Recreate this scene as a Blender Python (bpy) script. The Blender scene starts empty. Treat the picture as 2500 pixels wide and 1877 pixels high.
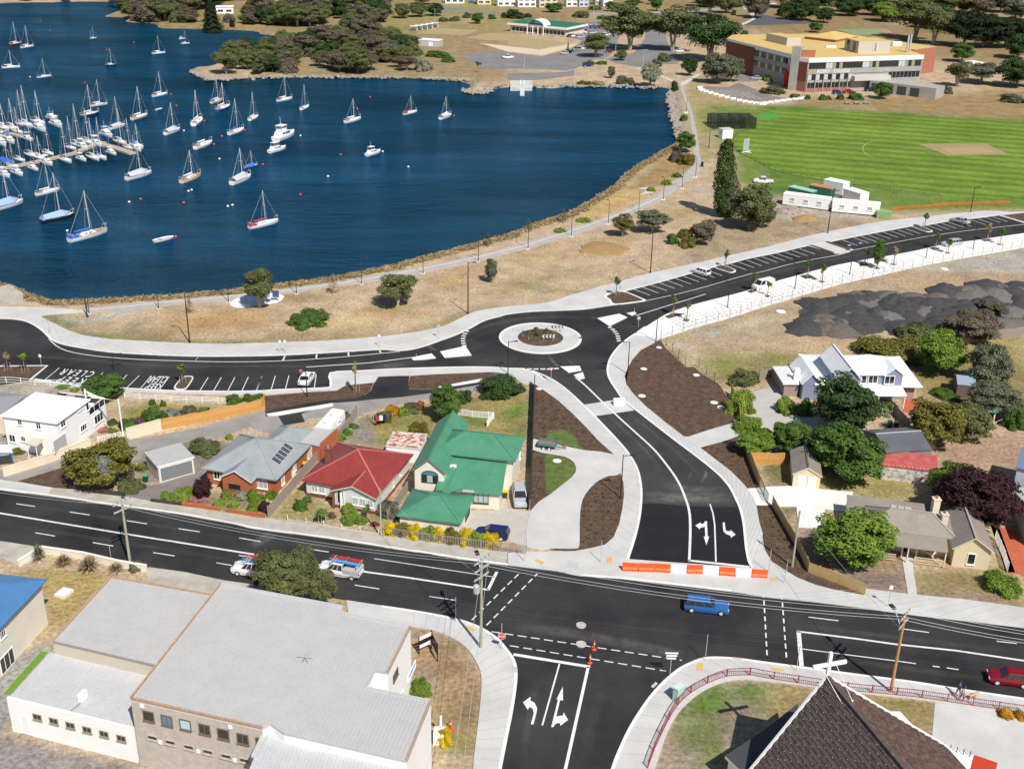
import bpy,bmesh,math,random
import numpy as np
from mathutils import Vector,Matrix
rnd=random.Random(7)
S=bpy.context.scene
COL=S.collection
PI=math.pi
R=math.radians
# ------------------------------------------------------------------ camera, sky, sun, exposure
CAM_H,FPX,PITCH,ROLL=74.0,2795.0,24.05,1.1
cam=bpy.data.cameras.new('camera')
cam.sensor_width=36.0
cam.lens=36.0*FPX/2500.0
cam.clip_start,cam.clip_end=1.0,8000.0
camo=bpy.data.objects.new('camera',cam)
COL.objects.link(camo)
camo.matrix_world=(Matrix.Translation((0,0,CAM_H))@Matrix.Rotation(R(90-PITCH),4,'X')@Matrix.Rotation(R(ROLL),4,'Z'))
S.camera=camo
SUN_EL,SHADOW_AZ=49.5,-28.0
to_sun=Vector((-math.sin(R(SHADOW_AZ))*math.cos(R(SUN_EL)),-math.cos(R(SHADOW_AZ))*math.cos(R(SUN_EL)),math.sin(R(SUN_EL))))
w=bpy.data.worlds.new('World');S.world=w;w.use_nodes=True
nt=w.node_tree;bg=nt.nodes['Background']
sky=nt.nodes.new('ShaderNodeTexSky');sky.sky_type='NISHITA';sky.sun_disc=False
sky.sun_elevation=R(SUN_EL);sky.sun_rotation=math.atan2(to_sun.x,to_sun.y)
sky.altitude=50;sky.dust_density=0.6;sky.ozone_density=1.6
nt.links.new(sky.outputs[0],bg.inputs[0]);bg.inputs[1].default_value=0.078
sl=bpy.data.lights.new('sun','SUN');sl.energy=5.0;sl.angle=R(0.5);sl.color=(1.0,0.95,0.88)
so=bpy.data.objects.new('sun',sl);COL.objects.link(so)
so.rotation_euler=to_sun.to_track_quat('Z','Y').to_euler()
S.view_settings.view_transform='Standard';S.view_settings.look='None'
S.view_settings.gamma=1.0;S.view_settings.use_curve_mapping=False
S.view_settings.exposure=0.15
S.cycles.max_bounces=6;S.cycles.transparent_max_bounces=8
S.cycles.use_denoising=True
# ------------------------------------------------------------------ helpers: photo pixel -> place on the ground
K=640/2212
OX,OY=(0,620,1240,1860),(0,460,920,1397)
def T(c,r,*xy):
 return[(OX[c]+x*K,OY[r]+y*K)for x,y in xy]
_ct,_st,_cr,_sr=math.cos(R(PITCH)),math.sin(R(PITCH)),math.cos(R(ROLL)),math.sin(R(ROLL))
def G(p,z=0.0):
 u,v=p[0]-1250,p[1]-938.5
 u,v=u*_cr+v*_sr,-u*_sr+v*_cr
 d=Vector((u,FPX*_ct-v*_st,-(FPX*_st+v*_ct)))
 return Vector((0,0,CAM_H))+d*((z-CAM_H)/d.z)
def GT(c,r,x,y,z=0.0):
 return G((OX[c]+x*K,OY[r]+y*K),z)
def GL(pts,z=0.0):
 return[G(p,z)for p in pts]
def height_of(base,top):
 """height of a post whose foot stands on the ground at one pixel and whose head shows at another"""
 b=G(base);best=(1e9,0)
 for i in range(1,700):
  h=i*0.03;q=G(top,h);e=(q.x-b.x)**2+(q.y-b.y)**2
  if e<best[0]:best=(e,h)
 return best[1]
def smooth(pts,n=4,closed=False):
 """Catmull-Rom through the points"""
 P=[Vector((p[0],p[1]))for p in pts];N=len(P);out=[]
 for i in range(N if closed else N-1):
  if closed:a,b,c,d=P[i-1],P[i],P[(i+1)%N],P[(i+2)%N]
  else:a,b,c,d=P[max(i-1,0)],P[i],P[i+1],P[min(i+2,N-1)]
  for k in range(n):
   t=k/n
   out.append(tuple(0.5*((2*b)+(c-a)*t+(2*a-5*b+4*c-d)*t*t+(3*b-a-3*c+d)*t**3)))
 if not closed:out.append(tuple(P[-1]))
 return out
 # ------------------------------------------------------------------ helpers: meshes and objects
class MB:
 def __init__(s):
  s.v=[];s.f=[];s.m=[]
 def poly(s,pts,m=0):
  n=len(s.v);s.v+=[tuple(p)if len(p)==3 else(p[0],p[1],0)for p in pts]
  s.f.append(tuple(range(n,n+len(pts))));s.m.append(m);return s
 def prism(s,pts,z0,z1,m=0,mt=None,bottom=False):
  a=sum(pts[i][0]*pts[(i+1)%len(pts)][1]-pts[(i+1)%len(pts)][0]*pts[i][1]for i in range(len(pts)))
  if a<0:pts=list(pts)[::-1]
  n=len(s.v);k=len(pts)
  s.v+=[(p[0],p[1],z0)for p in pts]+[(p[0],p[1],z1)for p in pts]
  for i in range(k):
   j=(i+1)%k;s.f.append((n+i,n+j,n+k+j,n+k+i));s.m.append(m)
  s.f.append(tuple(range(n+k,n+2*k)));s.m.append(m if mt is None else mt)
  if bottom:s.f.append(tuple(range(n+k-1,n-1,-1)));s.m.append(m)
  return s
 def hexa(s,P,m=0):
  """8 points: bottom ring ccw then top ring ccw"""
  n=len(s.v);s.v+=[tuple(p)for p in P]
  for q in((3,2,1,0),(4,5,6,7),(0,1,5,4),(1,2,6,5),(2,3,7,6),(3,0,4,7)):
   s.f.append(tuple(n+i for i in q));s.m.append(m)
  return s
 def box(s,c,d,rz=0.0,m=0):
  """centre, full size, turn about z"""
  cs,sn=math.cos(rz),math.sin(rz);P=[]
  for z in(-.5,.5):
   for x,y in((-.5,-.5),(.5,-.5),(.5,.5),(-.5,.5)):
    X,Y=x*d[0],y*d[1]
    P.append((c[0]+X*cs-Y*sn,c[1]+X*sn+Y*cs,c[2]+z*d[2]))
  return s.hexa(P,m)
 def bar(s,a,b,w,h=None,m=0):
  """square bar from a to b"""
  a,b=Vector(a),Vector(b);h=h or w;d=(b-a).normalized()
  u=Vector((0,0,1))if abs(d.z)<.95 else Vector((1,0,0))
  x=d.cross(u).normalized()*(w/2);y=x.cross(d).normalized()*(h/2)
  return s.hexa([a-x-y,a+x-y,a+x+y,a-x+y,b-x-y,b+x-y,b+x+y,b-x+y],m)
 def tube(s,pts,r,n=6,m=0):
  pts=[Vector(p)for p in pts];r=r if isinstance(r,(list,tuple))else[r]*len(pts);b0=len(s.v)
  for i,p in enumerate(pts):
   d=(pts[min(i+1,len(pts)-1)]-pts[max(i-1,0)]).normalized()
   u=Vector((0,0,1))if abs(d.z)<.9 else Vector((1,0,0))
   x=d.cross(u).normalized();y=x.cross(d)
   for k in range(n):
    a=2*PI*k/n;q=p+(x*math.cos(a)+y*math.sin(a))*r[i];s.v.append(tuple(q))
  for i in range(len(pts)-1):
   for k in range(n):
    l=(k+1)%n;s.f.append((b0+i*n+k,b0+(i+1)*n+k,b0+(i+1)*n+l,b0+i*n+l));s.m.append(m)
  s.f.append(tuple(b0+k for k in range(n)));s.m.append(m)
  s.f.append(tuple(b0+(len(pts)-1)*n+k for k in reversed(range(n))));s.m.append(m)
  return s
 def lathe(s,c,prof,n=12,m=0):
  """rings (radius, z) about a vertical axis at c"""
  b0=len(s.v)
  for r,z in prof:
   for k in range(n):
    a=2*PI*k/n;s.v.append((c[0]+r*math.cos(a),c[1]+r*math.sin(a),c[2]+z))
  for i in range(len(prof)-1):
   for k in range(n):
    l=(k+1)%n;s.f.append((b0+i*n+k,b0+i*n+l,b0+(i+1)*n+l,b0+(i+1)*n+k));s.m.append(m)
  s.f.append(tuple(b0+(len(prof)-1)*n+k for k in range(n)));s.m.append(m)
  s.f.append(tuple(b0+k for k in reversed(range(n))));s.m.append(m)
  return s
 def loft(s,rings,m=0,closed=True,cap=True):
  """rings of equal length"""
  b0=len(s.v);n=len(rings[0])
  for r in rings:s.v+=[tuple(p)for p in r]
  for i in range(len(rings)-1):
   for k in range(n if closed else n-1):
    l=(k+1)%n;s.f.append((b0+i*n+k,b0+i*n+l,b0+(i+1)*n+l,b0+(i+1)*n+k));s.m.append(m)
  if cap:
   s.f.append(tuple(b0+k for k in reversed(range(n))));s.m.append(m)
   s.f.append(tuple(b0+(len(rings)-1)*n+k for k in range(n)));s.m.append(m)
  return s
 def strip(s,pts,w,z,m=0,off=0.0):
  """flat ribbon along a polyline of ground points; off shifts it sideways (left positive)"""
  L=ribbon(pts,off+w/2);Q=ribbon(pts,off-w/2)
  for i in range(len(L)-1):
   s.poly([(Q[i].x,Q[i].y,z),(Q[i+1].x,Q[i+1].y,z),(L[i+1].x,L[i+1].y,z),(L[i].x,L[i].y,z)],m)
  return s
 def kerb(s,pts,w,z0,z1,m=0,off=0.0):
  L=ribbon(pts,off+w/2);Q=ribbon(pts,off-w/2)
  rings=[[(Q[i].x,Q[i].y,z0),(Q[i].x,Q[i].y,z1),(L[i].x,L[i].y,z1),(L[i].x,L[i].y,z0)]for i in range(len(L))]
  return s.loft(rings,m)
 def mesh(s,name,mats,smooth=False):
  me=bpy.data.meshes.new(name);me.from_pydata(s.v,[],s.f)
  for x in(mats if isinstance(mats,(list,tuple))else[mats]):me.materials.append(x)
  if any(s.m):me.polygons.foreach_set('material_index',s.m)
  if smooth:me.polygons.foreach_set('use_smooth',[True]*len(s.f))
  me.update();return me
 def build(s,name,mats,parent=None,smooth=False):
  if parent is not None:
   o=parent.get('_o',None);ox,oy,oz=world_loc(parent)
   if ox or oy or oz:s.v=[(x-ox,y-oy,z-oz)for x,y,z in s.v]
  return link(name,s.mesh(name,mats,smooth),parent)
def world_loc(o):
 x=y=z=0.0
 while o is not None:
  x+=o.location.x;y+=o.location.y;z+=o.location.z;o=o.parent
 return x,y,z
def ribbon(pts,off):
 P=[Vector((p[0],p[1]))for p in pts];out=[]
 for i,p in enumerate(P):
  d=P[min(i+1,len(P)-1)]-P[max(i-1,0)]
  if d.length<1e-6:d=Vector((1,0))
  d.normalize();out.append(p+Vector((-d.y,d.x))*off)
 return out
def link(name,data,parent=None):
 o=bpy.data.objects.new(name,data);COL.objects.link(o)
 if parent is not None:o.parent=parent
 return o
def tag(o,label,cat,group=None):
 o['label']=label;o['category']=cat
 if group:o['group']=group
 return o
def thing(name,label,cat,loc=(0,0,0),group=None,rz=0.0):
 o=bpy.data.objects.new(name,None);COL.objects.link(o);o.location=loc;o.rotation_euler=(0,0,rz)
 o.empty_display_size=0.2
 return tag(o,label,cat,group)
def struct(o,kind='structure'):
 o['kind']=kind;return o
def copy_tree(o,parent=None):
 c=o.copy();COL.objects.link(c);c.parent=parent
 for ch in list(KIDS.get(o.name,()))or o.children:copy_tree(ch,c)
 return c
KIDS={}
def kids(o):
 KIDS[o.name]=list(o.children)
 for c in o.children:kids(c)
 return o
ORD=['first','second','third','fourth','fifth','sixth','seventh','eighth','ninth','tenth','eleventh','twelfth','thirteenth','fourteenth','fifteenth','sixteenth','seventeenth','eighteenth','nineteenth','twentieth']
# ------------------------------------------------------------------ materials
MATS={}
def mat(name,c,rough=.6,c2=None,scale=1.0,fine=0.0,fscale=20.0,bump=0.0,bscale=None,metal=0.0,spec=.5,local=False,detail=5,contrast=.0,emit=None,trans=0.0,stretch=None):
 """procedural surface: two colours mixed by noise, fine speckle, bump"""
 if name in MATS:return MATS[name]
 m=bpy.data.materials.new(name);m.use_nodes=True;MATS[name]=m
 n=m.node_tree.nodes;l=m.node_tree.links;b=n['Principled BSDF']
 b.inputs['Roughness'].default_value=rough;b.inputs['Metallic'].default_value=metal
 b.inputs['Specular IOR Level'].default_value=spec
 c=tuple(c)+(1,);b.inputs['Base Color'].default_value=c
 m.diffuse_color=c
 if c2 is None and not fine and not bump:return m
 if local:co=n.new('ShaderNodeTexCoord').outputs['Object']
 else:co=n.new('ShaderNodeNewGeometry').outputs['Position']
 if stretch:
  mp=n.new('ShaderNodeMapping');mp.inputs['Scale'].default_value=stretch[:3]
  if len(stretch)>3:mp.inputs['Rotation'].default_value=(0,0,stretch[3])
  l.new(co,mp.inputs['Vector']);co=mp.outputs[0]
 col=None
 if c2 is not None:
  t=n.new('ShaderNodeTexNoise');t.inputs['Scale'].default_value=scale;t.inputs['Detail'].default_value=detail
  t.inputs['Roughness'].default_value=.62
  l.new(co,t.inputs['Vector'])
  r=n.new('ShaderNodeMapRange');r.inputs[1].default_value=.32+contrast;r.inputs[2].default_value=.68-contrast
  l.new(t.outputs[0],r.inputs[0])
  mx=n.new('ShaderNodeMix');mx.data_type='RGBA'
  mx.inputs[6].default_value=c;mx.inputs[7].default_value=tuple(c2)+(1,)
  l.new(r.outputs[0],mx.inputs[0]);col=mx.outputs[2]
 if fine or bump:
  f=n.new('ShaderNodeTexNoise');f.inputs['Scale'].default_value=bscale or fscale;f.inputs['Detail'].default_value=3
  l.new(co,f.inputs['Vector'])
  if fine:
   r=n.new('ShaderNodeMapRange');r.inputs[1].default_value=.25;r.inputs[2].default_value=.75
   r.inputs[3].default_value=1-fine;r.inputs[4].default_value=1+fine
   l.new(f.outputs[0],r.inputs[0])
   mm=n.new('ShaderNodeMix');mm.data_type='RGBA';mm.blend_type='MULTIPLY';mm.inputs[0].default_value=1
   if col is None:mm.inputs[6].default_value=c
   else:l.new(col,mm.inputs[6])
   l.new(r.outputs[0],mm.inputs[7]);col=mm.outputs[2]
  if bump:
   bp=n.new('ShaderNodeBump');bp.inputs['Strength'].default_value=min(bump,1);bp.inputs['Distance'].default_value=.05*max(1,bump)
   l.new(f.outputs[0],bp.inputs['Height']);l.new(bp.outputs[0],b.inputs['Normal'])
 if col is not None:l.new(col,b.inputs['Base Color'])
 return m
def nodes_of(m):return m.node_tree.nodes,m.node_tree.links,m.node_tree.nodes['Principled BSDF']
def where(p,poly):
 xs_,ys_=[q[0]for q in poly],[q[1]for q in poly];a=(p[0]-min(xs_))/(max(xs_)-min(xs_));b=(p[1]-min(ys_))/(max(ys_)-min(ys_))
 return('back' if b<.36 else 'middle' if b<.68 else 'front')+' '+('far left','left','centre','right','far right')[min(4,max(0,int(a*5)))]
def inside_px(p,poly):
 r=False
 for i in range(len(poly)):
  (x1,y1),(x2,y2)=poly[i-1],poly[i]
  if(y1>p[1])!=(y2>p[1])and p[0]<(x2-x1)*(p[1]-y1)/(y2-y1)+x1:r=not r
 return r
 # ================================================================== the setting: land, water, roads, paths
WATER_Z=-1.2
shore_px=([(-900,690)]+T(0,1,(-300,700),(0,785),(60,815),(200,885),(300,925),(390,955),(480,968),(600,963),(750,958),(1000,945),(1250,930),(1500,912),(1750,892),(2000,872))+T(1,1,(0,848),(200,826),(400,803),(600,777),(800,742),(1000,702),(1200,660),(1400,604),(1600,552),(1800,502),(2000,444))+T(2,1,(0,412),(150,345),(300,290),(450,248),(540,212),(650,152),(760,82),(880,10))+T(2,0,(920,1562),(1000,1482),(1100,1402),(1230,1332),(1330,1272),(1400,1240),(1415,1180),(1410,1080),(1400,1000),(1380,920),(1365,850),(1370,790),(1385,755),(1330,750),(1150,745),(950,735),(750,740),(500,735),(330,752),(240,745),(0,740))+T(1,0,(2080,740),(2000,757),(1950,790),(1820,790),(1800,760),(1830,720),(1800,690),(1600,680),(1400,670),(1200,660),(1000,668),(800,660),(600,655),(400,650),(200,660))+T(0,0,(2140,665),(1900,680),(1720,685),(1680,650),(1590,620),(1610,590),(1700,570),(1800,560),(1900,480),(2000,420),(2080,375))+T(1,0,(130,402),(200,385),(280,352),(290,325),(200,300),(60,290))+T(0,0,(2100,280),(1950,270),(1700,265),(1500,255),(1300,225),(1150,195),(1000,170),(900,150),(880,140),(930,120),(1000,90),(950,42),(700,30),(400,35),(0,30))+[(-900,20)])
shore=[G(p,WATER_Z)for p in shore_px]
def sdist(X,Y,poly):
 """signed distance to a closed polygon: positive inside"""
 P=np.array([(p[0],p[1])for p in poly]);Q=np.roll(P,-1,0)
 d2=np.full(X.shape,1e18);ins=np.zeros(X.shape,bool)
 for(ax,ay),(bx,by)in zip(P,Q):
  ex,ey=bx-ax,by-ay;L=ex*ex+ey*ey+1e-12
  t=np.clip(((X-ax)*ex+(Y-ay)*ey)/L,0,1)
  d2=np.minimum(d2,(X-ax-t*ex)**2+(Y-ay-t*ey)**2)
  c=((ay>Y)!=(by>Y));ins^=c&(X<ex*(Y-ay)/(ey+1e-18)+ax)
 d=np.sqrt(d2);return np.where(ins,d,-d)
def graded(a,b,lim,step,far,k=1.06):
 out=[a];x=a
 while x<b:x+=step;out.append(x)
 st=step
 while x<lim:st=min(st*k,far);x+=st;out.append(x)
 return out
ys=np.array(sorted(set([-400,-200,-80,0,30]+graded(50,270,3500,1.1,90))))
xr=graded(0,125,2600,1.1,90,1.05);xs=np.array([-x for x in xr[:0:-1]]+xr)
GX,GY=np.meshgrid(xs,ys)
DRY,PALE,DIRT,DGRN,GRN,GRAV,CLAY=(.41,.31,.205),(.48,.38,.255),(.25,.175,.11),(.15,.15,.055),(.085,.16,.03),(.29,.275,.25),(.36,.21,.085)
BROWN,FARG=(.20,.14,.085),(.25,.185,.085)
cols=np.empty(GX.shape+(3,));cols[:]=DRY
rng=np.random.default_rng(3)
def paint(px,c,soft=1.5,k=1.0,closed_smooth=True):
 P=GL(px)
 x0,x1=min(p.x for p in P)-soft,max(p.x for p in P)+soft;y0,y1=min(p.y for p in P)-soft,max(p.y for p in P)+soft
 ix=np.where((xs>=x0)&(xs<=x1))[0];iy=np.where((ys>=y0)&(ys<=y1))[0]
 if not len(ix)or not len(iy):return
 sl=np.ix_(iy,ix);d=sdist(GX[sl],GY[sl],P)
 a=np.clip(d/soft*.5+.5,0,1)[...,None]*k
 cols[sl]=cols[sl]*(1-a)+np.array(c)*a
def blob(c,r,x,y,rx,ry,colr,k=1.0,soft=3.0):
 cx,cy=T(c,r,(x,y))[0];rx*=K;ry*=K
 paint([(cx+rx*math.cos(a*PI/8),cy+ry*math.sin(a*PI/8))for a in range(16)],colr,soft,k)
 # far country behind the bay
paint(T(0,0,(850,300),(2212,330),(2212,-400),(850,-400)),FARG,8)
paint(T(1,0,(0,700),(2212,700),(2212,-400),(0,-400)),(.27,.2,.11),10)
paint(T(1,0,(1100,260),(2212,260),(2212,-60),(1100,-60)),(.27,.23,.09),8,.7)
paint(T(2,0,(0,250),(2212,250),(2212,-400),(0,-400)),(.27,.2,.10),10)
paint(T(3,0,(0,400),(2300,560),(2300,-400),(0,-400)),(.25,.18,.09),10)
paint(T(3,0,(200,900),(900,930),(1500,975),(2600,1080),(2600,740),(1300,800),(300,830)),(.27,.19,.09),3)
for i in range(60):
 c=rnd.choice((1,2,3));blob(c,0,rnd.uniform(0,2212),rnd.uniform(-60,260),rnd.uniform(60,220),rnd.uniform(10,40),rnd.choice((DGRN,GRN,DRY,BROWN,(.2,.15,.07))),.6,6)
 # foreshore reserve
FS=T(0,1,(345,1080),(800,1040),(1600,975),(2200,940))+T(1,1,(300,890),(1200,760),(2212,540))+T(2,1,(850,300),(1440,0))+T(2,0,(1640,1400),(1750,1000),(1900,1700))+T(3,1,(0,480))+T(2,1,(2212,490),(1350,685),(350,965))+T(1,1,(2212,995),(1600,1165),(900,1268),(0,1310))+T(0,1,(1400,1300),(700,1240))
paint(FS,DRY,2)
for i in range(90):
 p=rnd.random();x,y=rnd.uniform(400,2050),rnd.uniform(540,900)
 rx,ry=rnd.uniform(18,90),rnd.uniform(5,16)
 paint([(x+rx*math.cos(a*PI/6),y+ry*math.sin(a*PI/6)-.28*rx*math.cos(a*PI/6))for a in range(12)],rnd.choice((PALE,DRY,(.30,.2,.115),(.36,.25,.12),(.27,.21,.10))),2.5,rnd.uniform(.25,.7))
blob(0,1,1850,1110,420,70,CLAY,.9,4);blob(0,1,1800,1250,180,35,(.4,.31,.2),.9,2);blob(0,1,1100,1230,330,60,(.19,.16,.07),.7,3)
paint(T(0,1,(345,1065),(520,1060),(700,1110),(620,1190),(800,1235),(1400,1275),(2212,1290),(2212,1318),(1400,1302),(720,1246),(480,1160)),(.12,.14,.04),1.5,.9)
paint(T(0,1,(490,1080),(700,1100),(1080,1010),(1300,1015),(1000,1085),(760,1140),(560,1130)),(.36,.33,.29),1.0,.95)
paint(T(1,1,(0,1280),(600,1255),(1300,1215),(1700,1080),(1900,1015),(2100,1000),(1850,1060),(1600,1168),(900,1270),(0,1312)),(.19,.18,.06),1.5,.7)
blob(1,1,1670,800,130,55,(.37,.25,.12),1,3);blob(1,1,700,1140,300,70,(.46,.35,.17),.8,4);blob(1,1,1200,1050,260,40,(.38,.25,.13),.9,3)
blob(1,1,1150,990,130,40,(.28,.26,.10),.6,3);blob(1,1,500,1235,280,22,(.21,.15,.10),.8,3);blob(1,1,380,910,230,40,BROWN,.6,2)
blob(2,1,300,560,300,60,(.40,.29,.15),.7,4);blob(2,1,220,830,180,45,(.2,.2,.07),.6,3);blob(2,1,520,720,200,40,(.25,.21,.1),.6,3);blob(2,1,1850,400,60,90,(.33,.29,.23),.7,2)
blob(2,1,2060,400,110,45,CLAY,.7,3);blob(2,1,1450,210,200,50,(.27,.21,.09),.6,4);blob(2,1,900,900,400,60,(.28,.21,.13),.6,3)
paint(T(2,1,(1560,0),(1720,0),(1730,60),(1640,50)),(.33,.30,.25),1.5,.8)
# bank planting strip beside the water and the reserve by the promenade
paint(T(2,0,(880,1650),(1100,1500),(1250,1360),(1420,1260),(1540,1380),(1500,1470),(1330,1560),(1150,1620),(1000,1659)),(.29,.2,.09),2)
paint(T(2,1,(760,90),(900,0),(1120,0),(1160,40),(1000,150),(800,240),(620,290),(560,240)),(.42,.29,.13),2)
paint(T(2,0,(1380,760),(1450,760),(1560,1140),(1420,1180),(1410,1000)),(.33,.27,.2),2)
paint(T(2,0,(1500,700),(1650,640),(1620,760),(2000,860),(1700,1000),(1700,1200),(1640,1380),(1590,1100),(1520,850)),(.31,.245,.12),3)
blob(2,0,1680,1000,70,80,(.16,.19,.05),.7,5);blob(2,0,1700,1250,70,90,(.24,.23,.08),.6,4)
# sports ground surrounds
paint(T(2,0,(1700,890),(2212,900),(2212,1659),(2120,1640),(1900,1500),(1880,1300),(1700,1080)),(.14,.19,.04),4)
paint(T(3,0,(0,880),(900,935),(1700,990),(2600,1040),(2600,1659),(0,1659)),GRN,3)
paint(T(3,1,(-400,-100),(2600,-60),(2600,185),(1900,180),(1100,200),(830,130),(500,0)),(.13,.185,.04),3)
paint(T(2,1,(1880,130),(2212,80))+T(3,1,(150,60),(600,160),(950,210),(1100,240),(800,330),(0,470))+T(2,1,(2212,480),(1800,560),(1500,640),(1480,520),(1700,330)),(.30,.23,.15),3)
paint(T(3,1,(0,110),(300,120),(600,200),(980,230),(900,260),(500,250),(100,260)),(.34,.30,.24),2)
# works depot ground on the right
DEP=T(2,1,(1290,1275),(1700,1140),(2212,995))+T(3,1,(700,800),(1300,665),(2500,450),(2600,1200),(2150,1180),(1640,1320),(1100,1200),(820,1350),(500,1280),(200,1370),(0,1350))+T(2,1,(1900,1420),(1500,1400))
paint(DEP,(.36,.275,.18),1.5)
paint(T(3,1,(1300,680),(1700,600),(2500,460),(2500,700),(1900,720),(1450,720)),(.33,.32,.28),3,.9)
paint(T(3,1,(1150,740),(1700,690),(2300,760),(2300,850),(1500,840),(1200,790)),(.36,.24,.15),4,.7)
blob(3,1,500,1280,320,60,(.41,.29,.17),.8,4);blob(2,1,1700,1220,120,30,(.31,.30,.27),.8,2);blob(2,1,1500,1330,70,18,(.45,.42,.36),.8,1.5);blob(2,1,2060,1150,100,30,(.40,.36,.29),.7,3)
paint(T(2,1,(1640,1430),(1900,1400),(2212,1380))+T(3,1,(250,1400),(260,1550),(100,1580))+T(2,1,(2120,1620),(1820,1659),(1680,1540)),(.19,.19,.055),2.5)
blob(2,1,2080,1480,100,40,(.27,.2,.12),.8,3)
# gardens right of the new street
paint(T(3,1,(1280,1500),(1700,1300),(2212,1230),(2300,1659),(1300,1659)),(.26,.215,.085),3)
paint(T(3,1,(1280,1480),(1560,1560),(1640,1659),(1300,1659)),(.2,.2,.05),2)
paint(T(3,2,(1250,-100),(2400,-100),(2400,150),(1900,380),(1400,200)),(.23,.18,.075),3)
paint(T(3,2,(1430,600),(1700,500),(2100,480),(2300,560),(2300,800),(1500,760)),(.33,.22,.15),2)
paint(T(3,2,(0,640),(200,700),(260,800),(260,930),(60,930),(0,800)),(.16,.15,.07),1)
paint(T(3,2,(480,780),(900,780),(1300,860),(1330,1080),(760,1000),(480,930)),(.29,.235,.10),1.5);blob(3,2,640,870,160,70,(.17,.18,.05),.8,2)
paint(T(3,2,(300,1280),(500,1280),(1200,1500),(1240,1659),(560,1659),(390,1560)),(.22,.165,.13),1);blob(3,2,1000,1570,190,22,(.3,.17,.09),.9,1.5)
paint(T(3,3,(380,0),(1240,0),(1240,190),(860,140)),(.22,.165,.13),1)
paint(T(3,3,(1280,0),(2100,-60),(2212,280),(1320,190)),(.23,.18,.085),1);blob(3,3,1600,205,420,40,(.21,.16,.125),.9,1)
paint(T(3,2,(150,1095),(285,1095),(300,1290),(240,1300)),(.17,.14,.08),.6)
# gardens of the three houses on the main street
paint(T(1,2,(700,540),(900,340),(1040,300),(1400,240),(1950,130),(2200,60))+T(2,2,(160,60),(180,520))+T(1,2,(1700,480),(1100,580)),(.25,.205,.08),1.5)
paint(T(1,2,(2130,280),(2212,250))+T(2,2,(120,220),(170,200),(165,510),(60,500)),(.085,.16,.025),1.0,.9)
blob(2,2,120,400,60,60,(.24,.17,.1),.8,1);blob(1,2,1250,380,110,60,(.15,.165,.05),.7,2);blob(1,2,1100,540,60,30,(.13,.17,.04),.8,1)
paint(T(1,2,(1750,330),(1980,325),(1950,420),(1800,400)),(.12,.165,.035),.8)
paint(T(1,2,(900,340),(1010,350),(960,420),(1020,500),(1030,580),(780,545)),(.21,.19,.165),.8)
paint(T(1,2,(130,1180),(430,860),(440,1000),(660,1100),(720,1240),(280,1200)),(.25,.215,.085),1);paint(T(1,2,(920,1180),(1160,1050),(1300,930),(1200,1150),(1080,1270)),(.24,.2,.08),1)
paint(T(0,2,(1640,1000),(2212,950),(2212,1150),(1860,1130),(1540,1080)),(.2,.18,.10),1)
# white house yard, lawn behind it
paint(T(0,2,(1010,340),(1180,220),(1900,230),(1750,300),(1350,350),(1180,420)),(.27,.22,.075),1.2);blob(0,2,1120,290,80,40,(.12,.17,.035),.7,1.5)
paint(T(0,2,(-300,0),(480,60),(700,100),(300,330),(-300,330)),(.33,.29,.24),1.0)
paint(T(0,2,(-300,330),(500,380),(900,440),(760,530),(-300,800)),(.30,.27,.23),1)
paint(T(0,2,(1100,600),(1640,520),(2000,560),(1760,815),(1190,920)),(.2,.17,.15),.8)
# foreground lots
paint(T(0,3,(-200,40),(350,-20),(900,0),(930,60),(440,560),(380,200),(-200,300)),(.33,.255,.10),.8)
blob(0,3,480,380,90,60,(.27,.17,.085),.7,1)
paint(T(0,3,(-300,900),(440,560),(480,700),(-300,1800)),(.28,.265,.24),.6)
paint(T(0,3,(-300,1280),(120,1400),(1200,1640),(1200,1900),(-300,1900)),(.22,.2,.185),.6)
paint(T(1,3,(1350,465),(1500,490),(1650,545),(1780,630),(1870,750),(1920,900),(1900,1200),(1860,1530),(1540,1460),(1500,1000),(1360,800)),(.27,.185,.105),.8)
blob(1,3,1740,1460,160,70,(.16,.17,.04),.8,1);blob(1,3,1440,920,70,60,(.3,.26,.22),.8,1);blob(1,3,1720,700,90,40,(.32,.25,.17),.6,1);blob(1,3,1650,1250,150,100,(.24,.18,.08),.5,1.5)
CH=T(2,3,(1240,1800),(1290,1500),(1380,1280),(1480,1140),(1620,1020),(1780,940),(1950,905))+T(3,3,(0,920),(820,1020),(1450,1100),(1440,1390),(1700,1700),(0,2000))
paint(CH,(.26,.21,.15),.6)
for i in range(46):
 x,y=rnd.uniform(1640,1900),rnd.uniform(1660,1880);paint([(x+rnd.uniform(8,22)*math.cos(a*PI/5),y+rnd.uniform(6,14)*math.sin(a*PI/5))for a in range(10)],rnd.choice(((.1,.15,.03),(.12,.16,.04),(.2,.19,.06),(.28,.24,.19))),.8,.8)
blob(2,3,1680,1090,190,110,(.085,.15,.025),.95,1.2);blob(2,3,2060,1010,160,60,(.09,.15,.03),.8,1);blob(2,3,1650,1330,90,170,(.11,.15,.03),.7,1.2)
paint(T(3,3,(80,930),(440,975),(300,1100),(150,1250),(40,1200)),(.27,.21,.09),.8);paint(T(3,3,(840,1030),(1450,1105),(1440,1390),(1000,1180)),(.27,.205,.085),.8);paint(T(3,3,(840,1030),(1450,1100),(1450,1150),(870,1070)),(.16,.15,.04),.8,.8)
cols*=(1+rng.normal(0,.035,cols.shape[:2]))[...,None]
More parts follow.
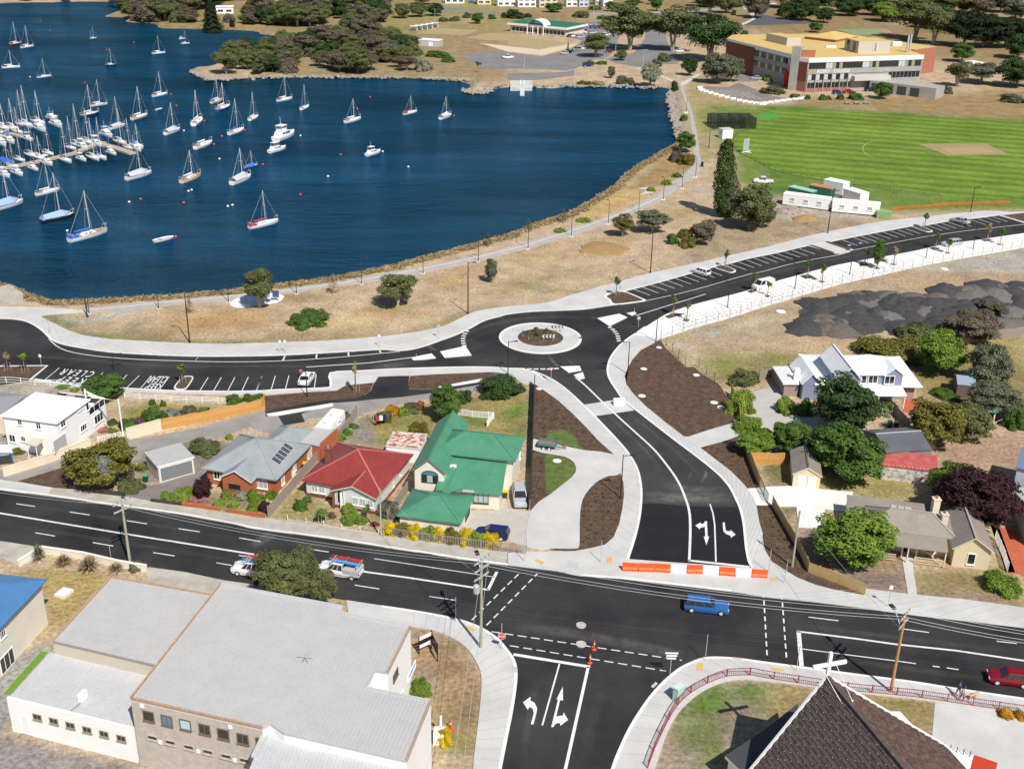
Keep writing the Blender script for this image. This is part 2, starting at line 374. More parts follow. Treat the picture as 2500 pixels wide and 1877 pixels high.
# height: flat land, a bank falling under the water line
D=sdist(GX,GY,shore)
wob=rng.normal(0,.12,GX.shape)
GZ=np.where(D<-3.2,0.0,np.clip(-1.2-(D+wob*(np.abs(D)<8))*.42,-4.5,0.0))
GZ=np.where(D<-3.2,0.0,GZ)
rock=np.clip(1-np.abs(D)/3.5,0,1)[...,None]
cols[:]=cols*(1-rock*.75)+np.array((.21,.17,.125))*rock*.75
ny,nx=GX.shape
me=bpy.data.meshes.new('ground')
vv=np.stack([GX,GY,GZ],-1).reshape(-1,3)
ii=np.arange(ny*nx).reshape(ny,nx)
ff=np.stack([ii[:-1,:-1],ii[:-1,1:],ii[1:,1:],ii[1:,:-1]],-1).reshape(-1,4)
me.vertices.add(len(vv));me.vertices.foreach_set('co',vv.ravel())
me.loops.add(ff.size);me.loops.foreach_set('vertex_index',ff.ravel().astype(np.int32))
me.polygons.add(len(ff));me.polygons.foreach_set('loop_start',np.arange(0,ff.size,4,dtype=np.int32));me.polygons.foreach_set('loop_total',np.full(len(ff),4,np.int32))
me.update(calc_edges=True)
at=me.attributes.new('soil','FLOAT_COLOR','POINT')
at.data.foreach_set('color',np.concatenate([cols.reshape(-1,3),np.ones((len(vv),1))],1).ravel())
gm=mat('ground_soil_and_dry_grass',(.3,.22,.12),.95,(.3,.22,.12),.35,.001,3.0,.6,2.2,spec=.1)
n,l,b=nodes_of(gm)
a=n.new('ShaderNodeAttribute');a.attribute_name='soil'
geo=n.new('ShaderNodeNewGeometry')
def tex(n,l,scale,lo,hi,det=4,vec=None,r1=.3,r2=.7):
 t=n.new('ShaderNodeTexNoise');t.inputs['Scale'].default_value=scale;t.inputs['Detail'].default_value=det;t.inputs['Roughness'].default_value=.65
 l.new(vec,t.inputs['Vector']);r=n.new('ShaderNodeMapRange');r.inputs[1].default_value=r1;r.inputs[2].default_value=r2;r.inputs[3].default_value=lo;r.inputs[4].default_value=hi
 l.new(t.outputs[0],r.inputs[0]);return r.outputs[0]
def mul(n,l,x,y,blend='MULTIPLY',fac=1.0):
 m_=n.new('ShaderNodeMix');m_.data_type='RGBA';m_.blend_type=blend;m_.inputs[0].default_value=fac
 l.new(x,m_.inputs[6]);l.new(y,m_.inputs[7]);return m_.outputs[2]
pos=geo.outputs['Position']
c1=mul(n,l,a.outputs['Color'],tex(n,l,.22,.72,1.28,9,pos))
c2=mul(n,l,mul(n,l,c1,tex(n,l,1.9,.55,1.45,8,pos)),tex(n,l,8.0,.75,1.25,4,pos))
gr=n.new('ShaderNodeRGB');gr.outputs[0].default_value=(.62,.95,.38,1)
gx=mul(n,l,c2,gr.outputs[0])
mixg=n.new('ShaderNodeMix');mixg.data_type='RGBA';l.new(tex(n,l,.11,0,.35,7,pos,.54,.72),mixg.inputs[0]);l.new(c2,mixg.inputs[6]);l.new(gx,mixg.inputs[7])
l.new(mixg.outputs[2],b.inputs['Base Color'])
struct(link('ground',me));me.materials.append(gm)
wm=mat('bay_water',(.004,.03,.055),.6,spec=0)
n,l,b=nodes_of(wm);b.inputs['IOR'].default_value=1.33
pos=n.new('ShaderNodeNewGeometry').outputs['Position']
mp=n.new('ShaderNodeMapping');mp.inputs['Rotation'].default_value=(0,0,.28);mp.inputs['Scale'].default_value=(.22,.62,1);l.new(pos,mp.inputs['Vector'])
h1=tex(n,l,1.05,0,1,5,mp.outputs[0]);h2=tex(n,l,.30,0,1,3,mp.outputs[0])
ad=n.new('ShaderNodeMath');ad.operation='MULTIPLY_ADD';ad.inputs[1].default_value=1.6;l.new(h2,ad.inputs[0]);l.new(h1,ad.inputs[2])
mp2=n.new('ShaderNodeMapping');mp2.inputs['Rotation'].default_value=(0,0,-.1);mp2.inputs['Scale'].default_value=(.35,1.3,1);l.new(pos,mp2.inputs['Vector'])
calm=tex(n,l,.022,.45,1.0,4,mp2.outputs[0],.35,.6)
bp=n.new('ShaderNodeBump');bp.inputs['Distance'].default_value=.9;l.new(calm,bp.inputs['Strength']);l.new(ad.outputs[0],bp.inputs['Height']);l.new(bp.outputs[0],b.inputs['Normal'])
dk=n.new('ShaderNodeRGB');dk.outputs[0].default_value=(.003,.027,.047,1);lt=n.new('ShaderNodeRGB');lt.outputs[0].default_value=(.007,.055,.115,1)
mx=n.new('ShaderNodeMix');mx.data_type='RGBA';l.new(tex(n,l,.02,0,1,6,mp2.outputs[0],.36,.64),mx.inputs[0]);l.new(dk.outputs[0],mx.inputs[6]);l.new(lt.outputs[0],mx.inputs[7]);l.new(mx.outputs[2],b.inputs['Base Color'])
gl_=n.new('ShaderNodeBsdfGlossy');gl_.inputs['Color'].default_value=(.4,.68,1,1);gl_.inputs['Roughness'].default_value=.07;l.new(bp.outputs[0],gl_.inputs['Normal']);fr=n.new('ShaderNodeFresnel');fr.inputs['IOR'].default_value=1.33;l.new(bp.outputs[0],fr.inputs['Normal']);fm=n.new('ShaderNodeMath');fm.operation='MULTIPLY';fm.inputs[1].default_value=.6;l.new(fr.outputs[0],fm.inputs[0]);ms=n.new('ShaderNodeMixShader');l.new(fm.outputs[0],ms.inputs[0]);l.new(b.outputs[0],ms.inputs[1]);l.new(gl_.outputs[0],ms.inputs[2]);l.new(ms.outputs[0],n['Material Output'].inputs['Surface'])
wb=MB();wb.poly([(-2600,60,WATER_Z),(2600,60,WATER_Z),(2600,3500,WATER_Z),(-2600,3500,WATER_Z)])
struct(wb.build('water',wm))
# surface materials
ASPH=mat('new_asphalt',(.017,.0165,.018),.85,(.05,.048,.048),.09,.22,2.6,.25,12,spec=.16,detail=10)
ASPHG=mat('greyer_new_asphalt',(.033,.032,.032),.85,(.06,.058,.057),.12,.22,2.6,.2,12,spec=.16,detail=9)
ASPHN=mat('fresh_black_asphalt',(.015,.0147,.017),.8,(.022,.0215,.024),.3,.28,9,.25,22,spec=.16)
ASPHO=mat('worn_grey_asphalt',(.23,.215,.20),.9,(.31,.295,.27),.35,.12,12,.2,22,spec=.2)
ASPHP=mat('car_park_asphalt',(.17,.165,.165),.9,(.23,.22,.215),.1,.12,12,spec=.2)
CONC=mat('new_concrete',(.45,.445,.43),.85,(.56,.555,.535),.22,.07,14,.1,14,spec=.3,detail=9)
CONCW=mat('white_concrete',(.66,.65,.62),.85,(.74,.73,.70),.3,.05,14,spec=.3)
CONCO=mat('old_stained_concrete',(.34,.31,.26),.9,(.48,.45,.39),.5,.10,9,.2,12,spec=.2)
KERB=mat('kerb_concrete',(.66,.65,.62),.85,(.74,.73,.70),.8,.04,10,spec=.3)
PAINTW=mat('white_road_paint',(.78,.78,.76),.7,(.58,.58,.57),1.8,.08,9,detail=9)
PROM=mat('promenade_concrete',(.36,.325,.29),.88,(.43,.39,.35),.3,.06,12)
MULCH=mat('bark_mulch',(.07,.045,.031),.95,(.125,.086,.06),.9,.6,6.0,1,6,spec=.1,detail=9)
LAWN=mat('young_lawn',(.055,.11,.02),.95,(.15,.17,.055),1.1,.35,9,.5,9,spec=.1)
PATH=mat('grey_path',(.36,.335,.31),.9,(.42,.39,.36),.4,.08,10)
def sheet(name,px,z,m,z0=None,sm=0,closed=True):
 pts=smooth(px,sm,True)if sm else px
 mb=MB();mb.prism([(p.x,p.y)for p in GL(pts)],z if z0 is None else z0,z,0)if z0 is not None else mb.poly([(p.x,p.y,z)for p in GL(pts)])
 if z0 is None:
  f=mb.f[0];A=sum(mb.v[i-1][0]*mb.v[i][1]-mb.v[i][0]*mb.v[i-1][1]for i in range(len(mb.v)))
  if A<0:mb.f[0]=f[::-1]
 return struct(mb.build(name,m))
def lines(name,L,z,m,kind=True):
 """painted lines: (points px, width m)"""
 mb=MB()
 for px,wd in L:mb.strip(GL(px),wd,z)
 for i,f in enumerate(mb.f):mb.f[i]=f
 return struct(mb.build(name,m))if kind else mb.build(name,m)
ZR,ZM=.02,.028
# --- main street and side street
far_kerb=T(0,2,(-900,830),(0,955),(400,1005),(950,1085),(1500,1160),(2000,1250))+T(1,2,(0,1283),(620,1365),(1100,1440),(1500,1500),(1790,1545))+T(2,2,(0,1592),(400,1640))+T(2,3,(600,30),(960,58),(1240,90),(1500,120),(1880,165))+T(3,3,(0,203),(300,235),(700,285),(1000,325),(1300,365),(1700,410),(2212,470),(3000,560))
near_kerb_l=T(0,2,(-900,1250),(0,1388),(250,1425),(400,1457),(700,1505),(950,1550),(1240,1607),(1560,1659))+T(0,3,(1900,72))+T(1,3,(0,105),(400,170),(800,240),(1080,285),(1350,325),(1600,370),(1750,405),(1880,450),(2000,515),(2080,580),(2150,665))+T(2,3,(50,725),(76,800),(80,900),(65,1040),(35,1220),(0,1390),(-60,1700),(-130,2100))
near_kerb_r=T(2,3,(780,2000),(870,1659),(930,1500),(1010,1330),(1100,1180),(1200,1040),(1310,920),(1430,820),(1540,762),(1660,722),(1800,718),(1960,730))+T(3,3,(0,755),(430,812),(880,872),(1300,927),(1600,975),(2212,1065),(3000,1170))
sheet('road',smooth(far_kerb,3)+smooth(near_kerb_r,3)[::-1]+smooth(near_kerb_l,3)[::-1],ZR,ASPH)
# --- new street from the roundabout, closed with barriers
st_l=T(2,2,(200,-45),(310,0),(400,50),(500,125),(620,237),(720,335),(850,470),(950,580),(1020,670),(1080,780),(1105,880),(1115,980),(1110,1090),(1095,1200),(1060,1350),(1000,1535))
st_r=T(2,2,(832,-60),(840,0),(870,60),(910,120),(960,190),(1070,283),(1200,385),(1400,540),(1560,660),(1700,770),(1800,860),(1870,950),(1915,1040),(1945,1105),(1975,1220),(1990,1350),(2000,1450),(2022,1560),(2050,1612))
st_poly=smooth(st_l,3)+smooth(st_r,3)[::-1]
sheet('road',st_poly,ZR+.001,ASPHG)
sheet('road',T(2,2,(1113,1070),(1112,1090),(1095,1200),(1060,1350),(1000,1535),(2048,1610),(2022,1560),(2000,1450),(1990,1350),(1975,1220),(1944,1102),(1500,1090),(1260,1068)),ZR+.005,ASPHN)
sheet('road',T(2,2,(624,238),(955,187),(1068,283),(722,334)),ZR+.006,CONC)
# --- roundabout road with its bays
n_kerb=T(0,1,(-900,1130),(-200,1108),(0,1105),(120,1110),(220,1130),(300,1170),(360,1215),(410,1265),(470,1303),(560,1330),(700,1355),(900,1385),(1100,1400),(1400,1415),(1700,1423))+T(1,1,(0,1420),(250,1413),(530,1398),(800,1382),(1060,1366),(1150,1370),(1230,1375),(1330,1365),(1450,1335),(1560,1295),(1700,1245),(1830,1185),(1950,1120),(2080,1085))+T(2,1,(0,1068),(200,1045),(450,1035),(650,1025),(850,995),(1000,975),(1100,955),(1150,940))
bays_back=T(2,1,(1150,940),(980,873),(1130,835),(1320,785),(1540,722),(1740,668),(1900,632),(2010,600),(2212,560))+T(3,1,(130,548),(385,488),(600,450),(770,415),(1050,362),(1250,325),(1370,318),(1590,278),(1800,256),(1990,232),(2100,262),(2212,298),(2700,235))
s_kerb=T(2,1,(832,1530),(850,1450),(900,1370),(980,1290),(1080,1220),(1160,1175),(1260,1110),(1350,1060),(1500,1005),(1700,950),(1900,900),(2212,812))+T(3,1,(130,785),(280,745),(440,700),(640,650),(850,610),(1060,575),(1300,530),(1500,485),(1700,455),(1840,438),(2000,413),(2212,383),(2700,318))
l_low=T(0,1,(-900,1640),(0,1660))+T(0,2,(300,20),(690,78),(1040,96),(1460,118),(1920,124),(2212,119))+T(1,2,(150,112),(400,102),(637,90))+T(1,1,(637,1560),(900,1541),(1200,1524),(1500,1514),(1800,1508),(2000,1510))+T(2,1,(0,1520),(100,1522),(200,1545),(280,1585),(330,1625))
sheet('road',smooth(n_kerb,3)+bays_back[1:]+smooth(s_kerb,3)[::-1]+T(2,1,(835,1610))+T(2,2,(845,20),(400,60))+smooth(l_low,2)[::-1],ZR-.002,ASPH)
# --- lane behind the houses
sheet('lane',T(0,2,(-400,950),(-400,850),(0,800),(760,640),(1080,530),(1640,440),(2212,280))+T(1,2,(100,290),(480,240),(860,205),(1250,170),(1560,110),(1930,60),(1900,120),(1560,165),(1040,270),(880,330),(780,545),(700,540),(880,300),(740,330),(480,350),(250,430),(200,500),(0,440))+T(0,2,(2100,420),(1900,500),(1600,550),(1230,620),(1180,700),(650,760),(150,880),(0,870)),.012,ASPHO)
sheet('lane',T(1,2,(1022,-8),(1312,-8),(1300,60),(1310,105),(1430,108),(1560,95),(1930,38),(1930,62),(1560,128),(1250,170),(1000,190),(860,207),(640,222),(420,305),(400,310),(430,380),(250,410),(205,332),(100,335),(95,290),(400,230),(620,195),(760,185),(860,175),(940,150),(990,110),(1010,60)),.018,ASPH)
sheet('driveway',T(0,2,(1060,1008),(1190,920),(1340,905),(1640,815),(1760,815),(1640,900),(1640,1010),(1390,1010),(1340,1040),(1275,1050)),.014,mat('brown_paving',(.17,.145,.135),.9,(.22,.19,.175),.6,.2,6))
# --- raised concrete footpaths
ZP=.13
foot_n=T(0,1,(-900,1000),(0,1000),(400,1010),(660,1030),(690,1045),(500,1062),(345,1080),(450,1140),(600,1210),(720,1246),(950,1276),(1400,1302),(1800,1316))+T(1,1,(0,1310),(300,1300),(600,1290),(900,1268),(1200,1240),(1400,1210),(1600,1165),(1700,1120),(1800,1070),(1900,1035),(2050,1010))+T(2,1,(0,1000),(200,985),(350,965),(500,915),(650,870),(800,825),(950,790),(1100,745),(1350,685),(1700,610),(2212,490))+T(3,1,(400,405),(700,340),(1000,285),(1400,240),(1800,200),(1900,192),(2212,200),(2700,140))
sheet('footpath',smooth(foot_n,3)+bays_back[::-1]+smooth(n_kerb[:-1],3)[::-1],ZP,CONC,0)
foot_prom_low=T(2,1,(1290,1275),(1500,1200),(1700,1140),(1900,1085))+T(3,1,(0,1005),(200,945),(400,885),(700,800),(1000,735),(1300,665),(1700,590),(2212,500),(2700,400))
PAVE=mat('white_paving',(.68,.67,.64),.85,(.76,.75,.72),.4,.05,10)
prom=sheet('paved_promenade',T(2,1,(1060,1240),(1160,1177))+smooth(s_kerb[5:],3)+smooth(foot_prom_low,3)[::-1],ZP+.001,PAVE,0)
f4_out=T(2,1,(1250,1300),(1120,1370),(1050,1450),(1010,1520),(985,1590))+T(2,2,(985,0),(1000,70),(1060,150),(1160,250),(1300,365),(1480,505),(1620,600),(1750,700),(1880,800),(1960,880),(2020,945),(2070,1020),(2100,1110),(2120,1230),(2150,1330))+T(3,2,(0,1400),(30,1470),(80,1560),(200,1640))+T(3,3,(300,50),(450,110),(600,150),(860,197),(876,145),(1230,187),(1700,232),(2212,302),(3000,400))
sheet('footpath',smooth(T(2,1,(1290,1272),(1180,1165),(1080,1222),(980,1290),(900,1370),(850,1450),(832,1530))+st_r[1:],3)+[far_kerb[-13+i]for i in range(0)]+T(2,3,(1880,165))+T(3,3,(0,203),(300,235),(700,285),(1000,325),(1300,365),(1700,410),(2212,470),(3000,560))+f4_out[::-1],ZP,CONC,0)
f5=T(2,2,(220,62),(320,130),(430,210),(540,310),(650,420),(760,540),(850,620),(895,660),(920,720),(950,820),(975,900),(980,1000),(965,1120),(940,1240),(890,1360),(820,1420),(700,1450),(560,1475),(160,1480),(0,1488))
sheet('footpath',T(1,1,(1020,1640),(830,1659))+T(1,2,(760,80),(700,115),(400,130))+T(0,2,(2212,150),(1900,152),(1040,130),(690,105),(300,45),(300,22))+l_low[2:]+st_l[1:]+T(2,2,(930,1600))+T(2,3,(600,30))+T(2,2,(400,1640),(0,1592))+f5[::-1]+T(2,1,(130,1655))+T(2,1,(0,1570))+T(1,1,(2000,1548),(1700,1562),(1400,1575),(1320,1580),(1200,1583),(1050,1590)),ZP,CONC,0)
sheet('footpath',T(2,2,(932,1600),(1000,1537),(2050,1612))+T(2,3,(1880,165),(1500,120),(1240,90),(960,58),(602,31)),.06,CONC,0)
f6_up=T(0,2,(-900,750),(0,870),(200,900),(450,940),(600,952),(1060,1012),(1270,1052),(1540,1092),(1860,1137))+T(1,2,(0,1187),(280,1217),(640,1262),(900,1302),(1100,1332),(1300,1362),(1700,1422),(2000,1467),(2140,1482))
sheet('footpath',f6_up+T(2,2,(-20,1588))+far_kerb[:11][::-1],ZP-.01,CONCO,0)
sheet('footpath',T(0,2,(0,872),(200,902),(440,940),(400,1003),(0,955)),ZP-.004,CONC,0)
sheet('footpath',T(0,2,(-900,1260),(0,1390),(250,1427),(400,1460),(250,1580),(140,1590),(0,1530),(-900,1400)),ZP,CONCO,0)
sheet('footpath',T(0,3,(1255,-40),(1560,2),(1900,74))+T(1,3,(0,107),(0,230))+T(0,3,(1790,190),(1240,80)),ZP-.02,CONCO,0)
f7_in=T(1,3,(1350,465),(1500,490),(1650,545),(1780,630),(1870,750),(1920,900),(1900,1200),(1860,1530),(1850,1659),(1830,1900))
sheet('footpath',smooth(T(1,3,(780,240),(1080,286),(1350,326),(1600,371),(1750,406),(1880,451),(2000,516),(2080,581),(2150,666))+T(2,3,(50,725),(76,800),(80,900),(65,1040),(35,1220),(0,1390),(-60,1700)),3)+smooth(f7_in,3)[::-1]+T(1,3,(1000,400),(800,360)),ZP,CONC,0)
f8_in=T(2,3,(1100,2000),(1240,1659),(1290,1500),(1380,1280),(1480,1140),(1620,1020),(1780,940),(1950,905))+T(3,3,(0,918),(370,960),(820,1020),(1280,1070),(1750,1140),(2212,1205),(3000,1310))
sheet('footpath',smooth(near_kerb_r,3)+smooth(f8_in,3)[::-1],ZP,CONC,0)
sheet('church_forecourt',T(3,3,(1460,1098),(1750,1140),(2212,1205),(3000,1310),(3000,2000),(1700,1950),(1435,1390)),.05,CONC,0)
# kerb stones along the roads
def kerbstone(px,off=0.0,w=.32,z=ZP+.012,sm=3):
 mb=MB();mb.kerb(GL(smooth(px,sm)),w,0,z,0,off);struct(mb.build('kerb',KERB))
kerbstone(n_kerb[:-1],.16);kerbstone(st_l,.16);kerbstone(T(2,1,(1160,1175),(1080,1220),(980,1290),(900,1370),(850,1450),(832,1530))+st_r[1:],.16)
kerbstone(l_low[2:],-.16);kerbstone(near_kerb_l[-16:],-.16);kerbstone(near_kerb_r,-.16);kerbstone(far_kerb,.16,z=ZP-.002);kerbstone(s_kerb[5:],-.12,.24);kerbstone(bays_back[1:],.14,.26,sm=1)
# --- promenade by the water
pr_up=T(0,1,(660,1020),(1100,972),(1400,945),(1700,920),(2050,890))+T(1,1,(100,870),(300,840),(600,800),(900,755),(1200,700),(1500,640),(1800,585),(2000,540))+T(2,1,(0,495),(170,450),(400,380),(550,325),(700,280),(900,215),(1100,130),(1300,30))+T(2,0,(1330,1570),(1440,1500),(1530,1430),(1565,1390))
pr_lo=T(0,1,(690,1055),(1050,1035),(1350,1000),(1600,975),(1950,950))+T(1,1,(100,905),(350,880),(600,840),(900,805),(1200,755),(1430,715),(1700,660),(1890,620))+T(2,1,(0,548),(170,510),(530,405),(850,300),(1100,195),(1310,95))+T(2,0,(1500,1540),(1590,1490),(1640,1400))
sheet('promenade',smooth(pr_up,3)+smooth(pr_lo,3)[::-1],.05,PROM,0)
sheet('path',T(2,0,(1565,1390),(1570,1200),(1550,1100),(1530,950),(1490,850),(1460,760),(1440,700),(1480,740),(1510,830),(1560,960),(1600,1150),(1615,1290),(1640,1400)),.045,PATH)
sheet('path',T(2,0,(1480,730),(1640,620),(1600,625),(1450,710)),.043,CONC);sheet('path',T(2,0,(1440,700),(1300,640),(1180,590),(1080,570),(1090,580),(1290,650),(1430,715)),.041,CONC)
sheet('path',T(2,0,(1090,1590),(1180,1580),(1230,1620))+T(2,1,(1220,40),(1100,60),(1160,30),(1130,10)),.048,CONC)
sheet('plaza',smooth(T(0,1,(1940,965),(2050,900),(2130,880))+T(1,1,(160,885),(250,905),(240,940),(190,970),(60,990),(-40,1000))+T(0,1,(2050,1010),(1970,1005)),2,True),.055,CONCW)
mid=[tuple((Vector(a_)+Vector(b_))/2)for a_,b_ in zip(smooth(pr_up,3)[:-4],smooth(pr_lo,3)[:-4])]
lines('promenade_line',[(T(0,1,(660,1032),(1000,1005),(1340,965),(1600,945),(1930,912))+T(1,1,(90,882),(340,855),(600,818),(905,775),(1200,722),(1440,675),(1700,622),(1890,580))+T(2,1,(0,520),(170,478),(530,362),(850,255),(1100,160),(1310,60)),.22)],.056,PAINTW)
# --- mulch beds and little lawns
ZB=.105
sheet('mulch_bed',f5[:-2]+T(2,2,(160,1440),(190,1130),(205,600),(222,300)),ZB,MULCH,0)
sheet('driveway',smooth(T(2,2,(214,530),(270,545),(420,575),(650,625),(893,660),(948,820),(850,840),(750,890),(680,960),(630,1040),(610,1150),(605,1300),(603,1425),(570,1453),(400,1452),(162,1440),(190,1135),(350,1000),(540,850),(575,780),(550,720),(480,680),(380,660),(208,620)),2,True),ZB+.02,CONC,0)
sheet('driveway',T(2,2,(0,1110),(190,1135),(162,1440),(0,1385))+T(1,2,(1760,1305),(1830,1130),(2050,1130),(2120,1000)),.06,mat('pale_brown_paving',(.42,.38,.34),.9,(.48,.44,.39),.8,.08,8),0)
sheet('lawn',smooth(T(2,2,(325,540),(330,485),(370,452),(460,450),(540,480),(580,530),(600,580),(648,620),(500,588),(335,555)),2,True),ZB+.012,LAWN)
sheet('lawn',smooth(T(2,2,(320,662),(390,668),(480,692),(550,732),(572,780),(540,846),(350,993),(318,930),(315,750)),2,True),ZB+.012,LAWN)
sheet('mulch_bed',T(2,1,(1285,1280),(1330,1350),(1500,1510),(1570,1510),(1640,1570),(1780,1659))+T(2,2,(1790,80),(1850,170),(1890,280),(1912,390),(1700,450),(1520,510),(1480,505),(1300,365),(1160,250),(1060,150),(1000,70),(985,0))+T(2,1,(985,1590),(1010,1520),(1050,1450),(1120,1370),(1240,1302)),ZB,MULCH,0)
sheet('driveway',T(2,2,(1520,510),(1700,450),(1912,390),(1960,440),(1940,505),(1830,545),(1620,600),(1480,505)),ZB+.015,CONC,0)
sheet('mulch_bed',T(2,2,(1620,602),(1830,546),(1935,505),(2000,640),(2090,870),(2120,940),(2020,945),(1960,880),(1880,800),(1750,700)),ZB,MULCH,0)
sheet('driveway',T(2,2,(2022,946),(2120,940),(2190,930))+T(3,2,(70,930),(270,925),(480,950),(770,975),(740,1140),(530,1115),(520,1280),(310,1270),(290,1095),(150,1095),(60,1085),(0,1088))+T(2,2,(2095,1088),(2070,1020)),ZB+.015,CONCW,0)
sheet('mulch_bed',T(2,2,(2096,1090))+T(3,2,(75,1088),(180,1250),(290,1400),(370,1560),(385,1650))+T(3,3,(860,190),(600,148),(450,108),(300,48))+T(3,2,(200,1638),(80,1558),(30,1468))+T(2,2,(2150,1330),(2120,1230)),ZB,MULCH,0)
sheet('garden_path',T(3,2,(1170,1450),(1270,1500),(1280,1659))+T(3,3,(1310,190),(1232,186))+T(3,2,(1200,1640)),.07,CONC,0)
sheet('driveway',T(3,2,(-60,120),(90,90),(230,130),(320,300),(480,340),(480,450),(160,420),(-20,480),(-130,500)),.04,mat('grey_driveway',(.40,.385,.36),.9,(.46,.44,.41),.3,.06,8),0)
sheet('mulch_bed',T(1,1,(790,1659),(870,1610),(1020,1590))+T(1,2,(1020,0),(1005,60),(985,110),(935,150),(860,178),(760,188),(620,198),(400,232),(95,292),(95,200),(60,165),(400,135),(700,118),(760,82)),ZB-.06,MULCH,0)
sheet('mulch_bed',T(1,1,(1320,1585),(1500,1572),(1750,1562),(1980,1552),(2212,1570))+T(1,2,(2212,10),(1930,30),(1560,92),(1430,105),(1310,102),(1300,60)),ZB-.06,MULCH,0)
sheet('mulch_bed',T(0,1,(-200,1520),(0,1508),(395,1503),(255,1612),(0,1598),(-200,1590)),ZB,MULCH,0)
kerbstone(T(0,1,(-200,1512),(0,1503),(400,1500),(255,1618)),0,.3,sm=1)
sheet('garden_bed',T(0,2,(150,880),(560,755),(640,760),(620,900),(600,945),(450,936)),.03,MULCH,0)
sheet('concrete_strip',T(1,2,(105,318),(660,228),(672,240),(660,250),(200,330),(115,332)),.15,CONCW,0)
sheet('concrete_strip',T(1,2,(1545,90),(1925,20),(1930,40),(1560,100)),.15,CONCW,0)
# roundabout and splitter islands
cc=GT(2,1,275,1265);cc.x-=.05
ring=[(cc.x+7.1*math.cos(i*PI/36),cc.y+7.1*math.sin(i*PI/36))for i in range(72)]
mb=MB();mb.prism(ring,0,.12);mb.kerb(ring+ring[:2],.45,0,.17,1,.1);struct(mb.build('roundabout_apron',[CONC,KERB]))
mb=MB();mb.lathe((cc.x+.05,cc.y+.1,0),[(3.95,0),(3.95,.2),(2.6,.38),(1.0,.5),(.1,.52)],40);struct(mb.build('roundabout_mulch',MULCH,smooth=False))
for i,px in enumerate((T(1,1,(1330,1440),(1360,1425),(1500,1398),(1535,1435),(1440,1447),(1345,1452)),T(1,1,(1570,1382),(1785,1335),(1836,1412),(1608,1432)),T(2,1,(752,1100),(940,1063),(1007,1092),(855,1167)),T(2,1,(1000,1057),(1070,1045),(1084,1060),(1045,1078)),T(2,1,(440,1508),(605,1502),(620,1540),(510,1558)))):
 sheet('traffic_island',px,.14,CONCW,0)
mb=MB();hp=[GT(2,1,*q)for q in((553,1580),(632,1555),(648,1605),(600,1615))];struct(sheet('traffic_island',T(2,1,(553,1580),(632,1555),(648,1605),(600,1615)),.14,CONCW,0))
# tree pits and bay islands
def island(px,hole=True):
 mb=MB();P=GL(smooth(px,3,True));mb.prism([(p.x,p.y)for p in P],0,ZP+.02);o=struct(mb.build('bay_island',KERB))
 c=sum(P,Vector())/len(P);Q=[c+(p-c)*.88-(p-c).normalized()*.08 for p in P]
 mb=MB();mb.prism([(p.x,p.y)for p in Q],0,ZP+.035);mb.build('mulch',MULCH,o)
island(T(2,1,(812,908),(955,868),(1140,935),(1160,950),(1110,962),(890,985),(850,945)))
island(T(2,1,(1735,668),(1800,650),(1880,672),(1925,700),(1890,716),(1840,705)))
island(T(3,1,(1250,318),(1330,322),(1420,352),(1440,368),(1400,372),(1350,360)))
island(T(0,1,(1465,1690),(1540,1600),(1600,1588),(1632,1600),(1600,1660),(1550,1706)))
sheet('traffic_island',T(3,1,(385,488),(525,455),(770,518),(740,540),(680,556),(615,553)),.14,CONC,0)
for q in(T(3,1,(395,484),(420,480),(615,546),(590,552)),T(3,1,(530,458),(560,452),(755,518),(725,524))):sheet('mulch_bed',q,.165,MULCH,0)
sheet('mulch_bed',T(3,1,(2030,232),(2212,212),(2700,150),(2700,222),(2212,286)),.145,MULCH,0)
for q in(T(2,1,(1320,1085),(1400,1057),(1500,1060),(1355,1105)),T(2,1,(1470,1118),(1500,1105),(1535,1120),(1505,1132)),T(2,1,(2005,870),(2060,846),(2125,862),(2050,890)),T(3,1,(312,745),(390,730),(445,750),(370,770)),T(3,1,(480,790),(505,780),(535,795),(505,803)),T(3,1,(820,640),(860,630),(905,650),(825,665)),T(3,1,(945,675),(970,665),(1002,680),(970,688)),T(3,1,(990,605),(1080,603),(1010,622)),T(3,1,(1085,645),(1110,637),(1140,650),(1110,655)),T(3,1,(1400,510),(1450,498),(1510,512),(1460,528)),T(3,1,(1540,548),(1565,542),(1595,553),(1570,558)),T(3,1,(1840,440),(1900,428),(1950,440),(1880,453)),T(3,1,(1978,477),(2005,470),(2035,480),(2005,485)),T(3,1,(20,915),(45,905),(75,918),(45,924)),T(2,1,(2165,912),(2190,905),(2212,915),(2190,922))):
 sheet('tree_pit',q,ZP+.006,MULCH)
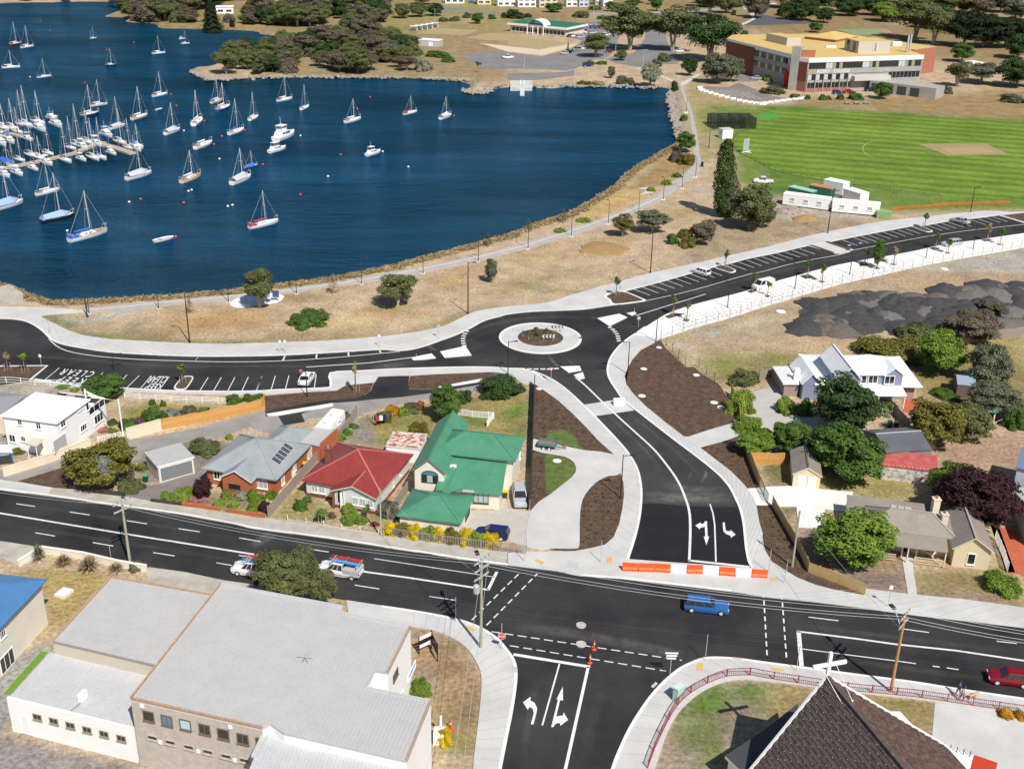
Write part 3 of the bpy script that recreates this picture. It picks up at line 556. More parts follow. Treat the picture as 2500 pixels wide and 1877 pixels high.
 # saw cuts across the footpaths, dust and tyre wear on the asphalt
def resample(px,n):
 P=GL(px);S_=[0]
 for a,b in zip(P,P[1:]):S_.append(S_[-1]+(b-a).length)
 out=[]
 for i in range(n+1):
  s=S_[-1]*i/n;k=max(j for j in range(len(S_))if S_[j]<=s+1e-6);k=min(k,len(P)-2);out.append(P[k].lerp(P[k+1],(s-S_[k])/max(S_[k+1]-S_[k],1e-6)))
 return out
JNT=mat('saw_cut_joint',(.36,.35,.335),.9)
def joints(pa,pb,n,z=ZP+.004):
 mb=MB()
 for a,b in zip(resample(pa,n),resample(pb,n)):mb.strip([a.lerp(b,.06),a.lerp(b,.97)],.05,z)
 struct(mb.build('path_joint',JNT))
joints(n_kerb[7:33],foot_n[6:26],46);joints(bays_back[2:],foot_n[27:],40);joints(st_r[3:],f4_out[4:20],34);joints(st_l[2:],f5[:16],30);joints(far_kerb[-8:],f4_out[-5:],16);joints(near_kerb_r[1:],f8_in[1:],30);joints(near_kerb_l[13:27],f7_in[:-1],20);joints(far_kerb[1:10],f6_up[1:16],40,ZP-.006)
DUST=bpy.data.materials.new('road_dust');DUST.use_nodes=True;n,l,b=nodes_of(DUST);b.inputs['Base Color'].default_value=(.3,.28,.26,1);b.inputs['Roughness'].default_value=.95;tr=n.new('ShaderNodeBsdfTransparent');ms=n.new('ShaderNodeMixShader');at_=n.new('ShaderNodeAttribute');at_.attribute_name='wear';mm=n.new('ShaderNodeMath');mm.operation='MULTIPLY';l.new(at_.outputs['Fac'],mm.inputs[0]);l.new(tex(n,l,.9,.1,1,8,n.new('ShaderNodeNewGeometry').outputs['Position'],.3,.7),mm.inputs[1]);l.new(mm.outputs[0],ms.inputs[0]);l.new(tr.outputs[0],ms.inputs[1]);l.new(b.outputs[0],ms.inputs[2]);l.new(ms.outputs[0],n['Material Output'].inputs['Surface'])
def wear(px,wd,k,z=ZR+.0065):
 """soft edged band of dust along a line"""
 P=GL(smooth(px,4));V,F,A=[],[],[];offs=[ribbon(P,o*wd)for o in(-.5,-.2,.2,.5)];N=len(P)
 for i in range(N):
  e=min(1,min(i,N-1-i)/3)
  for j in range(4):V.append((offs[j][i].x,offs[j][i].y,z));A.append(k*e*(0,1,1,0)[j])
 for i in range(N-1):
  for j in range(3):F.append((i*4+j,(i+1)*4+j,(i+1)*4+j+1,i*4+j+1))
 me=bpy.data.meshes.new('road_wear');me.from_pydata(V,[],F);at=me.attributes.new('wear','FLOAT','POINT');at.data.foreach_set('value',A);me.materials.append(DUST);struct(link('road_wear',me))
for px,wd,k in((T(2,2,(1118,1005),(1500,1020),(1930,1030)),3.6,.5),(T(2,2,(1300,900),(1560,960),(1880,960)),3.0,.3),(T(2,2,(1620,900),(1670,830),(1660,780)),.5,.4),(T(2,2,(1520,870),(1550,800)),.4,.4),(T(2,3,(0,450),(500,510),(1200,640),(1500,700)),2.2,.22),(T(1,1,(980,1520),(1150,1500),(1330,1490)),3,.28),(T(1,1,(1450,1290),(1500,1350),(1560,1370)),1.2,.3),(T(2,1,(330,1400),(400,1480),(430,1510)),.7,.5),(T(2,1,(500,1440),(560,1490)),.6,.45),(T(1,1,(1700,1290),(1900,1180),(2200,1110))+T(2,1,(300,1085),(700,1090)),1.6,.14),(T(2,1,(700,1085),(740,1100)),1.5,.4),(T(1,2,(-40,1440),(80,1370),(170,1310)),2.2,.3),(T(1,2,(250,1380),(500,1420),(800,1450)),1.8,.16),(T(2,2,(750,230),(950,420),(1150,610),(1300,800)),.8,.15),(T(2,2,(950,250),(1200,450),(1450,660),(1640,860)),.8,.12),(T(0,1,(0,1400),(600,1440),(1400,1500),(2200,1500))+T(1,1,(700,1500)),1.4,.12),(T(0,2,(0,1050),(1000,1200),(2200,1400)),1.0,.1),(T(0,2,(0,1240),(1000,1390),(1900,1540)),1.0,.1),(T(3,3,(200,430),(1200,560),(2212,680)),1.2,.12),(T(3,3,(400,700),(1200,810),(2000,920)),1.2,.1),(T(2,3,(250,900),(180,1200),(120,1600)),.8,.12),(T(2,3,(800,1000),(700,1300),(640,1600)),1.4,.08),(T(2,1,(1250,980),(1700,850),(2212,720))+T(3,1,(600,600),(1400,440)),1.6,.1)):wear(px,wd,k)
# ================================================================== painted road markings
def seg(c,r,x0,y0,x1,y1,wd=.14):return(T(c,r,(x0,y0),(x1,y1)),wd)
def dashes(pa,pb,dash,gap,wd):
 a,b=G(pa),G(pb);L=(b-a).length;d=(b-a)/L;s=0.0;mb=[]
 while s<L-.2:
  mb.append((a+d*s,a+d*min(s+dash,L),wd));s+=dash+gap
 return mb
def wlines(name,segs,z=ZM):
 mb=MB()
 for a,b,wd in segs:mb.strip([a,b],wd,z)
 return struct(mb.build(name,PAINTW))
lines('road_marking',[(T(0,2,(-900,1000),(0,1150),(1060,1325),(2160,1500))+T(1,3,(0,-150))+T(1,3,(970,0),(1300,45),(1720,108),(1980,148)),.3),(T(1,2,(1015,1533),(1780,1650))+T(1,3,(2030,40)),.13),(T(1,3,(2050,-5),(1975,150)),.35),(T(3,3,(295,497),(800,560),(1120,605),(1640,660),(2212,745),(3000,850)),.28),(T(3,3,(310,497),(335,790)),.45),(T(3,3,(335,645),(600,680),(960,725),(1160,750),(1300,770)),.15)],ZM,PAINTW)
for c,r,L in((0,2,((-310,1000,-160,1025),(137,1070,295,1093),(590,1140,757,1165),(1070,1213,1240,1240),(1507,1280,1685,1307),(2020,1358,2200,1390),(298,1315,464,1343),(783,1397,955,1427),(1293,1482,1473,1510),(1825,1568,1955,1590),(2015,1505,2145,1525))),(1,2,((440,1448,630,1477),)),(1,3,((850,107,1057,140),(1477,203,1697,235))),(3,3,((395,377,645,408),(1180,475,1410,507),(1440,790,1500,798),(1560,805,1660,820),(1980,580,2150,600)))):
 for q in L:lines('lane_dash',[seg(c,r,*q,.16)],ZM,PAINTW)
P1=lambda c,r,x,y:T(c,r,(x,y))[0]
wlines('road_marking',dashes(P1(3,3,10,110),P1(3,3,46,735),.9,.62,.15)+dashes(P1(3,3,168,190),P1(3,3,210,752),.9,.62,.15)+dashes(P1(1,3,1838,402),P1(2,3,105,0),.95,.62,.16)+dashes(P1(1,3,1962,447),P1(2,3,248,12),.95,.62,.16))
wlines('road_marking',dashes(P1(1,3,2005,500),P1(2,3,1467,742),.95,.48,.15)+dashes(P1(1,3,2160,618),P1(2,3,1333,832),.95,.48,.15))
lines('road_marking',[(T(2,3,(47,692),(694,797)),.42),(T(2,3,(435,772),(290,1290)),.16),(T(2,3,(678,797),(485,1659),(430,1900)),.3)],ZM,PAINTW)
lines('road_marking',[(smooth(T(2,2,(570,5),(650,70),(790,205),(950,355),(1100,490),(1230,610),(1330,730),(1410,840),(1460,930),(1500,1030),(1525,1110),(1537,1200),(1538,1350),(1530,1550)),3),.30),(T(2,2,(1705,1073),(1730,1150),(1745,1250),(1750,1400),(1755,1560)),.18),(T(2,2,(1523,1548),(2040,1603)),.4)],ZM+.002,PAINTW)
lines('road_marking',[(smooth(T(0,1,(410,1265),(470,1325),(560,1370),(700,1400),(900,1425),(1200,1445),(1500,1455),(1800,1463))+T(1,1,(0,1463),(400,1448),(800,1418),(1100,1390),(1230,1377)),2),.2),seg(1,1,245,1452,262,1413,.25),seg(1,1,525,1440,530,1400,.25),seg(1,1,800,1422,796,1385,.25),seg(1,1,1075,1395,1060,1368,.25),seg(0,1,1650,1450,1672,1425,.08),(T(1,1,(440,1508),(970,1473),(1370,1423)),.24),(smooth(T(2,1,(1160,950),(1440,890),(1700,822),(1870,772),(2050,722))+T(3,1,(0,705),(200,650),(430,600),(650,562),(770,522),(1000,480),(1400,405),(1800,350),(2212,305),(2700,242)),2),.18),(T(2,1,(1080,1075),(1350,990),(1500,945),(1670,892)),.22)],ZM,PAINTW)
for c,r,L in((2,1,((1795,0),)),):pass
for a,b,wd in((T(1,1,*[(1797,1205),(1780,1226),(1770,1246),(1765,1267),(1765,1288),(1768,1308),(1775,1328)]),0,.75),(T(2,1,(862,1173),(886,1191),(903,1209),(918,1228),(928,1248),(933,1268),(937,1287)),0,.75),(T(2,1,(125,1522),(182,1524),(238,1525),(295,1525),(350,1525),(408,1521)),1,.5)):
 mb=MB();P=GL(a)
 for i,p in enumerate(P):
  d=((P[i+1]-p)if i+1<len(P)else(p-P[i-1])).normalized();k=.5 if not b else .85
  mb.strip([p-d*k*.5*(1 if b else 1.1),p+d*k*.5],wd,ZM)
 struct(mb.build('road_marking',PAINTW))
left_bays=[(T(0,1,(500,1515)),T(0,1,(375,1620))),(T(0,1,(870,1555)),T(0,2,(750,70))),(T(0,1,(970,1565)),T(0,2,(860,75))),(T(0,1,(1073,1572)),T(0,2,(975,88))),(T(0,1,(1175,1580)),T(0,2,(1065,97))),(T(0,1,(1275,1582)),T(0,2,(1180,105))),(T(0,1,(1428,1588)),T(0,2,(1345,110))),(T(0,1,(1757,1595)),T(0,2,(1685,120))),(T(0,1,(1868,1595)),T(0,2,(1800,122))),(T(0,1,(1982,1594)),T(0,2,(1920,124))),(T(0,1,(2095,1592)),T(0,2,(2040,122))),(T(0,1,(2207,1590)),T(0,2,(2165,120))),(T(1,1,(67,1587)),T(1,2,(20,115))),(T(1,1,(180,1583)),T(1,2,(145,110))),(T(1,1,(295,1580)),T(1,2,(265,107))),(T(1,1,(525,1567)),T(1,2,(510,95)))]
for a,b in left_bays:lines('bay_line',[(a+b,.13)],ZM,PAINTW)
rb2=((1055,850,1200,903),(1128,832,1270,884),(1200,815,1341,863),(1270,795,1408,845),(1340,777,1475,827),(1405,757,1543,808),(1475,740,1612,790),(1540,723,1678,772),(1610,705,1743,753),(1672,687,1808,738),(1875,640,2012,688),(1943,622,2078,670),(2010,605,2143,655),(2078,590,2205,637))
rb3=((0,578,130,625),(65,565,193,612),(125,552,260,598),(190,537,322,583),(255,525,387,570),(320,510,450,556),(680,437,808,484),(775,417,903,463),(835,405,965,452),(897,395,1025,440),(960,383,1088,428),(1022,370,1150,416),(1085,360,1213,405),(1148,352,1275,395),(1215,342,1337,384),(1395,315,1520,355),(1455,305,1580,347),(1515,297,1640,337),(1577,287,1702,328),(1640,278,1765,320),(1760,265,1888,307),(1825,258,1948,299),(1885,247,2010,290),(1945,240,2072,283))
for q in rb2:lines('bay_line',[seg(2,1,*q,.15)],ZM,PAINTW)
for q in rb3:lines('bay_line',[seg(3,1,*q,.15)],ZM,PAINTW)
for q in(T(3,1,(712,482),(738,474),(762,481),(736,489)),T(3,1,(806,463),(832,455),(858,462),(830,470))):sheet('bay_symbol',q,ZM,mat('blue_road_paint',(.08,.16,.55),.7));
for q in(T(3,1,(728,482),(738,477),(748,481),(738,486)),T(3,1,(822,463),(832,458),(842,462),(832,466))):sheet('bay_symbol',q,ZM+.004,PAINTW)
ARW=(T(2,3,(193,1280),(218,1185),(210,1150),(180,1135),(168,1160),(128,1095),(192,1048),(190,1080),(225,1100),(247,1145),(240,1190),(215,1283)),T(2,3,(365,1305),(422,1075),(410,1070),(463,965),(465,1080),(440,1078),(408,1215),(440,1210),(465,1205),(470,1180),(508,1245),(442,1293),(440,1270),(415,1272),(395,1285),(383,1305)),T(2,2,(1660,1220),(1680,1217),(1685,1345),(1698,1348),(1675,1418),(1652,1348),(1665,1345),(1662,1265),(1640,1270),(1622,1275),(1618,1287),(1582,1252),(1628,1228),(1628,1240),(1645,1240),(1658,1232)),T(2,2,(1813,1228),(1830,1228),(1835,1285),(1845,1300),(1878,1303),(1878,1290),(1922,1330),(1880,1358),(1880,1340),(1840,1325),(1820,1305),(1815,1280)))
for a in ARW:sheet('lane_arrow',a,ZM+.002,PAINTW)
def text_mesh(s,spacing=1.0,bold=0.0):
 cu=bpy.data.curves.new('lettering','FONT');cu.body=s;cu.space_character=spacing;cu.offset=bold;cu.resolution_u=2
 o=bpy.data.objects.new('lettering',cu);COL.objects.link(o)
 dg=bpy.context.evaluated_depsgraph_get();me=bpy.data.meshes.new_from_object(o.evaluated_get(dg))
 V=[tuple(v.co)for v in me.vertices];F=[tuple(p.vertices)for p in me.polygons]
 bpy.data.objects.remove(o);bpy.data.curves.remove(cu);bpy.data.meshes.remove(me)
 x0,x1=min(v[0]for v in V),max(v[0]for v in V);y0,y1=min(v[1]for v in V),max(v[1]for v in V)
 return[((v[0]-x0)/(x1-x0),(v[1]-y0)/(y1-y0))for v in V],F
def letter(name,s,P0,U,V,m,parent=None,spacing=1.0,bold=0.012,off=Vector((0,0,0))):
 """flat lettering filling the parallelogram P0, P0+U, P0+V"""
 uv,F=text_mesh(s,spacing,bold);mb=MB();P0,U,V=Vector(P0)+off,Vector(U),Vector(V)
 mb.v=[tuple(P0+U*a+V*b)for a,b in uv];mb.f=F;mb.m=[0]*len(F)
 return mb.build(name,m,parent)
def road_text(s,c,r,p0,pu,pv,sp):
 a,u,v=GT(c,r,*p0,ZM),GT(c,r,*pu,ZM),GT(c,r,*pv,ZM)
 return struct(letter('road_lettering',s,a,u-a,v-a,PAINTW,None,sp,.006))
road_text('CLEAR',0,1,(815,1545),(545,1520),(757,1594),1.5);road_text('KEEP',0,1,(738,1607),(525,1583),(676,1657),1.5)
road_text('CLEAR',0,1,(1430,1585),(1275,1583),(1384,1642),.95);road_text('KEEP',0,2,(1384,58),(1245,57),(1350,108),.95)
# ================================================================== buildings
def Zf(ox,oy,k):return lambda x,y:(ox+x*k,oy+y*k)
def tl(c,r):return Zf(OX[c],OY[r],K)
gF,wF,coF,clF,chF,prF,cbF,fhF=Zf(960,990,340/1661),Zf(1900,800,400/2212),Zf(2050,1180,450/2212),Zf(1760,60,560/2212),Zf(1760,1600,K),Zf(480,1000,540/2212),Zf(1220,0,280/2212),Zf(500,0,750/2212)
def ray(px):
 u,v=px[0]-1250,px[1]-938.5;u,v=u*_cr+v*_sr,-u*_sr+v*_cr
 return Vector((u,FPX*_ct-v*_st,-(FPX*_st+v*_ct)))
def hit(px,P,n):
 d=ray(px);C=Vector((0,0,CAM_H));return C+d*((Vector(P)-C).dot(n)/d.dot(n))
def zon(px,A,B):
 """height at which the pixel lies above the plan line A-B"""
 n=Vector((-(B.y-A.y),B.x-A.x,0));d=ray(px);C=Vector((0,0,CAM_H))
 t=(A-C).dot(n)/d.dot(n);return(C+d*t).z
def boards(name,c,per=.2,depth=.5,axis=2,rough=.6,c2=None):
 m=mat(name,c,rough,c2 or tuple(x*.93 for x in c),.8,.03,6)
 n,l,b=nodes_of(m);g=n.new('ShaderNodeNewGeometry');s=n.new('ShaderNodeSeparateXYZ');l.new(g.outputs['Position'],s.inputs[0])
 w_=n.new('ShaderNodeMath');w_.operation='PINGPONG';w_.inputs[1].default_value=per/2
 f=n.new('ShaderNodeMath');f.operation='FRACT';d=n.new('ShaderNodeMath');d.operation='DIVIDE';d.inputs[1].default_value=per;l.new(s.outputs[axis],d.inputs[0]);l.new(d.outputs[0],f.inputs[0])
 bp=n.new('ShaderNodeBump');bp.inputs['Strength'].default_value=depth;bp.inputs['Distance'].default_value=.05;l.new(f.outputs[0],bp.inputs['Height']);l.new(bp.outputs[0],b.inputs['Normal']);return m
WHITE=mat('white_wall_paint',(.86,.86,.84),.6,(.82,.82,.80),.5,.02,5);WTRIM=mat('white_trim',(.82,.82,.80),.5)
CREAM=mat('cream_render',(.70,.62,.46),.8,(.64,.56,.41),.5,.04,6);CREAMB=boards('cream_weatherboard',(.74,.64,.42),.2);WBOARD=boards('white_weatherboard',(.77,.76,.72),.2)
PALEC=mat('pale_cream_render',(.78,.72,.62),.75,(.72,.66,.56),.5,.03,6)
BRICK=mat('orange_brick',(.36,.10,.04),.85,(.44,.14,.06),2.2,.22,9,.3,9);DBRICK=mat('dark_red_brick',(.16,.045,.03),.85,(.22,.07,.045),2,.2,8);RBRICK=mat('red_brick',(.33,.12,.07),.85,(.40,.16,.1),1.2,.18,5)
GBLOCK=mat('grey_block_wall',(.42,.375,.335),.85,(.5,.455,.41),1.5,.10,5,.25,4)
GLASS=mat('dark_window_glass',(.02,.025,.03),.08,spec=.8);GLASSB=mat('blue_window_glass',(.10,.2,.28),.1,spec=.8);CURT=mat('curtained_glass',(.35,.37,.36),.25,(.5,.52,.5),6,spec=.6)
def metal(name,c,f=.06,rough=.45):return mat(name,c,rough,tuple(x*(.8 if c[0]<.45 else .91)for x in c),.5,f*1.3,4.0,spec=.4,detail=10)
RGREY,RRED,RGREEN,RGREEN2,RWHITE,RTAN,RBLUE,RSILV,RDARK,RYEL,RPALE,RRUST=metal('grey_roof_metal',(.31,.345,.35)),metal('red_roof_metal',(.27,.045,.04),.16),metal('green_roof_metal',(.075,.255,.15),.1),metal('green_clubhouse_roof',(.015,.16,.075)),metal('white_roof_metal',(.84,.84,.84)),metal('tan_roof_metal',(.30,.26,.22),.1),metal('blue_roof_metal',(.08,.21,.42)),metal('pale_zinc_roof',(.475,.47,.46),.05),metal('dark_grey_roof',(.12,.125,.14)),metal('yellow_roof_membrane',(.58,.42,.15),.08,.8),metal('pale_grey_roof',(.52,.52,.525)),mat('rusty_roof_metal',(.34,.12,.06),.8,(.62,.55,.5),1.4,.15,5,contrast=.12)
def shell(mb,V,F,t,m=0,mu=None):
 """sheet of faces with thickness t below it and closed edges"""
 n=len(mb.v);k=len(V);mb.v+=[tuple(v)for v in V]+[(v[0],v[1],v[2]-t)for v in V];E={}
 for f in F:
  a=Vector(V[f[0]]);nz=(Vector(V[f[1]])-a).cross(Vector(V[f[2]])-a).z
  if nz<0:f=tuple(reversed(f))
  mb.f.append(tuple(n+i for i in f));mb.m.append(m);mb.f.append(tuple(n+k+i for i in reversed(f)));mb.m.append(m if mu is None else mu)
  for i in range(len(f)):e=(f[i],f[(i+1)%len(f)]);E[e]=1
 for a,b in E:
  if(b,a)not in E:mb.f.append((n+b,n+a,n+k+a,n+k+b));mb.m.append(m if mu is None else mu)
 return mb
class Block:
 """rectangular block given by three roof corners A, B, C in pixels at eave height"""
 def __init__(s,f,A,B,C,ze):
  s.P=[G(f(*A),ze),G(f(*B),ze),G(f(*C),ze)];a,b,c=s.P;s.f=f;s.ze=ze
  s.ux=(b-a);s.ux.z=0;s.Lx=s.ux.length;s.ux.normalize();s.uy=Vector((-s.ux.y,s.ux.x,0));d=(c-a).dot(s.uy)
  s.Ly=abs(d);s.uy*=(1 if d>0 else-1);s.O=Vector((a.x,a.y,0));s.oh=.4;s.flip=d<0
 def W(s,x,y,z=0.0):return s.O+s.ux*x+s.uy*y+Vector((0,0,z))
 def sub(s,x0,x1,y0,y1,ze=None):
  q=object.__new__(Block);q.ux,q.uy,q.f,q.oh,q.flip=s.ux,s.uy,s.f,s.oh,s.flip;q.O=s.W(x0,y0);q.Lx,q.Ly,q.ze=x1-x0,y1-y0,ze or s.ze;return q
 def uv(s,px,z):
  p=G(s.f(*px),z)-s.O;return p.dot(s.ux),p.dot(s.uy)
 def roof(s,par,kind,pitch,m,t=.16,name='roof',cap=None,mu=None):
  X,Y,z=s.Lx,s.Ly,s.ze;tp=math.tan(R(pitch));C=[(0,0,z),(X,0,z),(X,Y,z),(0,Y,z)]
  if kind=='hip':
   if X>=Y:h=Y/2;r=[(h,h,z+h*tp),(X-h,h,z+h*tp)];F=[(0,1,5,4),(1,2,5),(2,3,4,5),(3,0,4)]
   else:h=X/2;r=[(h,h,z+h*tp),(h,Y-h,z+h*tp)];F=[(0,1,4),(1,2,5,4),(2,3,5),(3,0,4,5)]
   L=[(4,5),(0,4),(1,5 if X>=Y else 4),(2,5),(3,4 if X>=Y else 5)]
  elif kind=='gy':r=[(X/2,0,z+X/2*tp),(X/2,Y,z+X/2*tp)];F=[(0,4,5,3),(1,2,5,4)];L=[(4,5)]
  elif kind=='gx':r=[(0,Y/2,z+Y/2*tp),(X,Y/2,z+Y/2*tp)];F=[(0,1,5,4),(2,3,4,5)];L=[(4,5)]
  elif kind=='my':C[2]=(X,Y,z+Y*tp);C[3]=(0,Y,z+Y*tp);r=[];F=[(0,1,2,3)];L=[]
  else:r=[];F=[(0,1,2,3)];L=[]
  V=[s.W(*p)for p in C+r];s.V=V;mb=MB();shell(mb,V,F,t,0,1 if mu else None);o=mb.build(name,[m,mu]if mu else m,par)
  if cap and L:
   mb=MB()
   for a,b in L:mb.bar(V[a]+Vector((0,0,.03)),V[b]+Vector((0,0,.03)),.22,.07)
   mb.build('ridge_cap',cap,o)
  s.kind,s.tp=kind,tp;return o
 def walls(s,par,m,oh=.4,z0=0.0,name='wall',top=None):
  s.oh=oh;X,Y,z=s.Lx,s.Ly,(top or s.ze-.1);mb=MB();P=[s.W(oh,oh),s.W(X-oh,oh),s.W(X-oh,Y-oh),s.W(oh,Y-oh)]
  mb.prism([(p.x,p.y)for p in P],z0,z)
  k=getattr(s,'kind','')
  if k=='gy':
   for y in(oh,Y-oh):a,b,c=s.W(oh,y,z-.01),s.W(X-oh,y,z-.01),s.W(X/2,y,s.ze+(X/2-.1)*s.tp-.22);e=s.uy*(.05 if y==oh else-.05);mb.loft([[a,b,c],[a+e,b+e,c+e]])
  if k=='gx':
   for x in(oh,X-oh):a,b,c=s.W(x,oh,z-.01),s.W(x,Y-oh,z-.01),s.W(x,Y/2,s.ze+(Y/2-.1)*s.tp-.22);e=s.ux*(.05 if x==oh else-.05);mb.loft([[a,b,c],[a+e,b+e,c+e]])
  return mb.build(name,m,par)
 def side(s,w_):
  o=s.oh;return{'F':(s.W(o,o),-s.uy,s.ux),'B':(s.W(o,s.Ly-o),s.uy,s.ux),'R':(s.W(s.Lx-o,o),s.ux,s.uy),'L':(s.W(o,o),-s.ux,s.uy)}[w_]
 def win(s,par,w_,px,w,h,glass=None,frame=None,name='window',mull=1,at=None,f=None):
  P,n,a=s.side(w_);c=hit((f or s.f)(*px),P,n)if at is None else P+a*at[0]+Vector((0,0,at[1]))
  return opening(par,c,a,n,w,h,glass or GLASS,frame or WTRIM,name,mull)
def opening(par,c,a,n,w,h,glass,frame,name='window',mull=1,sill=True):
 a=Vector(a).normalized();n=Vector(n).normalized();up=Vector((0,0,1));e=min(.09,w*.1);mb=MB()
 def slab(u0,u1,v0,v1,d0,d1,k=0):
  P=[c+a*u+up*v+n*d for d in(d0,d1)for u,v in((u0,v0),(u1,v0),(u1,v1),(u0,v1))]
  mb.hexa(P,k)
 W_,H_=w/2,h/2
 for q in((-W_,-W_+e,-H_,H_),(W_-e,W_,-H_,H_),(-W_+e,W_-e,H_-e,H_),(-W_+e,W_-e,-H_,-H_+e)):slab(*q,-.02,.07)
 for i in range(mull):
  u=-W_+w*(i+1)/(mull+1);slab(u-e*.35,u+e*.35,-H_+e,H_-e,-.02,.06)
 if sill and name=='window':slab(-W_-.05,W_+.05,-H_-.07,-H_-.003,-.02,.14)
 o=mb.build(name,frame,par);mb2=MB();P=[c+a*u+up*v+n*.025 for u,v in((-W_+e*.6,-H_+e*.6),(W_-e*.6,-H_+e*.6),(W_-e*.6,H_-e*.6),(-W_+e*.6,H_-e*.6))];mb2.poly(P)
 mb2.build('pane' if name=='window' else 'panel',glass,o);return o
def chimney(par,P,w,h,m,capm=None):
 mb=MB();mb.box((P.x,P.y,P.z+h/2),(w,w,h));mb.box((P.x,P.y,P.z+h+.06),(w+.14,w+.14,.12));o=mb.build('chimney',m,par)
 mb=MB();mb.lathe((P.x,P.y,P.z+h+.12),[(.14,0),(.12,.35)],8);mb.build('chimney_pot',capm or BRICK,o);return o
def bld(name,label,cat='house',at=None):return thing(name,label,cat,at or(0,0,0))
def base(b):p=b.W(b.Lx/2,b.Ly/2);return(p.x,p.y,0)
# ---- big metal roofed commercial building, bottom left
a03,a13=tl(0,3),tl(1,3)
def ribs(par,poly,d,z,m,sp=.36,per=3,name='roof_sheet',slope=None):
 """raised ribs along direction d clipped to the roof outline; every few ribs are one roofing sheet"""
 d=Vector((d[0],d[1])).normalized();n=Vector((-d.y,d.x));S_=[Vector((p[0],p[1]))for p in poly];lo,hi=min(p.dot(n)for p in S_),max(p.dot(n)for p in S_);s=lo+sp*.5;k=0;mb=None
 while s<hi:
  X=[]
  for i in range(len(S_)):
   p,q=S_[i-1],S_[i];a,b=p.dot(n)-s,q.dot(n)-s
   if(a>0)!=(b>0):X.append((p+(q-p)*(a/(a-b))).dot(d))
  X.sort()
  if mb is None:mb=MB()
  for i in range(0,len(X)-1,2):
   if X[i+1]-X[i]>.2:
    P,Q=d*(X[i]+.04)+n*s,d*(X[i+1]-.04)+n*s;mb.bar((P.x,P.y,z+.022),(Q.x,Q.y,z+.022),.055,.055)
  k+=1;s+=sp
  if k%per==0:mb.build(name,m,par);mb=None
 if mb is not None and mb.f:mb.build(name,m,par)
Z1,Z2,Z3=7.4,5.1,3.6
r1=[G(p,Z1)for p in(a03(1105,1062),a03(1862,100),a13(750,292),a13(745,345),a13(1320,460),a13(1130,842),a13(1022,826),a13(940,974),a13(1492,1088),a13(1290,1588),a13(250,1352),a13(140,1275),a13(72,1312))]
cb_=bld('commercial_building','large commercial building with wide pale ribbed metal roofs and grey block front','building',(r1[0].x,r1[0].y,0))
mb=MB();mb.prism([(p.x,p.y)for p in r1],0,Z1-.25,0);w_=mb.build('wall',[WHITE],cb_)
mb=MB();mb.prism([(p.x,p.y)for p in r1],Z1-.25,Z1,0);rf=mb.build('roof',RSILV,cb_);rd=r1[1]-r1[0];ribs(cb_,[(p.x,p.y)for p in r1],rd,Z1,RSILV)
COP=mat('brick_coping',(.34,.22,.14),.85,(.45,.32,.22),2,.1,8)
for a_,b_ in((0,1),(12,0),(1,2),(3,4),(4,5),(7,8),(8,9)):
 mb=MB();mb.bar(r1[a_]+Vector((0,0,.08)),r1[b_]+Vector((0,0,.08)),.17,.18);mb.build('coping',COP if a_ in(0,12,4,8)else RPALE,cb_)
 # block-work face with two rows of windows
fd=(r1[12]-r1[0]);fd.z=0;fl=fd.length;fd.normalize();fn=Vector((fd.y,-fd.x,0));fn=fn if fn.y<0 else-fn
p0=Vector((r1[0].x,r1[0].y,0));FE=9.0
mb=MB();mb.hexa([p0+fn*.05,p0+fd*fl+fn*.05,p0+fd*fl+fn*.01,p0+fn*.01]+[q+Vector((0,0,Z1-.26))for q in(p0+fn*.05,p0+fd*fl+fn*.05,p0+fd*fl+fn*.01,p0+fn*.01)]);mb.build('block_face',GBLOCK,cb_)
DFR=mat('brown_window_frame',(.16,.12,.1),.5)
for i,(x,y)in enumerate(((1255,1210),(1409,1247),(1565,1283),(1727,1321),(1886,1362),(2050,1402),(2210,1440))):
 opening(cb_,hit(a03(x,y),p0+fn*.05,fn),fd,fn,1.12,1.12,(GLASS,GLASSB,mat('pale_blue_blind',(.42,.6,.68),.4),GLASS,GLASS,GLASS,GLASS)[i],DFR,mull=1 if i%2 else 0)
for i,(x,y)in enumerate(((1287,1391),(1439,1431),(1594,1471),(1754,1511),(1910,1548),(2066,1583))):
 o=opening(cb_,hit(a03(x,y),p0+fn*.05,fn),fd,fn,1.05,.5,GLASS,GBLOCK,mull=0)
for x,y in((1200,1123),(1945,1300),(1355,1428),(1677,1505),(1983,1580)):
 c=hit(a03(x,y),p0+fn*.05,fn)+fn*.06;mb=MB();mb.box(c,(.34,.14,.34),math.atan2(fd.y,fd.x));mb.build('wall_light',WTRIM,cb_)
 # front annex roof (lower centre of the picture)
r4=[G(p,6.4)for p in(a13(112,1333),a13(250,1372),a13(1292,1600),a13(1240,1900),a13(-140,1900),a13(0,1562))]
mb=MB();mb.prism([(p.x,p.y)for p in r4],0,6.4,0,1);mb.build('front_annex',[WHITE,RPALE],cb_);ribs(cb_,[(p.x,p.y)for p in r4],r4[4]-r4[5],6.4,RPALE,.32)
mb=MB();mb.bar(r4[0]+Vector((0,0,.1)),r4[2]+Vector((0,0,.1)),.3,.2);mb.bar(r4[0]+Vector((0,0,.1)),r4[5]+Vector((0,0,.1)),.5,.2);mb.build('coping',RPALE,cb_)
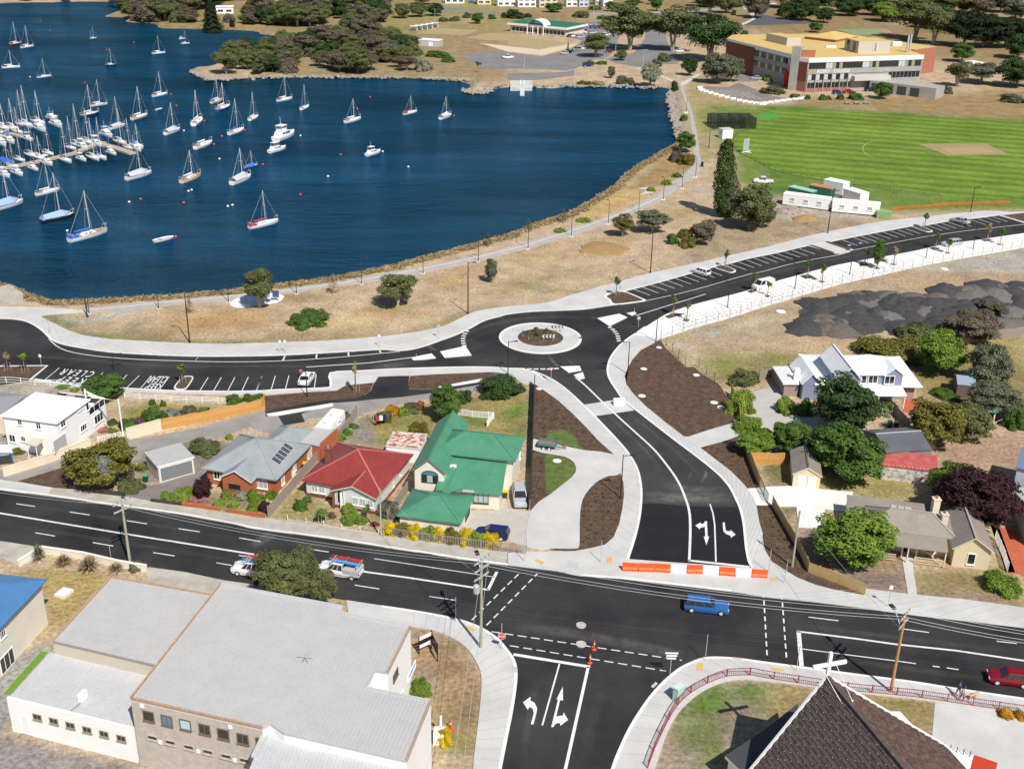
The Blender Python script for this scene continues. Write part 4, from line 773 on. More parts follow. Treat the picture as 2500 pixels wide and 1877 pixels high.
# recess windows, sign panel on the white side wall
sd=(r1[5]-r1[4]);sd.z=0;sd.normalize();sn=Vector((-sd.y,sd.x,0));sn=sn if sn.x>0 else-sn
opening(cb_,hit(a13(1192,862),r1[4],sn),sd,sn,1.5,.8,GLASS,DFR);opening(cb_,hit(a13(1235,880),r1[4],sn)+Vector((0,0,-2.6)),sd,sn,1.4,1.2,GLASSB,WTRIM)
opening(cb_,hit(a13(1330,830),r1[4],sn),sd,sn,2.6,.8,mat('blue_wall_sign',(.25,.38,.7),.5,(.6,.68,.85),3,contrast=.1),WTRIM,'wall_sign',0)
# middle and left lower roofs
r2=[G(p,Z2)for p in(a03(445,580),a03(937,42),a03(1862,205),a03(1310,782))]
mb=MB();mb.prism([(p.x,p.y)for p in r2],0,Z2,0,1);mb.build('middle_section',[boards('cream_cladding',(.62,.56,.44),.22),RSILV],cb_);ribs(cb_,[(p.x,p.y)for p in r2],r2[1]-r2[0],Z2,RSILV,.34)
mb=MB();[mb.bar(r2[i]+Vector((0,0,.06)),r2[j]+Vector((0,0,.06)),.22,.16)for i,j in((0,1),(1,2))];mb.build('coping',COP,cb_)
mb=MB();mb.bar(r2[0]+Vector((0,0,-.05)),r2[3]+Vector((0,0,-.05)),.16,.14);mb.build('gutter',mat('brown_gutter',(.3,.24,.23),.5),cb_)
r3=[G(p,Z3)for p in(a03(150,1082),a03(500,690),a03(1300,880),a03(1140,1325))]
wl=[G(p,Z3+.35)for p in(a03(85,1085),a03(1143,1325))]
mb=MB();q=[r3[0]-(r3[3]-r3[0]).normalized()*1.0,r3[1]-(r3[3]-r3[0]).normalized()*1.0,r3[2],r3[3]];mb.prism([(p.x,p.y)for p in q],0,Z3,0,1);mb.build('rear_section',[WHITE,RPALE],cb_)
ribs(cb_,[(p.x,p.y)for p in q],r3[1]-r3[0],Z3,RPALE,.3)
wd=(q[3]-q[0]);wd.z=0;wl_=wd.length;wd.normalize();wn=Vector((wd.y,-wd.x,0));wn=wn if wn.y<0 else-wn;pw=Vector((q[0].x,q[0].y,0))
mb=MB();mb.hexa([pw+wn*.25,pw+wd*wl_+wn*.25,pw+wd*wl_,pw]+[v+Vector((0,0,Z3+.3))for v in(pw+wn*.25,pw+wd*wl_+wn*.25,pw+wd*wl_,pw)]);mb.build('parapet_wall',WHITE,cb_)
for x,y in((316,1217),(455,1251),(595,1287),(736,1324),(879,1360),(1025,1397)):opening(cb_,hit(a03(x,y),pw+wn*.25,wn),wd,wn,.95,.68,GLASS,mat('tan_window_frame',(.3,.25,.18),.6),mull=1)
opening(cb_,hit(a03(212,1285),pw+wn*.25,wn),wd,wn,1.0,2.0,WTRIM,WHITE,'door',0)
P=G(a03(700,1085),Z3);ac=thing('air_conditioner','white air conditioning unit on the low ribbed roof','air conditioner',P)
mb=MB();mb.box(P+Vector((0,.1,.5)),(.42,.95,.85),R(-20));mb.build('casing',WTRIM,ac);mb=MB();mb.box(P+Vector((.22,.18,.48)),(.06,.62,.6),R(-20));mb.build('grille',mat('grey_grille',(.3,.31,.32),.5),ac);mb=MB();mb.tube([P+Vector((-.1,-.3,.05)),P+Vector((-.6,-1.4,.05))],.04);mb.build('pipe',DFR,ac)
P=G(a13(455,770),Z1);an=thing('roof_antenna','thin cross shaped aerial in the middle of the big metal roof','aerial',P);mb=MB();mb.tube([P,P+Vector((0,0,1.2))],.03,5);mb.build('mast',RSILV,an);mb=MB();mb.bar(P+Vector((-.75,.1,1.15)),P+Vector((.75,-.1,1.15)),.04);mb.bar(P+Vector((-.12,-.6,1.1)),P+Vector((.12,.6,1.1)),.04);mb.build('crossbar',RSILV,an)
sb=[GT(1,3,1395,690),GT(1,3,1500,640),GT(1,3,1550,752)]
t=thing('sign_board','black angled sign board on posts beside the white commercial wall','sign',sb[1]);BLK=mat('black_paint',(.015,.015,.017),.5)
for i,(u,v)in enumerate(((sb[0],sb[1]),(sb[1],sb[2]))):
 for k in range(3):mb=MB();e=Vector((0,0,.9+.5*k));mb.bar(u+e,v+e,.06,.38);mb.build('panel',BLK if(k+i)%2 or i else WTRIM,t)
for u in sb:mb=MB();mb.bar(u,u+Vector((0,0,2.3)),.1);mb.build('post',BLK,t)
# ---- blue roofed building at the left edge
b=Block(a03,(395,58),(0,470),(200,-39),5.4);b=b.sub(0,13,0,7.5);b.ze=5.4
t=bld('blue_roof_building','cream building under a bright blue metal roof at the left edge','building',base(b));b.roof(t,'hip',20,RBLUE,cap=RBLUE);b.walls(t,PALEC,.45)
for p,w,h in(((60,745),2.4,1.9),((20,520),1.0,.9)):b.win(t,'F',p,w,h,mull=2)
for px,c in((T(0,3,(455,205),(540,140),(625,160),(545,225)),CONCW),):
 P=GL(px);o=sheet('tank_lid',px,.3,c,0);del o['kind'];tag(o,'square white concrete tank lid on the dry lawn','tank lid')
sheet('lawn',T(0,3,(345,668),(405,672),(90,1030),(25,1030)),.03,mat('strip_lawn',(.10,.22,.015),.95,(.14,.27,.03),2,.2,9))
# ---- white two storey house, upper left
a02,a12=tl(0,2),tl(1,2)
b=Block(a02,(480,392),(765,188),(10,316),5.3)
t=bld('white_house','white two storey house with low white roof and sail shade terrace','house',base(b));b.roof(t,'hip',7,RWHITE,cap=RWHITE);b.walls(t,WHITE,.3)
for p,w,h in(((168,380),.7,.9),((325,410),.75,1.1),((105,517),1.0,1.2),((198,522),.7,.8),((345,548),.6,1.0)):b.win(t,'L',p,w,h,mull=1)
for p,w,h,k in(((530,394),1.1,1.0,1),((735,247),.7,1.3,0),((703,427),1.5,1.0,2),((680,268),1.5,.25,0)):b.win(t,'F',p,w,h,mull=k)
o=b.win(t,'F',(505,555),3.0,1.9,frame=WHITE,name='louvre_screen',mull=0)
P,n_,a_=b.side('F')
for i in range(7):mb=MB();c=hit(a02(505,555),P,n_)+Vector((0,0,-.8+i*.26))+n_*.09;mb.bar(c-a_*1.4,c+a_*1.4,.03,.1);mb.build('slat',WTRIM,o)
tb=b.sub(b.Lx-.3,b.Lx+3.6,.3,b.Ly-1.5,2.9);o=MB();o.prism([tuple(tb.W(*q)[:2])for q in((0,0),(tb.Lx,0),(tb.Lx,tb.Ly),(0,tb.Ly))],0,2.8);o.build('terrace',WHITE,t)
tb.oh=0
for x in(0.0,.33,.66,1.0):
 mb=MB();mb.bar(tb.W(tb.Lx*x,.06,2.8),tb.W(tb.Lx*x,.06,3.9),.08);mb.build('railing_post',WTRIM,t)
for x in(.02,.35,.68):mb=MB();mb.hexa([tb.W(tb.Lx*(x+dx),y,z)for z in(2.92,3.75)for dx,y in((0,.03),(.29,.03),(.29,.06),(0,.06))]);mb.build('glass_panel',GLASS,t)
mb=MB();mb.bar(tb.W(0,.06,3.9),tb.W(tb.Lx,.06,3.9),.1);mb.bar(tb.W(tb.Lx-.06,0,3.9),tb.W(tb.Lx-.06,tb.Ly,3.9),.1);mb.build('rail',WTRIM,t)
for y in(.05,.5,.95):mb=MB();mb.hexa([tb.W(x,tb.Ly*y*.9+dy,z)for z in(2.92,3.75)for x,dy in((tb.Lx-.06,.1),(tb.Lx-.03,.1),(tb.Lx-.03,1.6),(tb.Lx-.06,1.6))]);mb.build('glass_panel',GLASS,t)
tb.win(t,'F',None,2.2,1.4,at=(1.9,1.6),mull=2)
sp=thing('sail_shade','cream triangular shade sail on white posts beside the white house','shade sail',tb.W(tb.Lx,0))
q0,q1,q2=G(a02(715,112),6.3),G(a02(1000,198),5.4),G(a02(775,178),5.5);SAIL=mat('cream_sail_cloth',(.72,.67,.56),.8)
mb=MB();mb.loft([[q0+(q1-q0)*(i/6)+(q2-(q0+q1)/2)*(k/4)*(1-abs(i-3)/3.2)+Vector((0,0,-.35*math.sin(PI*i/6)*(1-k/4)))for k in range(5)]for i in range(7)],closed=False,cap=False);mb.build('sail',SAIL,sp)
for q in(q0,q1):mb=MB();mb.bar((q.x,q.y,0),(q.x,q.y,q.z+.2),.16);mb.build('post',WTRIM,sp)
pb=Block(a02,(215,560),(315,590),(235,500),2.4);pb=pb.sub(0,1.9,0,1.3,2.4);pb.roof(t,'my',12,mat('weathered_awning',(.5,.46,.38),.9),name='porch_roof')
for x in(.1,1.8):mb=MB();mb.bar(pb.W(x,.1,0),pb.W(x,.1,2.3),.1);mb.build('porch_post',WTRIM,t)
b=Block(a02,(0,310),(160,255),(-120,190),3.2)
b=Block(a02,(20,310),(225,150),(-160,180),3.4);t=bld('grey_roof_house','low house with plain grey metal roof behind the white house','house',base(b));b.roof(t,'hip',14,mat('plain_grey_roof',(.26,.265,.28),.6));b.walls(t,CREAM)
b=Block(a02,(110,640),(80,555),(-260,640),2.5);t=bld('carport','blue edged white carport roof at the left edge','carport',base(b));b=b.sub(0,2.6,0,6,2.5);b.roof(t,'gx',14,RWHITE,.2,mu=RBLUE)
for x,y in((.2,.2),(2.4,.2),(2.4,5.8),(.2,5.8)):mb=MB();mb.bar(b.W(x,y,0),b.W(x,y,2.45),.12);mb.build('post',RBLUE,t)
# ---- garage
b=Block(a02,(1325,757),(1640,672),(1220,632),2.5);t=bld('garage','free standing garage with pale ribbed roof and grey roller door','garage',base(b));b.roof(t,'flat',0,RSILV,.2,mu=WTRIM);b.walls(t,mat('pale_pink_cladding',(.62,.54,.47),.6),.12)
ribs(t,[tuple(b.W(*q)[:2])for q in((.05,.05),(b.Lx-.05,.05),(b.Lx-.05,b.Ly-.05),(.05,b.Ly-.05))],b.uy,2.5,RSILV,.3)
P,n_,a_=b.side('F');o=opening(t,P+a_*(b.Lx/2-.12)+Vector((0,0,1.1)),a_,n_,b.Lx-.6,2.1,mat('grey_roller_door',(.2,.215,.215),.6),WTRIM,'roller_door',0)
for i in range(9):mb=MB();c=P+a_*(b.Lx/2-.12)+Vector((0,0,.2+i*.22))+n_*.045;mb.bar(c-a_*(b.Lx/2-.42),c+a_*(b.Lx/2-.42),.02,.19);mb.build('slat',MATS['grey_roller_door'],o)
# ---- brick house with grey roof
b=Block(prF,(48,585),(800,705),(380,235),2.45)
t=bld('brick_house','orange brick house with pale grey hipped metal roof and solar panels','house',base(b));o=b.roof(t,'hip',27,RGREY,cap=RGREY);b.walls(t,BRICK,.5)
x0,_=b.uv((205,690),2.45);x1,_=b.uv((525,745),2.45);g_=b.sub(max(x0,.8),x1,-1.5,3.6);g_.roof(t,'gy',30,RGREY,mu=WTRIM,name='porch_roof');g_.walls(t,BRICK,.3,name='porch_wall');g_.win(t,'F',(380,770),1.9,1.0,GLASS,BRICK,'arch_opening',0)
b.win(t,'F',(205,655),1.0,1.2);b.win(t,'F',(643,740),1.9,1.35,CURT,mull=2);b.win(t,'R',(862,705),.9,1.2,CURT);b.win(t,'R',(978,575),.9,1.2,CURT);b.win(t,'R',(970,665),1.0,2.0,WTRIM,name='door',mull=0)
rw=b.sub(b.Lx*.38,b.Lx*.86,b.Ly-3.5,b.Ly+4.2);rw.roof(t,'hip',27,RGREY,cap=RGREY,name='rear_roof');rw.walls(t,BRICK,.4,name='rear_wall')
# solar panels lie on the right hand plane
V=b.V;n_=(V[2]-V[1]).cross(V[5]-V[1]).normalized();n_=n_ if n_.z>0 else-n_;SOL=mat('solar_cell',(.012,.014,.035),.25,spec=.6)
c0,c1,c2=[hit(prF(*q),V[1]+n_*.08,n_)for q in((742,495),(830,552),(888,325))]
for i in range(5):
 k0,k1=i/5+.012,(i+1)/5-.012;u,v=c1-c0,c2-c0;P4=[c0+v*k0,c0+u+v*k0,c0+u+v*k1,c0+v*k1];mb=MB();mb.hexa([p-n_*.04 for p in P4]+P4);pn=mb.build('solar_panel',RPALE,t)
 for r_ in range(2):
  mb=MB()
  for q in range(5):mb.poly([c0+u*(.04+q*.186+du)+v*(k0+(k1-k0)*(.06+r_*.45+dv))+n_*.006 for du,dv in((0,0),(.172,0),(.172,.42),(0,.42))])
  mb.build('cell_row',SOL,pn)
P=b.W(b.Lx*.5,b.Ly*.5,2.45+b.Ly/2*b.tp);an=thing('tv_aerial','tangled TV aerial on the ridge of the grey roofed brick house','aerial',P);mb=MB();mb.tube([P,P+Vector((0,0,1.6))],.03,5);mb.build('mast',RSILV,an)
for k in range(4):mb=MB();mb.bar(P+Vector((-.9+.1*k,-.3,.7+.25*k)),P+Vector((.9,.3-.15*k,.75+.25*k)),.035);mb.build('element',RSILV,an)
b=Block(prF,(1030,318),(1210,350),(1160,165),2.6);b=b.sub(0,b.Lx+.5,0,b.Ly,2.5);t=bld('brick_outbuilding','narrow orange brick outbuilding with grey skillion roof','shed',base(b));b.roof(t,'flat',0,RSILV);b.walls(t,BRICK,.1);b.win(t,'F',None,.9,2.0,CREAM,name='door',mull=0,at=(1.2,1.05))
mb=MB();q=[b.W(b.Lx-.12,0,0),b.W(b.Lx+.1,0,0),b.W(b.Lx+.1,b.Ly,0),b.W(b.Lx-.12,b.Ly,0)];mb.prism([(p.x,p.y)for p in q],0,2.95);mb.build('parapet_wall',BRICK,t)
# ---- red roofed house
b=Block(prF,(1045,700),(1350,752),(1345,315),2.5)
_,yc=b.uv((2150,425),2.5);xr,_=b.uv((2150,425),2.5);xr2,_=b.uv((1840,885),2.5);b=b.sub(0,(xr+xr2)/2,0,b.Ly)
t=bld('red_roof_house','white weatherboard house with dark red metal roof and brick chimney','house',base(b));b.roof(t,'hip',25,RRED,cap=mat('pale_red_ridge',(.45,.14,.12),.5));b.walls(t,WBOARD,.45)
x0,y0=b.uv((1325,808),2.5);xm,ym=b.uv((1840,885),2.5);g_=b.sub(x0,b.Lx+.004,min(y0,ym)-.1,b.Ly*.5,2.504);g_.roof(t,'gy',21,RRED,cap=MATS['pale_red_ridge'],name='front_gable_roof',mu=mat('cream_fascia',(.7,.6,.5),.6));g_.walls(t,WBOARD,.4,name='front_wall')
mb=MB();q=[b.W(.43,.43),b.W(b.Lx-.43,.43),b.W(b.Lx-.43,b.Ly-.43),b.W(.43,b.Ly-.43)];mb.prism([(p.x,p.y)for p in q],0,.45);q=[g_.W(.38,.38),g_.W(g_.Lx-.38,.38),g_.W(g_.Lx-.38,g_.Ly),g_.W(.38,g_.Ly)];mb.prism([(p.x,p.y)for p in q],0,.46);mb.build('plinth',DBRICK,t)
b.win(t,'F',(1180,790),.9,1.05,CURT);b.win(t,'F',(1252,800),.9,1.05,CURT);
for x,y in((1585,912),(1660,925),(1735,940)):g_.win(t,'F',(x,y),.85,1.1,CURT)
g_.win(t,'F',(1440,870),1.0,2.0,GLASS,name='door',mull=0);b.win(t,'R',(1965,745),.6,.8);b.win(t,'R',(2040,630),.6,.8)
chimney(t,Vector(hit(prF(1320,520),b.V[3],((b.V[0]-b.V[3]).cross(b.V[4]-b.V[3])).normalized()))+Vector((0,0,-.3)),.75,2.2,DBRICK,mat('chimney_cowl',(.3,.27,.25),.6))
for x in(.5,1.6):mb=MB();mb.bar(g_.W(x,.2,0),g_.W(x,.2,2.4),.3,.3);mb.build('porch_pillar',DBRICK if x<1 else WTRIM,t)
# ---- rusty shed behind it
b=Block(a12,(1105,578),(1400,605),(1235,460),2.3);t=bld('rusty_shed','white walled shed with rust streaked metal roof','shed',base(b));b.roof(t,'flat',0,RRUST,mu=WTRIM);b.walls(t,WHITE,.1)
ribs(t,[tuple(b.W(*q)[:2])for q in((.05,.05),(b.Lx-.05,.05),(b.Lx-.05,b.Ly-.05),(.05,b.Ly-.05))],b.uy,2.3,RRUST,.35)
# ---- green roofed house
t=bld('green_roof_house','cream house with large emerald green metal roofs and arched gable window','house',tuple(G(gF(700,800),0)))
A_,B_,C_=G(gF(750,587),4.7),G(gF(1460,660),4.7),G(gF(1556,370),4.7)
b=Block(gF,(750,587),(1460,660),(1556,370),4.7);b=b.sub(-3.2,b.Lx,0,b.Ly,4.7);b.roof(t,'hip',27,RGREEN,cap=RGREEN);b.walls(t,PALEC,.5)
wg=Block(gF,(220,772),(625,812),(537,190),4.2);wg.roof(t,'gy',40,RGREEN,cap=RGREEN,name='wing_roof',mu=mat('grey_barge',(.22,.21,.19),.6));wg.walls(t,PALEC,.3,name='wing_wall')
P,n_,a_=wg.side('F');c=hit(gF(437,855),P,n_);W_=1.05
pts=[(-W_,-.8),(W_,-.8)]+[(W_*math.cos(i*PI/8),.3+.62*math.sin(i*PI/8))for i in range(9)]
mb=MB();mb.loft([[c+a_*(u*1.07)+Vector((0,0,v*1.06))+n_*d for u,v in pts]for d in(-.03,.05)]);o=mb.build('arched_window',mat('dark_green_frame',(.03,.07,.06),.5),t)
for u0,u1,m_ in((-.95,-.42,GLASS),(-.36,.36,CURT),(.42,.95,GLASS)):mb=MB();mb.poly([c+a_*u+Vector((0,0,v))+n_*.06 for u,v in((u0,-.72),(u1,-.72),(u1,.3),(u0,.3))]);mb.build('pane',m_,o)
mb=MB();mb.poly([c+a_*(.95*math.cos(i*PI/8))+Vector((0,0,.36+.5*math.sin(i*PI/8)))+n_*.06 for i in range(9)]);mb.build('fanlight',GLASSB,o)
lo=Block(gF,(840,1030),(1292,1063),(1382,690),2.4);lo=lo.sub(-3.6,lo.Lx,0,lo.Ly,2.4);lo.roof(t,'my',17,RGREEN,name='lower_roof');lo.walls(t,PALEC,.35,name='lower_wall',top=2.35)
mb=MB();q=[G(gF(570,1012),2.45),G(gF(625,1050),2.45),G(gF(838,975),2.75),G(gF(785,715),3.9)];shell(mb,q,[(0,1,3),(1,2,3)],.12);mb.build('porch_roof',RGREEN,t)
ga=Block(gF,(35,1310),(805,1410),(200,985),2.3);ga.roof(t,'hip',24,RGREEN,cap=RGREEN,name='garage_roof');ga.walls(t,PALEC,.35,name='garage_wall')
ga.win(t,'R',(885,1260),2.3,1.9,mat('green_garage_door',(.03,.09,.07),.5),MATS['dark_green_frame'],'garage_door',1)
lo.win(t,'F',(1045,1100),2.0,1.5,CURT,MATS['dark_green_frame'],mull=2);b.win(t,'R',(1510,600),.7,1.0);lo.win(t,'R',(1450,810),1.2,1.3)
P=G(gF(895,1020),2.6);mb=MB();mb.box(P,(1.5,.6,.08),R(-5));mb.build('skylight',CURT,t)
P=G(gF(715,765),3.2);ac=thing('air_conditioner','white air conditioner standing on the green roof','air conditioner',P);mb=MB();mb.box(P+Vector((0,0,.35)),(.85,.35,.7));mb.build('casing',WTRIM,ac);mb=MB();mb.lathe((P.x-.05,P.y-.2,P.z+.36),[(.25,0),(.25,.01)],12);mb.v=[(x,P.y-.19+(z-P.z-.36)*.2,P.z+.36+(y-P.y+.2))for x,y,z in mb.v];mb.build('fan',mat('fan_grey',(.35,.3,.3),.5),ac)
# ---- white roofed blue house on the right
t=bld('white_roof_house','blue grey house with bright white metal roofs behind a dark tree','house',tuple(G(wF(1000,900),0)))
BWALL=boards('blue_weatherboard',(.24,.27,.39),.24);MBRK=mat('mauve_brick',(.27,.2,.18),.85,(.33,.25,.22),2,.15,6)
b=Block(wF,(320,762),(1955,800),(1795,390),2.6);b=b.sub(2.0,b.Lx,0,b.Ly,2.6);b.roof(t,'hip',14,RWHITE,name='verandah_roof',cap=RWHITE);b.walls(t,MBRK,.9)
u=Block(wF,(800,662),(1140,662),(715,345),5.0);u=u.sub(0,u.Lx,-.2,max(u.Ly,8),4.6);u.roof(t,'gy',45,RWHITE,cap=RWHITE,mu=RWHITE);u.walls(t,BWALL,.35)
vr=Block(wF,(1000,915),(1740,915),(1000,770),2.3);vr=vr.sub(0,vr.Lx,0,5.5,2.3);vr.roof(t,'my',10,RWHITE,name='front_verandah_roof');[MB().bar(vr.W(x,.2,0),vr.W(x,.2,2.3),.12).build('verandah_post',WTRIM,t)for x in(.2,vr.Lx*.5,vr.Lx-.2)]
v=Block(wF,(1140,632),(1420,632),(1120,345),4.6);v=v.sub(-2.2,v.Lx+2.4,0,7.2,4.6);v.roof(t,'hip',26,RWHITE,name='dormer_roof',cap=RWHITE);v.walls(t,BWALL,.3,name='dormer_wall')
dg=Block(wF,(1425,632),(1620,632),(1425,430),4.6);dg=dg.sub(0,max(dg.Lx,3.2),-.25,3.5,4.55);dg.roof(t,'gy',38,RWHITE,name='gable_roof',mu=RWHITE);dg.walls(t,BWALL,.2,z0=2.6,name='gable_wall')
for x,w in((1155,.9),(1278,1.5)):v.win(t,'F',(x,697),w,1.35,GLASS,mull=1 if w>1 else 0)
dg.win(t,'F',(1502,703),1.6,1.4,GLASS)
lw=Block(wF,(320,762),(590,762),(355,360),2.7);lw=lw.sub(0,lw.Lx,0,7.5,2.7);lw.roof(t,'gy',48,RWHITE,name='wing_roof',mu=RWHITE);lw.walls(t,BWALL,.3,name='wing_wall');sw=lw.sub(-2.6,.1,1.0,8.0,2.3);sw.roof(t,'hip',22,RWHITE,name='side_roof');sw.walls(t,MBRK,.3,name='side_wall')
mb=MB();P=lw.W(-.4,2.0,0);mb.box((P.x,P.y,2.2),(.9,.9,4.4));mb.build('chimney',WHITE,t)
sheet('red_court',T(3,2,(1190,165),(1330,190),(1335,240),(1250,310),(1190,290)),.03,mat('red_paving',(.42,.09,.04),.85,(.48,.12,.06),1,.1,6))
# ---- sheds and cottage on the right
a32,a33=tl(3,2),tl(3,3)
b=Block(a32,(258,818),(512,842),(240,620),2.1);b=b.sub(0,b.Lx,0,7.0);t=bld('gabled_shed','narrow gabled shed with tan roof and white double doors','shed',base(b));b.roof(t,'gy',30,RTAN,cap=mat('dark_ridge',(.12,.11,.1),.6),mu=CREAM);b.walls(t,CREAMB,.2)
for x in(.85,1.9):b.win(t,'F',None,1.0,1.8,WTRIM,WTRIM,'door',0,at=(x*(b.Lx-.4)/2.75,.95))
b=Block(a32,(1050,640),(1440,612),(950,450),3.0);b=b.sub(0,b.Lx,0,7.0);t=bld('grey_shed','long shed with curved dark grey roof under the olive trees','shed',base(b));b.roof(t,'gx',18,RDARK,mu=RDARK,cap=RSILV);b.walls(t,mat('grey_shed_wall',(.2,.21,.21),.7),.1)
b=Block(a32,(1015,742),(1490,800),(1030,672),2.2);b=b.sub(0,b.Lx,0,3.4);t=bld('red_roof_shed','peeling white shed with bright red corrugated roof','shed',base(b));b.roof(t,'my',12,mat('bright_red_roof',(.40,.05,.045),.6,(.42,.13,.11),1.2,.12,4));b.walls(t,mat('peeling_white',(.62,.6,.55),.9,(.3,.28,.25),2.5,.15,6,contrast=.1),.08)
ribs(t,[tuple(b.W(*q)[:2])for q in((.05,.05),(b.Lx-.05,.05),(b.Lx-.05,.4),(.05,.4))],b.uy,2.25,WTRIM,.5)
RTC=mat('tan_ridge',(.36,.33,.29),.6)
b=Block(coF,(500,540),(1310,640),(570,312),3.0);b=b.sub(-1.6,b.Lx+1.0,0,5.6,2.8);t=bld('cottage','cream weatherboard cottage with tan corrugated roof and front verandah','house',base(b));b.roof(t,'hip',30,RTAN,cap=RTC);b.walls(t,CREAMB,.3)
g_=Block(coF,(1350,790),(1865,845),(1500,262),2.5);g_=g_.sub(0,g_.Lx,0,8.5,2.6);g_.roof(t,'gy',36,RTAN,cap=RTC,name='gable_roof',mu=CREAM);g_.walls(t,CREAMB,.35,name='gable_wall');g_.win(t,'F',(1578,905),.95,1.5,GLASS,mull=0)
v=b.sub(.2,b.Lx-1.2,-2.3,.35,2.2);v.roof(t,'my',13,RTAN,name='verandah_roof',t=.08)
for i in range(3):mb=MB();x=.3+(v.Lx-.5)*(i/2);mb.bar(v.W(x,.12,0),v.W(x,.12,2.15),.14);mb.build('verandah_post',CREAMB,t)
for px in((735,815),(905,840)):P=G(coF(px[0],px[1]+70));mb=MB();mb.bar(P,P+Vector((0,0,2.2)),.16);mb.build('verandah_post',CREAMB,t)
b.win(t,'F',(805,785),.95,1.9,GLASS,CREAM,'door',0);b.win(t,'F',(1090,790),1.0,.9);b.win(t,'F',(560,715),1.0,.9)
for x0,x1 in((.3,v.Lx*.36),(v.Lx*.6,v.Lx-.3)):
 mb=MB();mb.bar(v.W(x0,.12,.95),v.W(x1,.12,.95),.07);mb.bar(v.W(x0,.12,.2),v.W(x1,.12,.2),.06);k=x0
 while k<x1:mb.bar(v.W(k,.12,.2),v.W(k,.12,.95),.04);k+=.16
 mb.build('balustrade',CREAMB,t)
rr=b.sub(-2.0,b.Lx*.72,4.8,8.4,2.3);rr.roof(t,'my',4,RTAN,name='rear_roof');rr.walls(t,CREAMB,.1,name='rear_wall')
for k in range(2):
 for j in range(3):mb=MB();p=rr.W(rr.Lx*.6+j*.85,1.2+k*.8,2.3+(1.6+k*.8)*math.tan(R(4))+.05);mb.box(p,(.75,.7,.05),math.atan2(b.ux.y,b.ux.x));mb.build('skylight',CURT,t)
P=b.W(b.Lx*.76,b.Ly*.62,2.6);chimney(t,P,.8,3.4,CREAM);P=b.W(b.Lx*.86,b.Ly*.42,3.2);chimney(t,P,.75,1.5,mat('pink_chimney',(.6,.5,.45),.8))
b=Block(a32,(2160,980),(2110,950),(2400,900),3.0);P=GT(3,2,2200,1300)
t=bld('neighbour_house','pale grey house cut by the right edge beside the plum tree','house',tuple(P));mb=MB();q=[GT(3,2,*p,2.6)for p in((2115,945),(2180,1100),(2260,1290),(2700,1250),(2600,930))];mb.prism([(p.x,p.y)for p in q],2.6,2.8);mb.build('roof',mat('pale_green_roof',(.4,.44,.41),.6,(.34,.38,.36),1,.1,4),t)
c=sum(q,Vector())/5;mb=MB();mb.prism([tuple((c+(p-c)*.93)[:2])for p in q],0,2.6);mb.build('wall',mat('grey_white_boards',(.5,.5,.48),.7),t)
b=Block(a32,(2140,760),(2190,590),(2700,860),4.6);t=bld('blue_trim_house','two storey grey blue house corner at the right edge behind the gravel yard','house',base(b));mb=MB();b.roof(t,'flat',0,mat('slate_blue',(.16,.2,.28),.6));b.walls(t,mat('pale_blue_wall',(.45,.48,.55),.7),.25);b.win(t,'F',None,1.0,1.2,at=(1.2,3.2));b.win(t,'F',None,1.0,1.2,at=(3.0,3.2))
sheet('red_driveway',T(3,2,(1930,1250),(2000,1260),(2140,1659),(2080,1659))+T(3,3,(2060,0),(2150,0),(2600,300),(2600,50),(2250,-150))+T(3,2,(2150,1300)),.02,MATS['red_paving'])
P=GT(3,2,1900,375);gz=thing('gazebo','tiny green roofed gazebo in the back garden at the right','gazebo',P)
for a in range(6):mb=MB();q=P+Vector((1.0*math.cos(a*PI/3),1.0*math.sin(a*PI/3),0));mb.bar(q,q+Vector((0,0,2.1)),.1);mb.build('post',CREAM,gz)
mb=MB();mb.lathe((P.x,P.y,2.05),[(1.5,0),(1.45,.12),(.05,1.2)],6);mb.build('roof',mat('gazebo_green',(.03,.12,.06),.6),gz)
P=GT(3,2,1740,120);mb=MB();b=Block(a32,(1650,60),(1810,75),(1650,-10),2.4);t=bld('blue_shed','small blue grey shed behind the grey gum','shed',base(b));b=b.sub(0,b.Lx,0,4,2.4);b.roof(t,'gx',20,mat('blue_grey_tin',(.25,.31,.38),.5));b.walls(t,mat('dark_brick_shed',(.16,.1,.08),.8),.1)
# ---- church, bottom right
AP=Vector((27.4,79.2,11.9));LV,RV_=Vector((20.6,76.8,2.4)),Vector((39.9,81.6,2.5));rdv=G(chF(1550,957),11.9)-AP;rdv.z=0;rdv=rdv.normalized()*16
t=bld('church','steep church roof of dark brown tiles topped by a white cross','church',(30,72,0));TILE=mat('brown_roof_tile',(.058,.044,.042),.8,(.12,.09,.084),1.6,.35,7);TILE2=mat('mottled_roof_tile',(.045,.033,.03),.8,(.16,.085,.055),2.2,.3,6,contrast=.1)
mb=MB();shell(mb,[AP,LV,LV+rdv,AP+rdv,RV_,RV_+rdv],[(0,1,2,3),(0,3,5,4)],.2);rf=mb.build('roof',TILE,t)
mb=MB();mb.loft([[AP+rdv.normalized()*.6+Vector((0,0,-.4)),Vector((LV.x+.6,LV.y,0)),Vector((RV_.x-.6,RV_.y,0))],[AP+rdv+Vector((0,0,-.4)),Vector((LV.x+.6,LV.y,0))+rdv,Vector((RV_.x-.6,RV_.y,0))+rdv]]);mb.build('gable_wall',WHITE,t)
